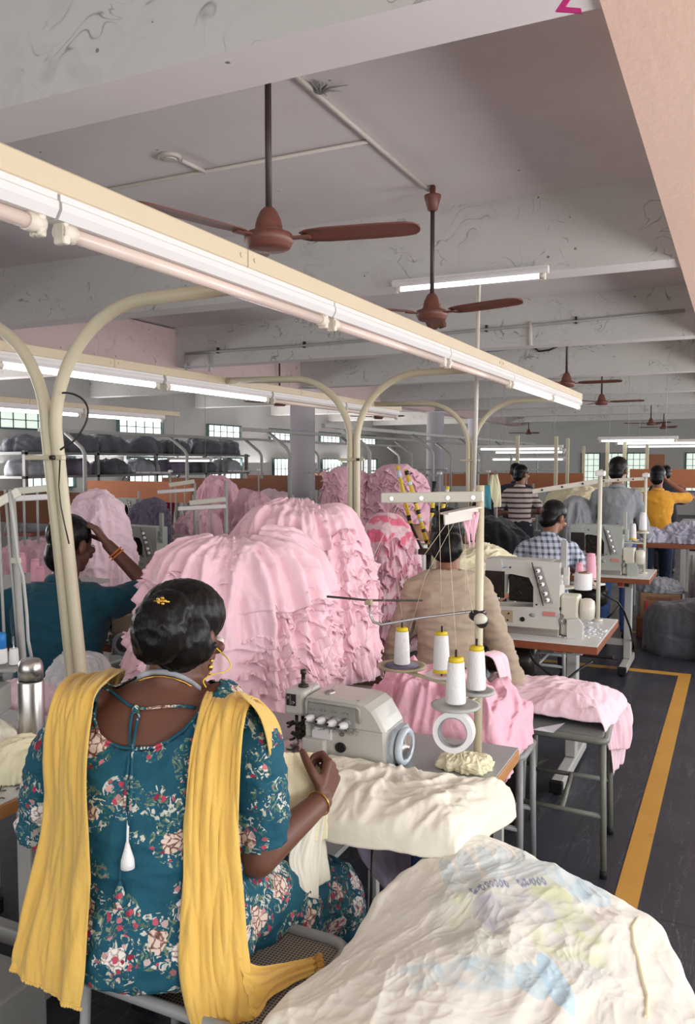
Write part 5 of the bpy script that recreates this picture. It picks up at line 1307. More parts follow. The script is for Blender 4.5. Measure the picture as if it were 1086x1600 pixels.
def rim_heap(name, centre, rim, zlow, n=(190, 560), skirt=50, bulge=.030, label=''):
    k = len(rim); t = np.linspace(0, k, n[1], endpoint=False); Rm = np.array([list(p) for p in rim])
    i = np.floor(t).astype(int); f = (t - i)[:, None]; p0, p1, p2, p3 = Rm[(i - 1) % k], Rm[i % k], Rm[(i + 1) % k], Rm[(i + 2) % k]
    rc = .5 * (2 * p1 + (-p0 + p2) * f + (2 * p0 - 5 * p1 + 4 * p2 - p3) * f * f + (-p0 + 3 * p1 - 3 * p2 + p3) * f ** 3)
    rc[:, 2] += .012 * pn(np.stack([t * .9, 0 * t, 0 * t + 3], -1))
    c = np.array(list(centre)); s = np.linspace(0.01, 1, n[0])[:, None, None]
    P = c + (rc - c)[None] * s; P[..., 2] += bulge * (1 - s[..., 0] ** 2.2)
    out = rc - c; out[:, 2] = 0; out /= np.linalg.norm(out, axis=1)[:, None]
    v = np.linspace(0, 1, skirt + 1)[1:][:, None, None]
    g = np.clip(v / .22, 0, 1) * PI / 2
    S = rc[None] + out[None] * (.030 * np.sin(g) + .035 * v) ; S[..., 2] = rc[None, :, 2] - .030 * (1 - np.cos(g[..., 0])) - np.clip(v[..., 0] - .12, 0, 1) / .88 * (rc[None, :, 2] - zlow)
    P = np.concatenate([P, S], 0)
    q = floor2(P); depth = np.concatenate([np.zeros(n[0]), np.linspace(0, 1, skirt + 1)[1:]])[:, None] * np.ones((1, n[1]))
    top = 1 - np.clip(depth * 4, 0, 1)
    W = np.stack([pn(np.stack([q[..., 0] * 3, q[..., 1] * 3, 0 * depth + 5 * j], -1)) for j in range(2)], -1) * .07
    z = 0
    for ang, fr, am, sh in FOLDS:
        ca, sa = math.cos(ang), math.sin(ang); al = (q[..., 0] + W[..., 0]) * ca + (q[..., 1] + W[..., 1]) * sa; ac = -(q[..., 0] + W[..., 0]) * sa + (q[..., 1] + W[..., 1]) * ca
        z = z + (ridge(np.stack([ac * fr, al * fr * .17, 0 * ac + fr], -1), 2, sh) - .38) * am * (.45 + .9 * np.clip(fbm(np.stack([q[..., 0] * 4, q[..., 1] * 4, 0 * ac + fr], -1), 2) * 2 + .5, 0, 1))
    z = z + crumple(np.stack([q[..., 0], q[..., 1], P[..., 2]], -1), 11, .5, 2, 3.0) * .0032
    fade = np.concatenate([np.clip(np.linspace(0, 1, n[0]) * 12, 0, 1), np.ones(skirt)])[:, None]
    P[..., 2] += z * top * fade
    pl_ = pn(np.stack([np.tile(np.cos(2 * PI * t / k) * 7, (len(P), 1)), np.tile(np.sin(2 * PI * t / k) * 7, (len(P), 1)), P[..., 2] * 3], -1))
    P[:, :, :2] += (out[None, :, :2] * (pl_ * .05 * np.clip(depth * 2, 0, 1))[..., None])
    me = closed_heap_mesh(P, name)
    o = obj(name, me, M['cream_print'], origin=V(centre.x, centre.y, zlow)); tag(o, label, 'garment heap'); return o
fa = floor2(np.array([list(atZ(930, 1400, .66)), list(atZ(500, 1570, .60))])); A1 = math.atan2(*(fa[1] - fa[0])[::-1])
fa = floor2(np.array([list(atZ(742, 1330, .70)), list(atZ(640, 1600, .60))])); A2 = math.atan2(*(fa[1] - fa[0])[::-1])
FOLDS = ((A1, 5.0, .017, 1.5), (A2, 6.0, .013, 1.5), (A1 + .22, 12, .0050, 2.4), (A2 - .3, 14, .0032, 2.4), (R_(4), 7, .005, 2.0))
hz_ = .42
def cream_print(co):
    w_ = co + np.array([HC0.x, HC0.y, hz_]); p2 = floor2(w_); top = (w_[:, 2] > .56).astype(float)
    nz = fbm(w_ * 9 + 3, 3); nz2 = fbm(w_ * 22 + 9, 2); L = []
    def E(px, py, rx, ry, rot=0.0, soft=.14, pl_=.675):
        p = np.array([list(atZ(px, py, pl_))]); c_ = floor2(p)[0]; d_ = (Vector(p[0]) - CAM).length
        return ellm(p2 + np.stack([nz2, nz2], 1) * .003, c_[0], c_[1], rx * d_ / HPX, ry * d_ / HPX * 2.1, rot, soft) * top
    B = (178, 208, 222)
    for k, (x, y, rx, ry, al) in enumerate(((704, 1386, 12, 26, .62), (733, 1383, 13, 27, .55), (765, 1377, 14, 26, .62), (796, 1374, 15, 24, .55), (829, 1376, 17, 24, .5), (858, 1380, 13, 22, .5), (892, 1392, 20, 16, .6), (926, 1400, 22, 15, .75), (905, 1408, 14, 9, .6))):
        L.append((E(x, y, rx, ry, .1), B, al * .75))
    L.append((E(742, 1452, 60, 52, 0, .25) * np.clip(.75 + nz * 2.2, 0, 1), (196, 202, 190), .62)); L.append((E(862, 1450, 56, 52, .2, .25) * np.clip(.6 + nz * 2.5, 0, 1), (198, 200, 200), .6))
    L.append((E(884, 1440, 34, 40, .2, .3) * np.clip(.5 + nz2 * 3, 0, 1), (204, 212, 160), .7)); L.append((E(870, 1480, 34, 14, .2, .3) * np.clip(.5 + nz2 * 3, 0, 1), (208, 214, 170), .6)); L.append((E(722, 1440, 22, 18, 0, .3) * np.clip(.5 + nz2 * 3, 0, 1), (210, 214, 176), .6))
    L.append((E(772, 1448, 26, 20, .3, .3) * np.clip(.6 + nz * 3, 0, 1), (176, 172, 196), .6)); L.append((E(838, 1440, 24, 16, .3, .3) * np.clip(.6 + nz * 3, 0, 1), (176, 180, 208), .6))
    L.append((E(650, 1528, 44, 12, .2, .4) * np.clip(.5 + nz2 * 3, 0, 1), B, .55)); L.append((E(745, 1528, 58, 14, -.1, .4) * np.clip(.6 + nz2 * 2.5, 0, 1), B, .65)); L.append((E(832, 1531, 23, 15, 0, .12), B, .65)); L.append((E(868, 1532, 17, 25, .15, .1), (184, 216, 234), .8))
    rs = random.Random(2)
    for k in range(16):
        if k in (8, 9): continue
        x = 738 + 7.4 * k; y = 1414 - 1.0 * k + (2 if k < 3 else 0)
        L.append((E(x, y, 3.0, 4.6, rs.uniform(-.4, .4), .35), (110, 120, 160), .8)); L.append((E(x + rs.uniform(-.6, .6), y, 1.1, 2.2, 0, .4), (232, 228, 218), .8))
    return print_layers(p2, L)
cream = rim_heap('cream_garment_heap', HC0, RIM, hz_, label='big heap of cream T-shirts with pale blue print, nearest the viewer')
set_print(cream.data, cream_print)
bv_c = bvh_of(cream.data, WM[cream])
sm = [on(x, y, bv_c, .003, 1.6) for x, y in ((998, 1434), (988, 1450), (990, 1474), (998, 1500), (1004, 1530), (1012, 1558), (1010, 1590))]
obj('seam', MB().tube(sm, .0042, 8), M['cream_yellow'], cream)

# ------------------------------------------------------------------ the cloth she is sewing
P = drape((-1.03, 1.755, TZ + .012), (-.60, 1.80, TZ + .012), (-.56, 2.06, TZ + .012), (-1.05, 2.045, TZ + .012), (.02, .11, .10, .012), R=.048, puff=.020, wrk=.012, ks=9, pleat=.009, kp=8, step=.005, seed=4.0, ripple=((.016, 9, R_(60)),))
sew = cloth_obj('cream_sewing_cloth', P, M['cream'], 'cream cloth draped over the near edge of the table beside her right hand', 'cloth')
Q = ribbon([rowp(428, 1176, 2.06, 496, 1176, 2.10), rowp(426, 1195, 2.03, 500, 1194, 2.07), rowp(428, 1220, 2.0, 504, 1215, 2.04), rowp(432, 1255, 1.98, 508, 1240, 2.02), rowp(436, 1300, 1.96, 512, 1275, 1.99), rowp(440, 1330, 1.95, 512, 1310, 1.97)], 30, .006, 2.2, 4.0, 8)
obj('fed_panel', MB().grid(Q), M['cream_yellow'], sew, solid=.002)
Q = ribbon([rowp(474, 1262, 1.98, 512, 1248, 2.0), rowp(466, 1300, 1.95, 505, 1292, 1.98), rowp(452, 1345, 1.925, 500, 1345, 1.95), rowp(474, 1400, 1.90, 498, 1405, 1.925)], 24, .008, 2.6, 9.0, 8)
obj('hanging_end', MB().grid(Q), M['cream'], sew, solid=.002)
Q = ribbon([rowp(488, 1300, 1.985, 506, 1296, 2.0), rowp(492, 1340, 1.96, 512, 1340, 1.98), rowp(488, 1392, 1.94, 516, 1374, 1.97)], 18, .006, 2.0, 5.0, 8)
obj('hanging_end', MB().grid(Q), M['cream'], sew, solid=.002)
c = atZ(728, 1200, TZ); heap('cream_scrap', (c.x, c.y, TZ + .002), .075, .05, .035, M['cream_yellow'], 'crumpled cream scrap on the table under the tape roll', 'cloth scrap', yaw=.3, e1=.8, e2=.8, lump=.35, fold=.012, crum=.016, ks=22, n=(50, 110), seed=8.0)
# under the table: a lilac cloth, the pedal chain, a small blue box with an orange lamp
Q = ribbon([rowp(556, 1322, 2.30, 640, 1322, 2.34), rowp(566, 1345, 2.30, 646, 1345, 2.34), rowp(590, 1375, 2.30, 650, 1370, 2.33), rowp(604, 1392, 2.30, 620, 1392, 2.32)], 24, .012, 2.2, 6.0, 8)
tag(obj('lilac_rag', MB().grid(Q), cloth('lilac_rag_cloth', (150, 140, 160), bump=.3), solid=.003), 'lilac rag hanging in the shade under the table of the grey overlock', 'rag')
tag(obj('pedal_chain', MB().tube([at(582, 1322, 2.2), at(580, 1400, 2.2), at(576, 1470, 2.2)], .004, 6), M['iron']), 'thin dark pedal chain hanging under the table of the grey overlock', 'chain')
c = at(676, 1336, 2.28); bx = tag(obj('switch_box', MB().box(c, (.11, .07, .09), Matrix.Rotation(R_(10), 3, 'Z'), bev=.006), paint('navy_box', (34, 42, 84), .5)), 'small navy switch box under the cream cloth with an orange lamp', 'switch box')
obj('indicator', MB().box(c + V(.022, -.038, .012), (.012, .006, .012)), emit('orange_led', (240, 110, 50), 1.2), bx)

# ================================================================== PINK HEAPS BETWEEN THE ROWS
tro = thing('trolley', (-1.72, 2.86, 0), 'grey steel trolley carrying the two big pink garment bundles', 'trolley')
obj('deck', MB().box((-1.70, 2.82, .60), (.94, .86, .03), Matrix.Rotation(R_(8), 3, 'Z'), bev=.006), M['frame_grey'], tro)
for sx in (-1, 1):
    for sy in (-1, 1):
        lg = obj('leg', MB().box((-1.70 + sx * .40, 2.82 + sy * .36, .33), (.04, .04, .52)), M['frame_grey'], tro)
        obj('caster', MB().cyl((-1.70 + sx * .40 - .015, 2.82 + sy * .36, .035), (-1.70 + sx * .40 + .015, 2.82 + sy * .36, .035), .035), M['rubber'], lg)
obj('shelf', MB().box((-1.70, 2.82, .18), (.84, .76, .02)), M['frame_grey'], tro)
def no_print(co): return np.zeros((len(co), 4))
kB = dict(yaw=R_(20), e1=.62, e2=.60, lump=.12, fold=.055, crum=.011, kf=3.6, ks=6.0, seed=5.2, flow=.9, gate0=(.05, .30))
cB = (-1.71, 3.12, .70); dB = (.335, .32, .73)
def pinkB(co):
    p2 = co[:, :2]; m = np.clip(1 - np.linalg.norm(co - np.array([-.22, -.16, .52]), axis=1) / .035, 0, 1)
    return print_layers(p2, [(np.clip(m * 3, 0, 1), (222, 60, 116), .9)])
hb = heap('pink_garment_bundle', cB, *dB, M['pink'], 'tallest pink bundle of T-shirts, right behind the front pink bundle', 'garment heap', n=(190, 320), **kB)
rB = [.46 + .034 * k for k in range(17)]
obj('stacked_hems', ruffles(cB, *dB, rB, (-1.75, -.05), ln=.070, out=.022, freq=22, rseed=2.0, **kB), M['pink'], hb, solid=.0018)['kind'] = 'stuff'
kA = dict(yaw=R_(28), e1=.60, e2=.66, lump=.14, fold=.055, crum=.011, kf=3.6, ks=6.5, seed=9.4, flow=.8, gate0=(.05, .30))
cA = (-1.70, 2.59, .64); dA = (.37, .30, .685)
ha = heap('pink_garment_bundle', cA, *dA, M['pink'], 'front pink bundle of T-shirts with ruffled stacked hems, beside the woman', 'garment heap', n=(200, 340), **kA)
rA = [.58 + .024 * k for k in range(18)]
obj('stacked_hems', ruffles(cA, *dA, rA, (-1.45, .30), ln=.060, out=.024, freq=22, rseed=3.0, **kA), M['pink'], ha, solid=.0018)['kind'] = 'stuff'
obj('stacked_hems', ruffles(cA, *dA, [.45 + .05 * k for k in range(10)], (-3.3, -1.7), ln=.07, out=.026, freq=24, rseed=4.0, **kA), M['pink'], ha, solid=.0018)['kind'] = 'stuff'
# broad panels of the topmost shirts lying over the bundle
def shell_panel(cc, dd, kk, th, ur, off, seed, n=(70, 90), mat='pink'):
    P_, N_, t_, u_ = heap_points(cc, *dd, th=th, n=n, us=np.linspace(ur[0], ur[1], n[0]), **{q: v for q, v in kk.items()})
    s_ = np.linspace(0, 1, n[0])[:, None] * np.ones((1, n[1])); q_ = np.linspace(0, 1, n[1])[None, :] * np.ones((n[0], 1))
    w_ = ridge(np.stack([q_ * 5 + seed, s_ * 1.6, 0 * s_], -1), 2, 1.4) - .4
    edge_ = np.minimum.reduce([q_, 1 - q_, 1 - s_]); P_ = P_ + N_ * (off + .022 * w_ + .012 * np.exp(-edge_ / .05) * pn(np.stack([q_ * 14 + seed, s_ * 14, 0 * q_], -1)) * 2)[..., None]
    P_[..., 2] -= (.035 * pn(np.stack([q_ * 4 + seed, 0 * q_, 0 * q_ + 2], -1)) + .0) * s_
    return P_
obj('top_shirt', MB().grid(shell_panel(cA, dA, kA, (-1.52, .35), (.06, .66), .020, 2.0)), M['pink'], ha, solid=.003)
obj('top_shirt', MB().grid(shell_panel(cA, dA, kA, (-2.9, -1.45), (.06, .52), .016, 6.0)), M['pink'], ha, solid=.003)
obj('top_shirt', MB().grid(shell_panel(cA, dA, kA, (-2.1, -1.1), (.30, .80), .014, 11.0)), M['pink'], ha, solid=.003)
obj('top_shirt', MB().grid(shell_panel(cB, dB, kB, (-2.4, -1.0), (.05, .60), .020, 4.0)), M['pink'], hb, solid=.003)
# smaller pink heap with a rose-red print, beyond them
cP = at(606, 900, 4.35)
def pink_print(co):
    nz = fbm(co * 16 + 5, 2); m = np.clip(1.35 - np.linalg.norm((co - np.array([0, -.09, .60])) / np.array([.15, .16, .10]), axis=1), 0, 1)
    m2 = ((np.abs(co[:, 0] - .085) < .06) & (np.abs(co[:, 2] - .02) < .045) & (co[:, 1] < 0)).astype(float) * (np.sin(co[:, 2] * 190 + co[:, 0] * 60) > -.2)
    return print_layers(co[:, :2], [(np.clip(m * 3, 0, 1) * np.clip((nz + .02) * 14, 0, 1), (238, 84, 126), .8), (m2, (226, 50, 96), .9)])
kP = dict(yaw=.2, e1=.55, e2=.6, lump=.10, fold=.04, crum=.014, kf=2.6, ks=6.5, seed=12.1)
hp_ = heap('pink_garment_bundle', (cP.x, cP.y, .62), .175, .175, .70, M['pink_light'], 'small pale pink bundle with a rose-red print, left of the person in beige', 'garment heap', n=(120, 220), **kP)
hp_.data.materials.clear(); hp_.data.materials.append(cloth('pale_pink_printed_jersey', (246, 212, 222), attr='print', bump=.3, scale=22)); set_print(hp_.data, pink_print)
obj('stacked_hems', ruffles((cP.x, cP.y, .62), .175, .175, .70, [.55, .62, .69, .76, .83, .9, .96], (-2.6, .3), ln=.06, out=.022, freq=18, rseed=7.0, nt=260, **kP), M['pink_deep'], hp_, solid=.002)['kind'] = 'stuff'
bxk = tag(obj('crate', MB().box((cP.x, cP.y, .31), (.34, .34, .62), bev=.01), M['cardboard']), 'cardboard box under the printed pale pink bundle', 'box')
# pink cloth on the next table, seen behind the cones, and the pink cloth laid over the bench
c00, c10, c11, c01 = atZ(590, 1105, .76), atZ(800, 1135, .76), atZ(770, 1085, .76), atZ(590, 1080, .76)
P = drape((-1.14, 2.50, .765), (-.70, 2.53, .745), (-.68, 2.80, .775), (-1.14, 2.84, .80), (.06, .15, .16, .03), R=.05, puff=.055, wrk=.016, ks=7.5, pleat=.022, kp=14, step=.005, seed=14.0, ripple=((.05, 13, R_(105)), (.03, 9, R_(60))))
bench = thing('low_table', (-.91, 2.66, 0), 'plain grey side table under the rose pink cloth behind the cones', 'table')
obj('tabletop', MB().box((-.92, 2.66, .725), (.44, .28, .02)), M['frame_grey'], bench)
for sx in (-1, 1):
    for sy in (-1, 1): obj('leg', MB().box((-.92 + sx * .19, 2.66 + sy * .11, .357), (.03, .03, .714)), M['frame_grey'], bench)
pk = cloth_obj('pink_cloth', P, M['pink_deep'], 'rose pink cloth heaped behind the cones, hanging over the table end', 'cloth')
P = drape((-.99, 3.40, .595), (-.50, 3.36, .595), (-.47, 3.66, .61), (-.99, 3.70, .61), (.14, .09, .05, .02), R=.05, puff=.030, wrk=.010, ks=8, pleat=.016, kp=10, step=.006, seed=21.0, ripple=((.022, 11, R_(8)),))
pk2 = cloth_obj('pink_cloth', P, M['pink_light'], 'pale pink cloth stack lying along the bench behind the green stool', 'cloth')
Q = ribbon([rowp(955, 1078, 3.62, 986, 1100, 3.66), rowp(950, 1120, 3.52, 990, 1125, 3.60), rowp(952, 1165, 3.50, 984, 1155, 3.58), rowp(958, 1212, 3.50, 976, 1190, 3.57)], 30, .016, 4.5, 3.0, 8)
obj('hanging_hem', MB().grid(Q), M['pink_light'], pk2, solid=.003)
Q = ribbon([rowp(930, 1074, 3.58, 975, 1090, 3.60), rowp(938, 1110, 3.50, 988, 1118, 3.56), rowp(944, 1140, 3.47, 990, 1150, 3.54), rowp(952, 1172, 3.46, 986, 1170, 3.53)], 30, .018, 4.5, 7.0, 8)
obj('hanging_hem', MB().grid(Q), M['pink'], pk2, solid=.003)
bn = thing('bench', (-.74, 3.54, 0), 'plain bench carrying the pale pink cloth stack', 'bench')
obj('top', MB().box((-.745, 3.53, .57), (.46, .30, .03)), M['frame_grey'], bn)
obj('pedestal', MB().box((-.90, 3.56, .2775), (.10, .12, .555)), M['iron'], bn)
Q = ribbon([rowp(752, 1022, 3.30, 772, 1016, 3.34), rowp(770, 1030, 3.28, 792, 1026, 3.33), rowp(780, 1062, 3.30, 800, 1064, 3.36)], 16, .006, 1.5, 3.0, 8)
tag(obj('pink_strip', MB().grid(Q), M['pink_light'], solid=.004), 'pale pink strip of cloth on the lap of the person in beige', 'cloth strip')
Q = ribbon([rowp(742, 1068, 3.36, 760, 1058, 3.42), rowp(700, 1062, 3.40, 720, 1052, 3.46)], 14, .006, 1.5, 3.0, 8)

# ------------------------------------------------------------------ stools in the aisle
def stool(corners, z, mat, seat, label, leg=.012, str_z=.24):
    cs = [Vector(c) for c in corners]; cen = sum(cs, V(0, 0, 0)) / 4
    o = thing('stool', (cen.x, cen.y, 0), label, 'stool')
    pts = []
    for i in range(4):
        p, q, s_ = cs[i], cs[(i + 1) % 4], cs[(i - 1) % 4]
        a0 = p + (s_ - p).normalized() * .035; a1 = p + (q - p).normalized() * .035
        for k in range(5): t_ = k / 4; w_ = a0 * (1 - t_) ** 2 + p * 2 * t_ * (1 - t_) + a1 * t_ * t_; w_.z = z - .014; pts.append(w_)
    obj('rim', MB().tube(pts, .013, 12, closed=True), M[mat], o); n = len(pts)
    ins = [cen + (p - cen) * .95 for p in pts]; ins2 = [cen + (p - cen) * .90 for p in pts]
    mb = MB().add([V(p.x, p.y, z - .022) for p in ins] + [V(p.x, p.y, z - .004) for p in ins] + [V(p.x, p.y, z) for p in ins2],
                  [tuple(reversed(range(n)))] + [(i, (i + 1) % n, n + (i + 1) % n, n + i) for i in range(n)] + [(n + i, n + (i + 1) % n, 2 * n + (i + 1) % n, 2 * n + i) for i in range(n)] + [tuple(range(2 * n, 3 * n))])
    obj('seat', mb, M[seat], o)
    ft = []
    for p in cs:
        a = cen + (p - cen) * .93; b = cen + (p - cen) * 1.0
        ft.append((V(a.x, a.y, z - .02), V(b.x, b.y, .012)))
        lg = obj('leg', MB().tube([ft[-1][0], ft[-1][1]], leg, 10), M[mat], o)
        obj('rubber_tip', MB().cyl((b.x, b.y, 0), (b.x, b.y, .03), leg * 1.2), M['rubber'], lg)
    f_ = lambda i: ft[i][1].lerp(ft[i][0], str_z / z)
    obj('stretcher', MB().tube([f_(0), f_(1)], leg * .85, 8), M[mat], o); obj('stretcher', MB().tube([f_(3), f_(2)], leg * .85, 8), M[mat], o)
    obj('stretcher', MB().tube([f_(0).lerp(f_(1), .5), f_(3).lerp(f_(2), .5)], leg * .85, 8), M[mat], o)
    return o
stool([(-.765, 3.235, 0), (-.435, 3.215, 0), (-.465, 3.62, 0), (-.80, 3.62, 0)], .545, 'stool_green', 'stool_seat', 'tall green-grey stool with a paper slip on it, by the yellow line')
c = atZ(855, 1140, .547); mb = MB().add([c + V(*q) for q in ((-.05, -.03, .001), (.03, -.035, .001), (.065, .02, .03), (.03, .035, .012), (-.03, .01, .001), (-.05, -.03, .002), (.03, -.035, .002), (.065, .02, .031), (.03, .035, .013), (-.03, .01, .002))], [(0, 4, 3, 2, 1), (5, 6, 7, 8, 9)])
tag(obj('paper_slip', mb, M['paper']), 'crumpled slip of bluish paper on the green-grey stool', 'paper')
stool([(-.92, 2.98, 0), (-.70, 2.97, 0), (-.70, 3.19, 0), (-.92, 3.19, 0)], .52, 'stool_grey', 'machine_cream', 'pale stool with grey legs behind the green-grey stool, under the pink cloth')
# ================================================================== THE NEXT STATIONS OF THE ROW
def coverstitch(loc, label, s=1.0, mat='machine_cream', rz=0.0, marks=True):
    o = thing('coverstitch_machine', loc, label, 'sewing machine', None, rz); L0 = Vector(loc); Mx = Matrix.Rotation(rz, 3, 'Z')
    P = lambda x, y, z: L0 + Mx @ (V(x, y, z) * s)
    FM = lambda y: Matrix.Translation(P(0, y, 0)) @ Mx.to_4x4() @ Matrix.Rotation(PI / 2, 4, 'X') @ Matrix.Scale(s, 4)
    def pr_(poly, y0, y1): return MB().prism(poly, FM(y1), (y1 - y0))
    b = pr_([(0, .035), (.345, .035), (.345, .145), (.0, .130)], 0, .15); obj('bed', b, M[mat], o)
    obj('base', MB().box(P(.172, .075, .018), V(.35, .16, .036) * s, Mx, bev=.004), M['steel'], o)
    b = pr_([(.215, .125), (.345, .13), (.345, .370), (.175, .372), (.19, .29), (.215, .24)], .01, .14); obj('column', b, M[mat], o)
    b = pr_([(-.02, .288), (.03, .288), (.10, .300), (.20, .285), (.30, .30), (.30, .372), (.0, .376), (-.02, .365)], .012, .138); obj('arm', b, M[mat], o)
    hd_ = obj('needle_head', pr_([(-.03, .185), (.055, .185), (.062, .29), (.05, .372), (-.03, .372)], .0, .13), M[mat], o)
    m = MB().cyl(P(.0, .06, .19), P(.0, .06, .14), .006 * s).cyl(P(.025, .06, .19), P(.025, .06, .135), .008 * s).box(P(.012, .05, .145), V(.04, .04, .014) * s, Mx); obj('presser_foot', m, M['chrome'], hd_)
    rs = random.Random(5)
    m = MB()
    for k in range(14): m.box(P(rs.uniform(-.02, .06), -.006, rs.uniform(.19, .30)), V(rs.uniform(.006, .016), .012, rs.uniform(.006, .02)) * s, Mx @ Matrix.Rotation(rs.uniform(-.6, .6), 3, 'Y'), bev=.001)
    m.box(P(.02, -.003, .245), V(.10, .010, .135) * s, Mx); obj('needle_mechanism', m, M['iron'], hd_)
    m = MB()
    for k in range(10): m.box(P(rs.uniform(.075, .20), .12, rs.uniform(.15, .27)), V(.03, .02, .03) * s, Mx @ Matrix.Rotation(rs.uniform(-.8, .8), 3, 'Y'), bev=.003)
    obj('looper_mechanism', m, M['iron'], o)
    obj('inner_frame', MB().box(P(.135, .128, .215), V(.15, .02, .145) * s, Mx, bev=.01), M['iron'], o)
    # slanted bar of tension knobs
    pl_ = obj('tension_plate', MB().prism([(.212, .345), (.255, .345), (.315, .165), (.275, .165)], FM(.009), .008), M['panel'], o)
    for k, q in enumerate((.08, .28, .48, .76, .95)):
        c = P(.236 + .056 * q, -.0, .338 - .165 * q); m = MB(); knob(m, c, Mx @ V(-.1, -1, .05), .0115 * s, .024 * s); kb = obj('tension_knob', m, M['white_plastic'], o)
        obj('tension_disc', MB().cyl(c, c + Mx @ V(0, -.006, 0), .015 * s), M['chrome'], kb); obj('knob_tip', MB().cyl(c + Mx @ V(-.0024, -.0235, .001), c + Mx @ V(-.003, -.027, .001), .004 * s), M['black'], kb)
    obj('edge_strip', MB().tube([P(.208, -.002, .366), P(.268, -.002, .150)], .0025 * s, 6), M['iron'], o)
    obj('name_plate', MB().box(P(.298, -.003, .112), V(.060, .004, .022) * s, Mx), M['print_red_pale'], o)
    obj('side_plate', MB().box(P(.075, -.003, .085), V(.085, .006, .060) * s, Mx, bev=.002), M['machine_tan'] if mat == 'machine' else M['machine_cream'], o)
    m = MB()
    for x, z in ((.05, .105), (.095, .10), (.06, .065), (.09, .065), (.03, .115), (.10, .335), (.235, .155)): m.cyl(P(x, -.002, z), P(x, -.009, z), .0045 * s, seg=10)
    obj('screws', m, M['iron'], o)
    ow = obj('oil_window', MB().lathe(P(.165, -.001, .075), [(.012 * s, 0), (.012 * s, .004), (.008 * s, .004)], 18, Mx @ Matrix.Rotation(PI / 2, 3, 'X')), M['black'], o)
    obj('badge', MB().lathe(P(.215, .0, .100), [(.016 * s, 0), (.016 * s, .003), (0, .004)], 18, Mx @ Matrix.Rotation(PI / 2, 3, 'X') @ Matrix.Scale(.6, 3, V(0, 1, 0))), M['panel'], o)
    if marks:
        m = MB()
        for k in range(6): m.box(P(-.012 + k * .0085, -.002 + .012, .346), V(.0055, .004, .013) * s, Mx @ Matrix.Rotation(.12, 3, 'Y'))
        obj('maker_letters', m, M['print_red'], o)
        m = MB().tube([P(-.01, .009, .322), P(.02, .008, .320), P(.05, .008, .327), P(.075, .009, .334)], .0022 * s, 6).tube([P(-.01, .009, .330), P(.02, .008, .329), P(.055, .009, .331)], .0016 * s, 6)
        obj('maker_swoosh', m, M['print_blue'], o)
    obj('top_post', MB().box(P(.355, .06, .39), V(.030, .022, .17) * s, Mx, bev=.004), M['grey_rail'], o)
    obj('thread_bracket', MB().box(P(.372, .04, .30), V(.030, .020, .09) * s, Mx, bev=.006).cyl(P(.366, .04, .29), P(.366, .02, .29), .012 * s), M[mat], o)
    obj('motor_box', MB().box(P(.390, .08, .105), V(.085, .11, .20) * s, Mx, bev=.010), M['machine_cream'], o)
    hw = obj('handwheel', MB().lathe(P(.435, .08, .135), [(.02 * s, 0), (.050 * s, .004 * s), (.056 * s, .020 * s), (.056 * s, .050 * s), (.044 * s, .066 * s), (.0, .070 * s)], 26, Mx @ Matrix.Rotation(PI / 2, 3, 'Y')), M['machine_cream'], o)
    obj('belt_guard', MB().prism([(.385, .0), (.46, .0), (.462, .07), (.44, .10), (.385, .09)], FM(.02), .02), M[mat], o)
    obj('side_screw', MB().cyl(P(.352, .01, .08), P(.372, .0, .08), .016 * s).cyl(P(.362, -.004, .108), P(.362, -.012, .108), .010 * s), M['chrome'], o)
    return o
t2 = table(-1.45, -.575, 3.90, 4.63, TZ, 'sewing table with red-brown edge and lint on its pale top, under the coverstitch machine', edge='wood_edge', top='laminate')
m = MB(); rs = random.Random(12)
for k in range(70):
    x, y = rs.gauss(-.68, .05), rs.gauss(4.22, .10)
    if x < -.585 and y > 3.92: m.box((x, y, TZ + .003), (rs.uniform(.004, .02), rs.uniform(.003, .012), .004), Matrix.Rotation(rs.uniform(0, 3), 3, 'Z'))
tag(obj('lint', m, M['paper']), 'scraps of white lint scattered on the pale sewing table with the red-brown edge', 'lint', None, 'stuff')
coverstitch((-1.115, 4.03, TZ), 'large cream coverstitch machine right of the person in beige', .98, 'machine')
cb = atY(887, 1016, 3.99)
bx = tag(obj('control_box', MB().box(cb + V(0, .03, 0), (.135, .05, .045), bev=.005), M['frame_grey']), 'grey switch box with red and green buttons under the red-brown table edge', 'switch box')
obj('stop_button', MB().box(cb + V(-.035, -.0, .0), (.034, .016, .028), bev=.003), M['red'], bx); obj('start_button', MB().box(cb + V(.008, .0, 0), (.030, .014, .026), bev=.003), M['green_btn'], bx)
tag(obj('power_cable', MB().tube(smooth_pts([at(825, 1006, 4.15), at(832, 1030, 4.12), at(850, 1046, 4.1), at(870, 1060, 4.08), at(885, 1061, 4.08), at(905, 1046, 4.1), at(925, 1034, 4.15)]), .006, 8), M['black']), 'black power cable drooping under the coverstitch table', 'cable')
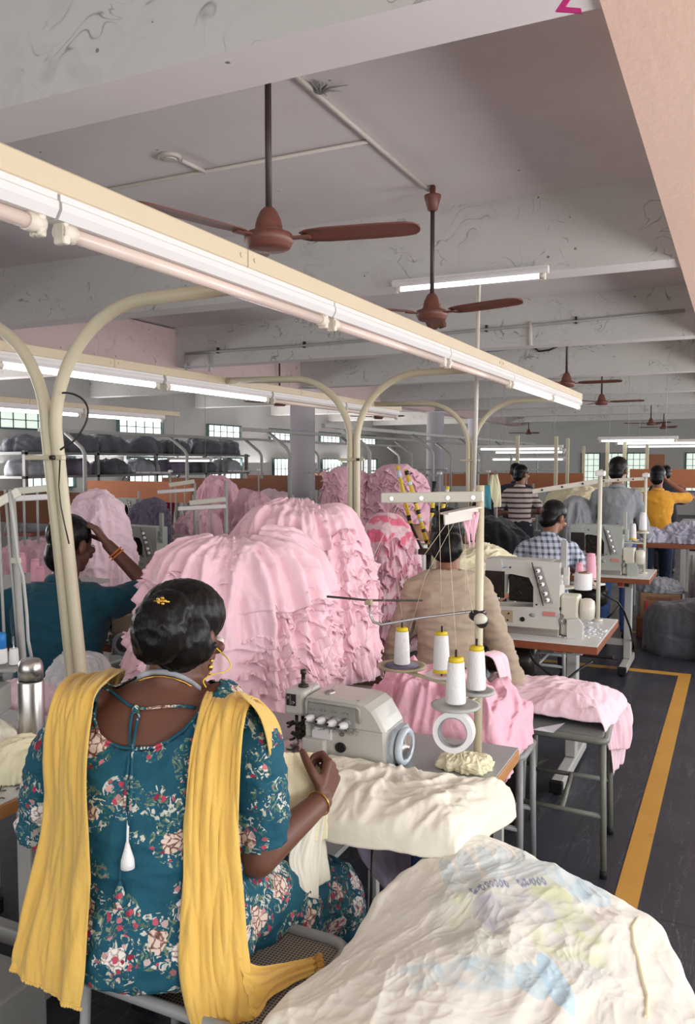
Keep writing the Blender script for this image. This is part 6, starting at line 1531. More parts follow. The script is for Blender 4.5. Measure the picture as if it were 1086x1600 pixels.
def stand(base, ztop, label, bar_to, bar_z, trays, tray_z, mat='machine_cream'):
    o = thing('thread_stand', base, label, 'thread stand'); b = Vector(base)
    obj('pole', MB().tube([b, V(b.x, b.y, ztop)], .011, 12), M[mat], o)
    obj('base_flange', MB().cyl(b, b + V(0, 0, .012), .026), M[mat], o)
    g = obj('guide_bar', flatbar(bar_to, V(b.x, b.y, bar_z), .026, .010), M[mat], o)
    for q in (.15, .45, .75): p = Vector(bar_to).lerp(V(b.x, b.y, bar_z), q); obj('guide_eye', MB().cyl(p - V(0, .004, 0), p - V(0, .012, 0), .006), M['iron'], g)
    obj('pole_cap', MB().box(V(b.x, b.y, ztop - .02), (.05, .04, .03), bev=.006), M['batten'], o)
    for p in trays:
        p = V(p[0], p[1], tray_z); a = obj('arm', flatbar(V(b.x, b.y, tray_z - .006), p - V(0, 0, .006), .010, .02), M[mat], o)
        obj('cone_tray', MB().lathe(p, [(0, 0), (.045, 0), (.047, .005), (.04, .006), (0, .004)], 26), M[mat], a); obj('spindle', MB().cyl(p, p + V(0, 0, .14), .003, seg=8), M['iron'], a)
    return o
b2 = atZ(934, 970, TZ)
tz2 = .93
tp = [atZ(905, 912, tz2), atZ(923, 905, tz2), atZ(911, 922, tz2)]
stand((b2.x, b2.y, TZ), 1.56, 'beige thread stand with pink cones beside the coverstitch machine', atY(832, 768, b2.y), 1.50, tp[:2], tz2)
obj('tray_plate', flatbar(atZ(852, 922, tz2 - .012), atZ(940, 912, tz2 - .012), .012, .06), M['machine_cream'], bpy.data.objects['thread_stand.001'])
cone(tp[0] + V(0, 0, .006), 'smaller pink thread cone, left of the taller pink one', 'pink thread cones', 'thread_pink', 'thread_pink', s=.95)
cone(tp[1] + V(0, 0, .006), 'taller pink thread cone beside the thread stand pole', 'pink thread cones', 'thread_pink', 'thread_pink', s=1.22)
sp_ = thing('thread_spool', tp[2] + V(0, 0, .004), 'wide white spool standing in front of the pink cones', 'spool'); c = tp[2] + V(0, 0, .004)
obj('thread', MB().lathe(c, [(.044, 0), (.046, .004), (.046, .082), (.044, .086), (.026, .086), (.026, .05)], 30), M['thread_white'], sp_); obj('core', MB().lathe(c + V(0, 0, .002), [(.024, 0), (.024, .09), (.02, .09), (.02, .02)], 20), M['cardboard'], sp_)
# third station
t3 = table(-1.40, -.575, 6.33, 6.93, TZ, 'sewing table with brown edge beyond the man in the checked shirt', edge='wood_edge', top='laminate')
coverstitch((-1.13, 6.45, TZ), 'greenish-grey coverstitch machine beyond the man in the checked shirt', 1.0, 'machine_green', marks=False)
b3 = atZ(1006, 896, TZ)
tz3 = .985
tr3 = [atZ(964, 846, tz3), atZ(989, 844, tz3), atZ(1008, 826, 1.07)]
stand((b3.x, b3.y, TZ), 1.52, 'slim beige thread stand beyond the checked shirt, before the man in grey', atY(932, 752, b3.y), 1.475, tr3[:2], tz3)
cone(tr3[0] + V(0, 0, .006), 'white cone with yellow base, left on the farther thread stand', 'cones on the farther thread stand', base='cone_yellow', tip='thread_white', s=.95)
cone(tr3[1] + V(0, 0, .006), 'white cone with yellow base before the hip of the man in grey', 'cones on the farther thread stand', base='cone_yellow', tip='thread_white', s=1.0)
cone(V(b3.x - .01, b3.y - .035, 1.075), 'white cone fixed high on the pole of the farther thread stand', 'cones on the farther thread stand', base='machine_tan', tip='thread_white', s=1.15)
obj('high_tray', MB().lathe(V(b3.x - .01, b3.y - .03, 1.06), [(0, 0), (.045, 0), (.045, .012), (0, .014)], 20), M['machine_cream'], bpy.data.objects['thread_stand.002'])
cb = atY(976, 914, 6.42); bx = tag(obj('control_box', MB().box(cb + V(0, .04, 0), (.11, .05, .05), bev=.005), M['machine_tan']), 'tan switch box with red and black buttons under the farther table', 'switch box')
obj('stop_button', MB().box(cb + V(-.03, .01, 0), (.03, .016, .025)), M['red'], bx); obj('start_button', MB().box(cb + V(.015, .01, 0), (.03, .016, .025)), M['black'], bx)
tag(obj('power_cable', MB().tube([at(941, 928, 5.3), at(965, 940, 5.3), at(975, 955, 5.4), at(985, 982, 5.5), atZ(990, 1012, .008), atZ(975, 1020, .008)], .007, 8), M['black']), 'black cable curving down by the farther table', 'cable')
tag(obj('power_cable', MB().tube([at(968, 946, 5.6), at(958, 958, 5.6), at(950, 964, 5.6), atZ(946, 1010, .008)], .007, 8), M['black']), 'short black cable crossing the curved one under the farther table', 'cable')

# ------------------------------------------------------------------ people of the row
beige = person((-1.13, 3.40, 0), R_(22), dict(label='seated person in a beige long-sleeved shirt with dark hair, back turned', seat=.56, lean=.10, w=.84, s=.97, skin=M['skin_mid'], shirt=M['beige_shirt'], trousers=M['charcoal'], sleeve=1.75, collar=False,
       head=(R_(-12), R_(18), 0), R=((.225, .04, .82), (.10, .30, .86), (-.3, .9, -.1)), L=((-.21, .10, .82), (-.10, .32, .86), (.3, .9, -.1)), vox=.008, wr=(.016, (8, 8, 24), 3.0), down=.06,
       hair_extra=lambda mb, c, r, f, u: mb.ell(c - u * .06 - f * .055, (.075, .05, .075), Matrix((r, f, u)).transposed())))
s_b = stool([(-1.33, 3.16, 0), (-.97, 3.20, 0), (-1.0, 3.55, 0), (-1.36, 3.50, 0)], .505, 'stool_grey', 'stool_seat', 'grey stool under the person in beige')
check = person((-1.19, 5.72, 0), R_(8), dict(label='seated man in a blue-grey checked shirt bending over his machine', seat=.50, lean=.26, w=.88, skin=M['skin_mid'], shirt=M['check'], trousers=M['charcoal'], sleeve=.9, head=(R_(-38), R_(30), 0),
       R=((.27, .12, .80), (.12, .42, .84), (-.2, .9, -.1)), L=((-.27, .12, .80), (-.12, .42, .84), (.2, .9, -.1)), vox=.011, wr=(.014, (10, 10, 12), 5.0)))
stool([(-1.38, 5.52, 0), (-1.02, 5.52, 0), (-1.02, 5.86, 0), (-1.38, 5.86, 0)], .445, 'stool_grey', 'stool_seat', 'grey stool under the man in the checked shirt')
grey = person((-.99, 7.70, 0), R_(6), dict(label='standing man in a grey shirt and blue jeans, back turned', s=.985, lean=.04, w=.93, skin=M['skin_mid'], shirt=M['grey_shirt'], trousers=M['denim'], sleeve=1.5, head=(R_(-25), R_(12), 0),
       R=((.22, .05, 1.07), (.14, .27, .95), (-.2, .8, -.4)), L=((-.22, .08, 1.08), (-.10, .28, .96), (.2, .8, -.4)), vox=.012, wr=(.018, (9, 9, 7), 2.0)))
orange = person((-.76, 9.05, 0), R_(14), dict(label='standing man in an orange shirt with a raised arm, beyond the man in grey', s=.935, lean=.04, w=.95, skin=M['skin_mid'], shirt=M['orange_shirt'], trousers=M['navy'], sleeve=.9, head=(R_(-20), R_(8), 0),
       R=((.36, .16, 1.23), (.13, .20, 1.40), (-.7, .2, .6), (-.7, -.2, -.3)), L=((-.22, .12, 1.0), (-.08, .32, .98), (.3, .8, 0)), vox=.014, wr=(.016, (9, 9, 9), 8.0)))
stripe = person((-2.30, 9.5, 0), R_(18), dict(label='man in a brown and white striped shirt beside the black garment heap', s=.94, lean=.05, w=.86, skin=M['skin_mid'], shirt=M['stripe'], trousers=M['charcoal'], sleeve=.8, head=(R_(-50), R_(14), 0),
       R=((.25, .08, 1.02), (.14, .30, 1.0), (-.2, .8, -.1)), L=((-.25, .08, 1.0), (-.10, .30, 1.0), (.2, .8, -.1)), vox=.016, wr=(.014, (9, 9, 9), 8.0)))
dark = person((-2.62, 10.6, 0), R_(10), dict(label='dark-haired person in dark clothes behind the striped shirt', s=.95, lean=.05, skin=M['skin_mid'], shirt=M['charcoal'], head=(R_(20), R_(14), 0), R=((.25, .08, 1.02), (.14, .30, 1.0), (-.2, .8, -.1)), L=((-.25, .08, 1.0), (-.10, .30, 1.0), (.2, .8, -.1)), vox=.018, wr=None))
far = person((-.95, 12.6, 0), R_(10), dict(label='person far behind the man in orange, only dark hair showing', s=.93, lean=.05, skin=M['skin_mid'], shirt=M['charcoal'], head=(R_(10), R_(4), 0), R=((.25, .08, 1.02), (.14, .30, 1.0), (-.2, .8, -.1)), L=((-.25, .08, 1.0), (-.10, .30, 1.0), (.2, .8, -.1)), vox=.018, wr=None))
# ------------------------------------------------------------------ cloth along the far part of the row
def work_table(x0, x1, y0, y1, z, label, top='wood_edge', cat='table'):
    o = thing('work_table', ((x0 + x1) / 2, (y0 + y1) / 2, 0), label, cat)
    obj('tabletop', MB().box(((x0 + x1) / 2, (y0 + y1) / 2, z - .02), (x1 - x0, y1 - y0, .04), bev=.004), M[top], o)
    for x in (x0 + .05, x1 - .05):
        for y in (y0 + .05, y1 - .05): obj('leg', MB().box((x, y, (z - .04) / 2), (.05, .05, z - .04)), M['frame_grey'], o)
    return o
work_table(-2.04, -1.45, 6.08, 6.85, .74, 'dark-topped table carrying the black garment heap')
heap('black_garment_heap', (-1.74, 6.42, .742), .27, .28, .40, M['black_cloth'], 'heap of black garments between the beige shirt and the checked shirt', 'garment heap', e1=.6, e2=.7, lump=.3, fold=.04, crum=.03, kf=2.5, ks=6, n=(60, 130), seed=31)
heap('dark_garment_bundle', (-1.94, 6.74, .742), .10, .10, .60, M['black_cloth'], 'upright dark bundle left of the black garment heap', 'garment heap', e1=.6, e2=.6, lump=.3, fold=.03, crum=.03, kf=2.5, ks=7, n=(50, 100), seed=33)
p_ = at(756, 780, 6.6); tag(obj('teal_rag', MB().grid(ribbon([rowp(752, 758, 6.7, 766, 758, 6.72), rowp(752, 775, 6.66, 768, 778, 6.7), rowp(756, 792, 6.66, 768, 796, 6.7)], 8, .02, 2, 4, 4)), cloth('teal_rag_cloth', (70, 130, 140)), solid=.004), 'small teal rag on the dark bundle', 'rag')
work_table(-1.78, -1.28, 4.78, 5.35, .80, 'small table carrying the crumpled cream cloth behind the coverstitch machine')
heap('cream_cloth_heap', (-1.52, 5.06, .805), .28, .26, .26, M['cream_yellow'], 'crumpled cream cloth heap behind the coverstitch machine, left of the checked shirt', 'garment heap', e1=.7, e2=.75, lump=.3, fold=.04, crum=.035, kf=2.5, ks=9, n=(80, 160), seed=35)
P = [rowp(768, 742, 8.6, 778, 742, 8.6), rowp(764, 762, 8.55, 784, 762, 8.6), rowp(762, 780, 8.5, 784, 783, 8.6), rowp(764, 794, 8.5, 782, 792, 8.6)]
hc_ = tag(obj('hanging_cream_cloth', MB().grid(ribbon(P, 20, .035, 2.4, 4, 6)), M['cream_yellow'], solid=.006), 'cream cloth hung up beside the striped shirt', 'cloth')
hp2 = at(773, 760, 8.6); tag(obj('hook_post', MB().box((hp2.x, hp2.y + .04, .74), (.035, .035, 1.48)), M['grey_rail']), 'grey post from which the cream cloth hangs beside the striped shirt', 'post')
work_table(-2.0, -1.0, 9.6, 10.9, .95, 'pale table under the cream heap right of the striped shirt', 'laminate')
heap('cream_cloth_heap', (-1.72, 10.2, .955), .42, .5, .34, M['cream_yellow'], 'long cream cloth heap on the table right of the striped shirt', 'garment heap', e1=.7, e2=.75, lump=.25, fold=.04, crum=.03, kf=2.5, ks=7, n=(60, 130), seed=37)
gb_ = at(902, 800, 7.6)
heap('grey_plastic_bundle', (gb_.x, gb_.y, .86), .17, .20, .42, M['grey_sack_light'], 'grey plastic-wrapped bundle between the checked shirt and the man in grey', 'bundle', e1=.65, e2=.6, lump=.2, fold=.05, crum=.02, kf=3.5, ks=7, n=(60, 120), seed=38)
work_table(gb_.x - .22, gb_.x + .16, gb_.y - .22, gb_.y + .22, .857, 'table under the grey plastic-wrapped bundle')
# orange boards
def board(name, a, b, z0, z1, mat, label):
    a, b = Vector(a), Vector(b); d = b - a; o = thing(name, ((a.x + b.x) / 2, (a.y + b.y) / 2, 0), label, 'board')
    Mx = Matrix.Rotation(math.atan2(d.y, d.x), 3, 'Z')
    obj('panel', MB().box(((a.x + b.x) / 2, (a.y + b.y) / 2, (z0 + z1) / 2), (d.length, .03, z1 - z0)), M[mat], o)
    for q in (.03, .97): p = a.lerp(b, q); obj('leg', MB().box((p.x, p.y, z0 / 2), (.04, .04, z0)), M['frame_grey'], o)
    return o
a, b = atY(745, 752, 15.9), atY(911, 752, 15.9); board('screen_board', (a.x, 15.9, 0), (b.x, 15.9, 0), atY(830, 764, 15.9).z, atY(830, 739, 15.9).z, 'orange_board', 'orange partition board left of the greenish end window')
a, b = atY(984, 750, 13.6), atY(1086, 750, 13.6); board('screen_board', (a.x, 13.6, 0), (b.x + .4, 13.6, 0), atY(1040, 762, 13.6).z, atY(1040, 733, 13.6).z, 'orange_board', 'orange partition board behind the man in orange')
p_ = atY(1024, 720, 18.0); tag(obj('notice_board', MB().box((p_.x, 18.0, p_.z - .02), (.36, .04, .30)).box((p_.x - .15, 18.0, (p_.z - .17) / 2), (.03, .03, p_.z - .17)).box((p_.x + .15, 18.0, (p_.z - .17) / 2), (.03, .03, p_.z - .17)), M['brown_board']), 'small brown board standing far behind the man in orange', 'board')
# ------------------------------------------------------------------ right-hand tables, bags and boxes
work_table(-.88, 1.6, 8.25, 9.0 - .35, .83, 'brown-edged cutting table right of the man in grey')
heap('lilac_garment_heap', (-.32, 8.45, .832), .34, .16, .20, M['lilac'], 'heap of lilac and white print garments on the cutting table at the frame edge', 'garment heap', e1=.75, e2=.8, lump=.4, fold=.04, crum=.05, kf=2.5, ks=11, n=(70, 150), seed=41)
heap('lilac_garment_heap', (-.76, 8.42, .832), .13, .12, .13, M['lilac'], 'small lilac print heap on the cutting table beside the hip of the man in orange', 'garment heap', e1=.75, e2=.8, lump=.4, fold=.03, crum=.04, kf=2.5, ks=12, n=(50, 100), seed=43)
cab = thing('drawer_cabinet', (-.1, 8.5, 0), 'grey drawer cabinet below the cutting table at the frame edge', 'cabinet')
obj('body', MB().box((-.10, 8.47, .42), (.62, .34, .70)), M['frame_grey'], cab)
for k in range(3): d_ = obj('drawer', MB().box((-.10, 8.29, .22 + .21 * k), (.56, .02, .19), bev=.004), M['grey_rail'], cab); obj('handle', MB().box((-.10, 8.275, .29 + .21 * k), (.2, .015, .015)), M['iron'], d_)
work_table(-.62, 1.6, 10.2, 11.0, .90, 'white-topped table under the stacked cream cloth', 'laminate')
for k in range(8):
    Pk = drape((-.42, 10.28, .905 + .045 * k), (1.2, 10.28, .905 + .045 * k), (1.2, 10.9, .905 + .045 * k), (-.42, 10.9, .905 + .045 * k), (.03, .03, .03, .03), R=.018, puff=.014, wrk=.010, ks=5, pleat=.008, kp=7, step=.03, seed=50 + k * 3)
    cloth_obj('cloth_stack_layer', Pk, M['cream_yellow'], ('lowest', 'second', 'third', 'fourth', 'fifth', 'sixth', 'seventh', 'topmost')[k] + ' folded layer of the cream stack behind the man in orange', 'cloth', group='folded cream layers')
Pk = ribbon([rowp(1062, 778, 9.6, 1090, 772, 9.6), rowp(1058, 800, 9.55, 1092, 800, 9.55), rowp(1060, 825, 9.55, 1092, 832, 9.55)], 24, .03, 3, 6, 6)
def bag(c, rx, ry, h, mat, label, seed, **k): return heap('garment_sack', c, rx, ry, h, M[mat], label, 'sack', e1=.5, e2=.55, lump=.18, fold=.03, crum=.018, kf=2.5, ks=6, n=(80, 160), seed=seed, **k)
bag((-.36, 7.45, 0), .37, .30, .44, 'grey_sack', 'large dark grey sack on the floor by the yellow line', 61)
bag((-.02, 7.95, 0), .36, .26, .74, 'lilac_sack', 'lilac-grey sack standing behind the large dark sack', 63)
bag((.02, 7.20, 0), .30, .24, .56, 'grey_sack_light', 'pale plastic sack at the frame edge beside the large dark sack', 65)
bx = tag(obj('carton', MB().box((-.62, 8.02, .30), (.34, .26, .22), bev=.004), M['cardboard']), 'brown carton with dark lettering stacked behind the sacks', 'carton')
m = MB()
for k in range(7): m.box((-.72 + k * .032, 7.887, .37), (.022, .004, .026))
obj('lettering', m, M['brown_board'], bx); obj('red_mark', MB().box((-.735, 7.887, .30), (.022, .004, .08)), M['print_red'], bx)
tag(obj('carton', MB().box((-.60, 8.02, .095), (.44, .30, .19), bev=.004), M['brown_board']), 'lower brown carton on the floor behind the sacks', 'carton')
heap('plastic_bundle', (-.62, 8.02, .412), .18, .12, .13, M['grey_sack_light'], 'crumpled pale plastic on the upper carton', 'bundle', e1=.7, e2=.8, lump=.3, fold=.02, crum=.03, ks=12, n=(40, 90), seed=67)
# ================================================================== LEFT OF THE WOMAN
lt = table(-2.55, -1.645, 1.33, 2.03, TZ, 'pale sewing table left of the woman, with dark lint on its near corner', edge='wood_tan', top='laminate')
m = MB(); rs = random.Random(3)
for k in range(46):
    x, y = rs.gauss(-1.70, .045), rs.gauss(1.50, .055)
    if x < -1.66: m.tube([V(x, y, TZ + .002), V(x + rs.uniform(-.012, .012), y + rs.uniform(-.012, .012), TZ + .006), V(x + rs.uniform(-.02, .02), y + rs.uniform(-.02, .02), TZ + .002)], .0018, 5)
tag(obj('lint', m, paint('dark_lint', (104, 96, 92), .9)), 'tuft of dark lint on the pale table left of the woman', 'lint', None, 'stuff')
heap('cream_cloth_roll', (-1.745, 1.615, TZ + .003), .085, .085, .095, M['cream_yellow'], 'gathered cream cloth on the pale table left of the woman', 'cloth', yaw=R_(30), e1=.8, e2=.7, lump=.2, fold=.020, crum=.010, kf=2.0, ks=9, n=(90, 200), seed=71, dirf=((R_(35), 17, .022),))
heap('cream_cloth_roll', (-1.94, 1.66, TZ + .003), .095, .085, .10, M['cream'], 'second gathered cream cloth at the left frame edge behind the first', 'cloth', yaw=R_(80), e1=.8, e2=.7, lump=.2, fold=.02, crum=.010, kf=2.0, ks=9, n=(70, 150), seed=73, dirf=((R_(100), 17, .02),))
fl = at(49, 1100, 2.43); fl.z = TZ + .001
fk = thing('steel_flask', fl, 'brushed steel vacuum flask with a domed lid, left of the arched post', 'flask')
obj('body', MB().lathe(fl, [(.030, 0), (.036, .004), (.037, .02), (.037, .206), (.035, .210)], 32), M['steel'], fk)
obj('band', MB().lathe(fl + V(0, 0, .209), [(.034, 0), (.0345, .008)], 28), M['black'], fk)
obj('cup_lid', MB().lathe(fl + V(0, 0, .216), [(.0355, 0), (.0358, .030), (.033, .046), (.026, .056), (.012, .060), (0, .0605)], 32), M['steel'], fk)
# thread stand at the frame edge
sb = V(-2.14, 1.93, TZ); so = thing('thread_stand', sb, 'grimy thread stand at the left frame edge with blue and white spools', 'thread stand')
for q, (x0, x1, r_) in enumerate(((18, 42, .011), (8, 36, .005), (-4, 14, .005))):
    a_, b_ = at(x0, 765, 2.72), at(x1 - 6, 1030, 2.70); obj('pole' if q == 0 else 'rod', MB().tube([a_, b_, V(b_.x, b_.y, TZ)] if q == 0 else [a_, b_], r_, 10), M['grey_rail'], so)
obj('head_bar', flatbar(at(-30, 800, 2.7), at(30, 768, 2.72), .03, .012), M['machine_cream'], so)
obj('tray', MB().box(at(-2, 1042, 2.66), (.15, .11, .012), Matrix.Rotation(R_(25), 3, 'Z'), bev=.004), M['panel'], so)
obj('lower_tray', MB().box(at(-20, 1092, 2.62), (.12, .10, .09), Matrix.Rotation(R_(25), 3, 'Z'), bev=.01), M['panel'], so)
obj('clip', MB().box(at(25, 876, 2.70), (.03, .02, .02), bev=.004), M['machine_cream'], so)
c = at(2, 1036, 2.64); o = thing('thread_spool', c, 'blue-topped spool on the grimy stand at the left frame edge', 'spool')
obj('thread', MB().lathe(c, [(.017, 0), (.019, .004), (.019, .045), (.016, .048)], 18), M['thread_white'], o); obj('spool_top', MB().lathe(c + V(0, 0, .048), [(.017, 0), (.017, .045), (.012, .05), (0, .05)], 18), M['blue_plastic'], o)
c = at(22, 1038, 2.66); o = thing('thread_spool', c, 'small white spool beside the blue-topped one at the left frame edge', 'spool')
obj('thread', MB().lathe(c, [(.014, 0), (.016, .004), (.014, .05), (.012, .053)], 18), M['thread_white'], o); obj('spindle', MB().cyl(c, c + V(0, 0, .09), .0025, seg=8), M['chrome'], o)
tag(obj('grey_cable', MB().tube([at(x, y, 2.58) for x, y in ((14, 770), (19, 800), (24, 840), (28, 876), (36, 900), (42, 960), (44, 1000), (49, 1026))], .005, 8), M['frame_grey']), 'grey cable hanging beside the grimy thread stand', 'cable')
# pale sacks and pink cloth on a low trolley behind the table
lo = work_table(-2.56, -2.08, 2.10, 2.40, .66, 'low table behind the flask carrying white plastic bags', 'laminate_grey')
heap('pink_cloth_heap', (-2.31, 2.22, .662), .22, .12, .13, M['pink_light'], 'flat pile of pale pink cloth behind the flask', 'cloth', e1=.7, e2=.6, lump=.2, fold=.02, crum=.015, kf=3, ks=10, n=(60, 140), seed=75)
heap('plastic_bag', (-2.20, 2.31, .70), .13, .09, .20, M['polythene'], 'white plastic bag of pink cloth directly behind the arched post', 'bag', e1=.7, e2=.8, lump=.2, fold=.03, crum=.02, kf=3, ks=9, n=(60, 130), seed=76)
heap('plastic_bag', (-1.93, 2.45, .62), .13, .09, .25, M['polythene'], 'white plastic bag between the arched post and the head of the woman', 'bag', e1=.7, e2=.8, lump=.25, fold=.03, crum=.02, kf=3, ks=9, n=(60, 130), seed=78)
# clutter under the table and the next chair at the frame edge
ub = at(10, 1470, 2.1); tag(obj('grey_crate', MB().box((-1.86, 1.42, .12), (.42, .34, .24), bev=.01), M['panel']), 'grey crate on the floor under the pale table at the left edge', 'crate')
ch = thing('stool', (-1.62, .96, 0), 'grey stool cut by the left frame edge, beside the dupatta', 'stool')
for sx in (-1, 1):
    for sy in (-1, 1): obj('leg', MB().tube([V(-1.66 + sx * .14, 1.06 + sy * .14, .46), V(-1.66 + sx * .15, 1.06 + sy * .15, 0)], .012, 10), M['stool_grey'], ch)
obj('seat', MB().box((-1.66, 1.06, .47), (.31, .31, .025), bev=.01), M['stool_seat'], ch)
# ------------------------------------------------------------------ the man in teal and his machine
tb_ = at(88, 960, 3.40); tb_.z = 0
teal = person((tb_.x, tb_.y, 0), R_(24), dict(label='seated man in a teal shirt holding his raised hand to his head', seat=.50, lean=.16, w=1.10, s=1.03, skin=M['skin'], shirt=M['teal_shirt'], trousers=M['charcoal'], sleeve=.92, head=(R_(-30), R_(12), 0),
       R=((.345, .20, 1.045), (.165, .17, 1.245), (-.55, .0, .75), (-.85, -.15, -.2)), L=((-.27, .15, .82), (.10, .34, .86), (.8, .5, -.1), (.1, -.3, -.9)), vox=.007, wr=(.014, (9, 9, 16), 2.0), down=.05))
pw = Vector((tb_.x, tb_.y, 0)); rr_, ff_ = face_dirs(R_(24)); wp = pw + rr_ * .165 + ff_ * .17 + V(0, 0, 1.245); ep_ = pw + rr_ * .345 + ff_ * .20 + V(0, 0, 1.045); ax = (wp - ep_).normalized()
m = MB()
for k in (0, 1):
    wc = wp - ax * (.045 + .014 * k); ua = ax.cross(V(0, 0, 1)).normalized(); va = ua.cross(ax); m.tube([wc + ua * (.032 * math.cos(a)) + va * (.032 * math.sin(a)) for a in [j * 2 * PI / 24 for j in range(24)]], .0035, 8, closed=True)
obj('wrist_threads', m, paint('orange_thread', (222, 128, 48), .8), teal)
stool([(tb_.x - .2, tb_.y - .2, 0), (tb_.x + .18, tb_.y - .18, 0), (tb_.x + .16, tb_.y + .16, 0), (tb_.x - .2, tb_.y + .16, 0)], .445, 'stool_grey', 'stool_seat', 'grey stool under the man in teal')
table(-3.80, -2.46, 2.98, 3.60, TZ, 'brown-edged sewing table in front of the man in teal', edge='wood_edge', top='laminate_grey')
ov = overlock((-2.66, 3.02, TZ + .006), 'small tan overlock machine in front of the man in teal', R_(-50), 'machine_tan', .85)
heap('pink_cloth_heap', (-2.80, 3.20, TZ + .002), .20, .16, .19, M['pink_light'], 'pale pink cloth piled on the table in front of the man in teal', 'cloth', e1=.8, e2=.8, lump=.25, fold=.03, crum=.02, kf=3, ks=9, n=(70, 150), seed=80)
# ------------------------------------------------------------------ heaps and machines of the rows beyond
def pile(px, py_top, d, wpx, z0, mat, label, seed, cat='garment heap', tbl=True, **k):
    c = at(px, py_top, d); w_ = wpx * d / HPX / 2
    kk = dict(e1=.66, e2=.72, lump=.36, fold=.06, crum=.042, kf=2.2, ks=6.0, n=(70, 150), seed=seed); kk.update(k)
    o = heap('garment_heap', (c.x, c.y, z0), w_, w_ * .9, max(.1, c.z - z0) * .97, M[mat], label, cat, **kk)
    if tbl: work_table(c.x - w_ * .95, c.x + w_ * .95, c.y - w_ * .9, c.y + w_ * .9, z0 - .003, 'table under the ' + label.split(',')[0][:60])
    return o
kk = dict(e1=.6, e2=.62)
o = pile(152, 768, 5.4, 108, .78, 'pink_light', 'tall pale pink heap right of the first arched post, above the man in teal', 83, n=(120, 240), fold=.06, crum=.035)
pile(234, 779, 7.2, 70, .80, 'purple_grey', 'purple-grey heap between two pink heaps, left side', 85, crum=.06, ks=9)
pile(342, 743, 9.2, 70, .80, 'pink_deep', 'rounded rose heap before the orange board, left of the round column', 87)
pile(392, 763, 8.2, 62, .80, 'pink_mid', 'lower mauve-pink heap peeping over the tallest pink bundle', 89)
pile(306, 795, 7.6, 72, .78, 'pink_mid', 'mauve heap seen under the cream guide bars', 91)
pile(52, 845, 6.2, 110, .76, 'pink_mid', 'flat pink heap at the left frame edge behind the man in teal', 93)
pile(48, 792, 9.6, 60, .80, 'grey_sack_light', 'grey heap on a far table at the left frame edge', 94)
fs = at(600, 730, 6.0)
work_table(-2.80, -1.98, 5.12, 5.84, .74, 'table carrying the two tall mauve-pink stacks')
kS = dict(e1=.42, e2=.40, lump=.12, fold=.02, crum=.02, kf=2, ks=7)
def stack(c, rx, ry, h, mat, label, seed):
    o = heap('garment_stack', c, rx, ry, h, M[mat], label, 'garment stack', n=(90, 180), seed=seed, **kS)
    obj('folded_edges', ruffles(c, rx, ry, h, [.42 + .06 * k for k in range(10)], (-3.0, .3), ln=.03, out=.02, freq=9, rseed=seed, nt=200, seed=seed, **kS), M[mat], o, solid=.006)
stack((-2.58, 5.46, .742), .20, .20, .80, 'pink_mid', 'left of the two tall mauve-pink stacks behind the middle post', 95)
stack((-2.20, 5.50, .742), .23, .21, .82, 'pink_mid', 'right of the two tall mauve-pink stacks, behind the striped rods', 97)
# rods wrapped in black and yellow tape on the station of the person in beige
rk = thing('taped_rod_rack', at(670, 862, 4.25), 'rack of four rods wrapped in black and yellow tape, left of the person in beige', 'rod rack')
rb = at(670, 862, 4.25)
obj('rack_base', MB().box(rb, (.10, .06, .03), bev=.006).tube([rb, V(rb.x, rb.y, TZ)], .014, 10), M['iron'], rk)
for (x0, y0, x1, y1, dd, n_) in ((621, 728, 641, 818, 4.32, 3), (634, 733, 668, 850, 4.25, 8), (679, 752, 671, 858, 4.22, 6), (700, 760, 676, 862, 4.20, 7)):
    a_, b_ = at(x0, y0, dd), at(x1, y1, dd); r_ = obj('rod', MB().tube([b_, a_], .0105, 12), M['tape_yellow'], rk)
    if (x0, y0) == (621, 728): obj('rod_foot', MB().tube([b_, V(rb.x - .03, rb.y, rb.z)], .008, 8), M['iron'], r_)
    for q in range(n_):
        t0 = (q * 1.0 + .15 + .3 * ((q * 37) % 5) / 5) / n_; t1 = t0 + (.28 + .2 * ((q * 53) % 4) / 4) / n_
        if x0 == 679 and q == n_ - 1: t0, t1 = .72, 1.0
        obj('tape_band', MB().tube([b_.lerp(a_, t0), b_.lerp(a_, min(1, t1))], .0113, 12), M['black'] if q % 4 != 2 else M['clear_blue'], r_)
cr_ = tag(obj('card_core', MB().lathe(at(650, 845, 4.55), [(.05, 0), (.05, .09), (.03, .09), (.03, .02)], 20), M['cardboard']), 'tan cardboard core left of the taped rods', 'tube')
tag(obj('shelf_stub', MB().box(at(650, 848, 4.55) - V(0, 0, .2), (.14, .12, .39), bev=.01), M['frame_grey']), 'grey pedestal under the tan cardboard core', 'pedestal')
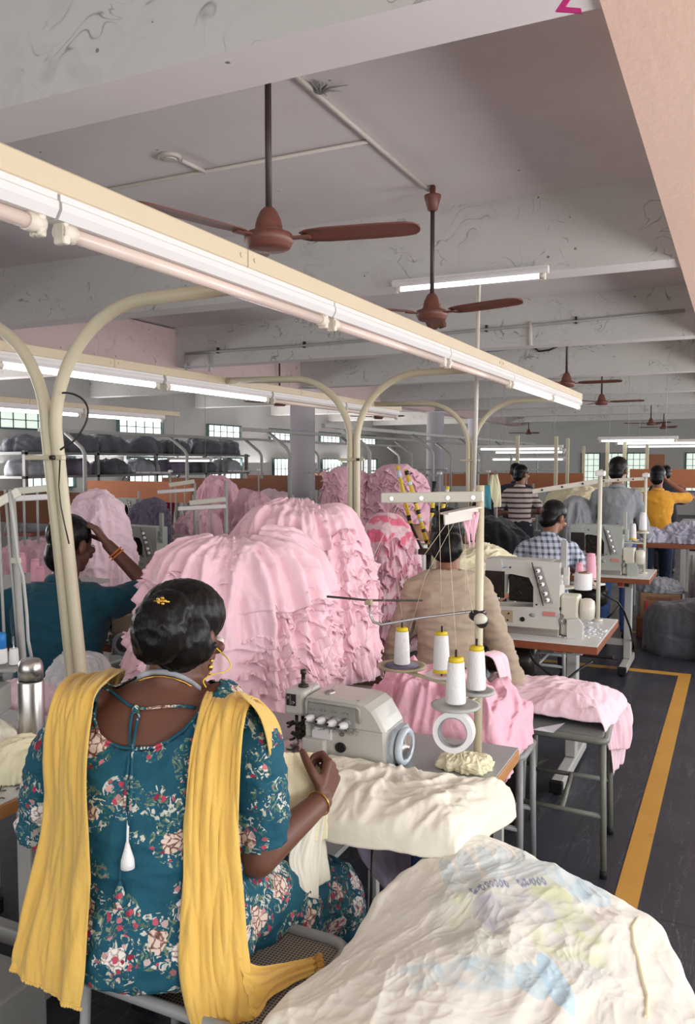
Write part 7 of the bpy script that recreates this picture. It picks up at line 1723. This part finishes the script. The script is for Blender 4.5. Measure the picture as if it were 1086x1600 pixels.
# guide-bar stands and machines
def far_station(x, y, k, labt, labm, mat='machine_green', top='laminate_grey'):
    table(x - .55, x + .55, y, y + .58, TZ, labt, edge='wood_edge', top=top, motor=False)
    return coverstitch((x - .25, y + .12, TZ), labm, 1.0, mat, marks=False)
st1 = far_station(-3.95, 4.72, 0, 'table under the green machines left of the pink bundles', 'green-grey machine left of the pink bundles, above the head of the woman')
dup(st1, (-3.78, 4.84 + 1.1, TZ), 0, 'farther green-grey machine behind the first green one'); table(-3.86, -2.9, 5.82, 6.4, TZ, 'table under the farther green-grey machine', edge='wood_edge', top='laminate_grey', motor=False)
def bars(px, pytop, pybot, d, x0, y0, y1, lab, tbl=.12):
    b = at(px, pybot, d); t_ = at(px, pytop, d); b = V(t_.x, t_.y, TZ)
    o = thing('thread_stand', b, lab, 'thread stand')
    obj('pole', MB().tube([b, V(t_.x, t_.y, t_.z)], .013, 10), M['grey_rail'], o)
    obj('guide_bar', flatbar(at(x0, y0, d), at(px, y0 - 6, d), .035, .012), M['machine_cream'], o)
    obj('lower_guide', flatbar(at(x0 - 18 if x0 < px else x0, y1, d - .1), at(px, y1 - 4, d), .03, .02), M['batten'], o)
    for q in (.25, .6): p0 = at(x0, y0, d).lerp(at(px, y0 - 6, d), q); obj('drop_rod', MB().cyl(p0, p0 - V(0, 0, .28), .006, seg=8), M['grey_rail'], o)
    if tbl: work_table(b.x - tbl, b.x + .25, b.y - .2, b.y + .25, TZ, 'table under the ' + lab)
    obj('tray', MB().box(V(b.x - .10, b.y, TZ + .22), (.22, .12, .012)), M['grey_rail'], o)
    return o
bars(353, 752, 880, 5.9, 296, 786, 795, 'thread stand with a white bar, right above the front pink bundle')
bars(304, 755, 860, 7.0, 264, 758, 769, 'thread stand with two slanting cream bars before the orange board')
bars(82, 762, 850, 4.2, 22, 768, 780, 'thread stand with a long white bar, left of the first arched post', 0)
# pink cones at the left edge
for k, (px, lab) in enumerate(((34, 'pink thread cone at the left edge, left of its two fellows'), (55, 'pink thread cone at the left edge, right of the first one'), (62, 'pink thread cone nearest the dark hair of the man in teal'))):
    c = at(px, 880 - 2 * k, 4.6 - .3 * k); c.z = .98
    cone(c, lab, 'pink cones at the left edge', 'thread_pink', 'thread_pink', s=1.0)
sh_ = thing('cone_shelf', (-3.40, 2.86, 0), 'raised shelf carrying the pink cones at the left edge', 'shelf')
a_, b_ = at(34, 880, 4.6), at(62, 876, 4.0)
obj('deck', MB().box(((a_.x + b_.x) / 2, (a_.y + b_.y) / 2, .970), (.62, .50, .018)), M['frame_grey'], sh_)
for sx in (-1, 1): obj('leg', MB().box(((a_.x + b_.x) / 2 + sx * .25, (a_.y + b_.y) / 2 - .0, .857), (.04, .04, .21)), M['frame_grey'], sh_)
# tables with machines filling the far rows
n_ = 0
rows_ = [(-3.35, 8.0), (-3.35, 9.9), (-3.35, 12.0), (-5.3, 9.6), (-5.3, 11.8), (-5.3, 14.0), (-7.2, 8.4), (-7.2, 10.6), (-7.2, 13.0), (-3.35, 14.2)]
proto_t = None
for x, y in rows_:
    if proto_t is None:
        proto_t = table(x - .55, x + .55, y, y + .58, TZ, 'far sewing table with a grey machine in the rows beyond the bundles', edge='wood_edge', top='laminate', motor=False); proto_t['group'] = 'far sewing tables'
        fst = dup(st1, (x - .25, y + .12, TZ), 0, 'far grey sewing machine in the rows beyond the bundles', 'far sewing machines')
        p0 = Vector((x, y, 0)); p0t = proto_t.location.copy()
        fs_ = stand((x + .45, y + .4, TZ), 1.5, 'far pale thread stand in the rows beyond the bundles', (x - .1, y + .38, 1.46), 1.46, [(x + .3, y + .4)], .95, 'grey_rail'); fs_['group'] = 'far thread stands'
    else:
        dup(proto_t, p0t + V(x, y, 0) - p0); dup(st1, (x - .25, y + .12, TZ), 0, 'far grey sewing machine in the rows beyond the bundles', 'far sewing machines'); dup(fs_, (x + .45, y + .4, TZ))
for k, (x, y, mat, h, lab) in enumerate(((-4.2, 9.2, 'pink_mid', .45, 'mauve heap on a far table before the orange board'), (-4.3, 11.2, 'grey_sack_light', .4, 'grey heap on a far table left of the round column'), (-6.3, 9.4, 'purple_grey', .42, 'purple-grey heap on a far table near the crimson cloth'),
                                   (-6.3, 10.75, 'pink_light', .40, 'pale heap on a far table behind the rounded rose heap'), (-2.1, 15.0, 'cream_yellow', .5, 'far cream heap below the lit lamps'), (-1.6, 17.2, 'cream_yellow', .5, 'farthest cream heap before the end wall'))):
    work_table(x - .4, x + .4, y - .35, y + .35, .76, 'table under the ' + lab)
    heap('garment_heap', (x, y, .762), .36, .32, h, M[mat], lab, 'garment heap', e1=.65, e2=.7, lump=.25, fold=.05, crum=.035, kf=2.5, ks=6, n=(40, 90), seed=101 + k * 2)
# orange and brown boards along the left side, crimson cloth under them
segs = [(3.0, 8.6, 'brown_board'), (8.64, 10.6, 'orange_board'), (10.64, 13.6, 'brown_board'), (13.64, 17.0, 'brown_board'), (17.04, 21.5, 'orange_board')]
for (y0, y1, mt), nm in zip(segs, ('brown board at the left edge above the crimson cloth', 'orange board right of the first arched post', 'long brown board above the purple-grey heap', 'brown board left of the round column', 'orange-brown board right of the round column')):
    board('screen_board', (-8.0, y0, 0), (-8.0, y1, 0), 1.02, 1.32, mt, nm)
for k, (y0, y1, lab) in enumerate(((7.8, 8.9, 'crimson cloth hanging under the brown board at the left edge'), (9.3, 10.4, 'crimson cloth hanging right of the first arched post'), (11.6, 12.7, 'crimson cloth hanging behind the slanting cream bars'))):
    Q = ribbon([(V(-7.87, y0, 1.06), V(-7.87, y1, 1.06)), (V(-7.86, y0 + .04, .85), V(-7.86, y1 - .05, .88)), (V(-7.86, y0 + .02, .62), V(-7.86, y1 - .1, .60))], 40, .03, 6, 3 + k, 6)
    tag(obj('crimson_cloth', MB().grid(Q), M['crimson'], solid=.005), lab, 'cloth')
# sack shelf on the left wall
sf = thing('sack_shelf', (-10.4, 12.6, 0), 'long grey steel shelf along the left wall, loaded with sacks', 'shelf')
for z in (1.74, 1.36): obj('deck', MB().box((-10.45, 12.7, z), (.8, 6.6, .04)), M['shelf_grey'], sf)
for y in (9.5, 11.1, 12.7, 14.3, 15.9):
    for x in (-10.08, -10.8): obj('post', MB().box((x, y, .89), (.06, .06, 1.78)), M['shelf_grey'], sf)
    obj('brace', MB().tube([V(-10.06, y, .7), V(-10.06, y + .7, 1.34)], .02, 8), M['shelf_grey'], sf)
for k in range(7):
    y = 9.9 + k * .93; heap('garment_sack', (-10.42, y, 1.762), .33, .40, .26 + .05 * ((k * 3) % 4) / 2, M['grey_sack'], 'dark sack on the top shelf of the left wall, ' + ('first', 'second', 'third', 'fourth', 'fifth', 'sixth', 'seventh')[k] + ' from the left', 'sack', e1=.6, e2=.55, lump=.5, fold=.06, crum=.05, kf=2, ks=5, n=(30, 70), seed=121 + k, group='sacks on the top shelf')
    heap('garment_sack', (-10.42, y, 1.382), .30, .37, .27, M[('grey_sack_light', 'purple_grey', 'grey_sack')[k % 3]], 'sack on the lower shelf of the left wall, ' + ('first', 'second', 'third', 'fourth', 'fifth', 'sixth', 'seventh')[k] + ' from the left', 'sack', e1=.6, e2=.55, lump=.4, fold=.06, crum=.05, kf=2, ks=6, n=(30, 70), seed=141 + k, group='sacks on the lower shelf')
# notices on the left wall
for k, (y, z, h, mt, lab) in enumerate(((9.05, 1.98, .30, 'navy_sign', 'upper blue and white notice on the left wall at the frame edge'), (9.05, 1.62, .22, 'navy_sign', 'lower blue notice on the left wall at the frame edge'), (9.1, 1.42, .16, 'orange_board', 'small orange picture under the blue notices'), (14.35, 1.52, .12, 'red', 'small red notice between the low windows'))):
    nb = tag(obj('wall_notice', MB().box((XL + .02, y, z), (.02, .34, h)), M[mt]), lab, 'notice'); obj('white_field', MB().box((XL + .032, y, z + h * .18), (.006, .26, h * .4)), M['paper'], nb)
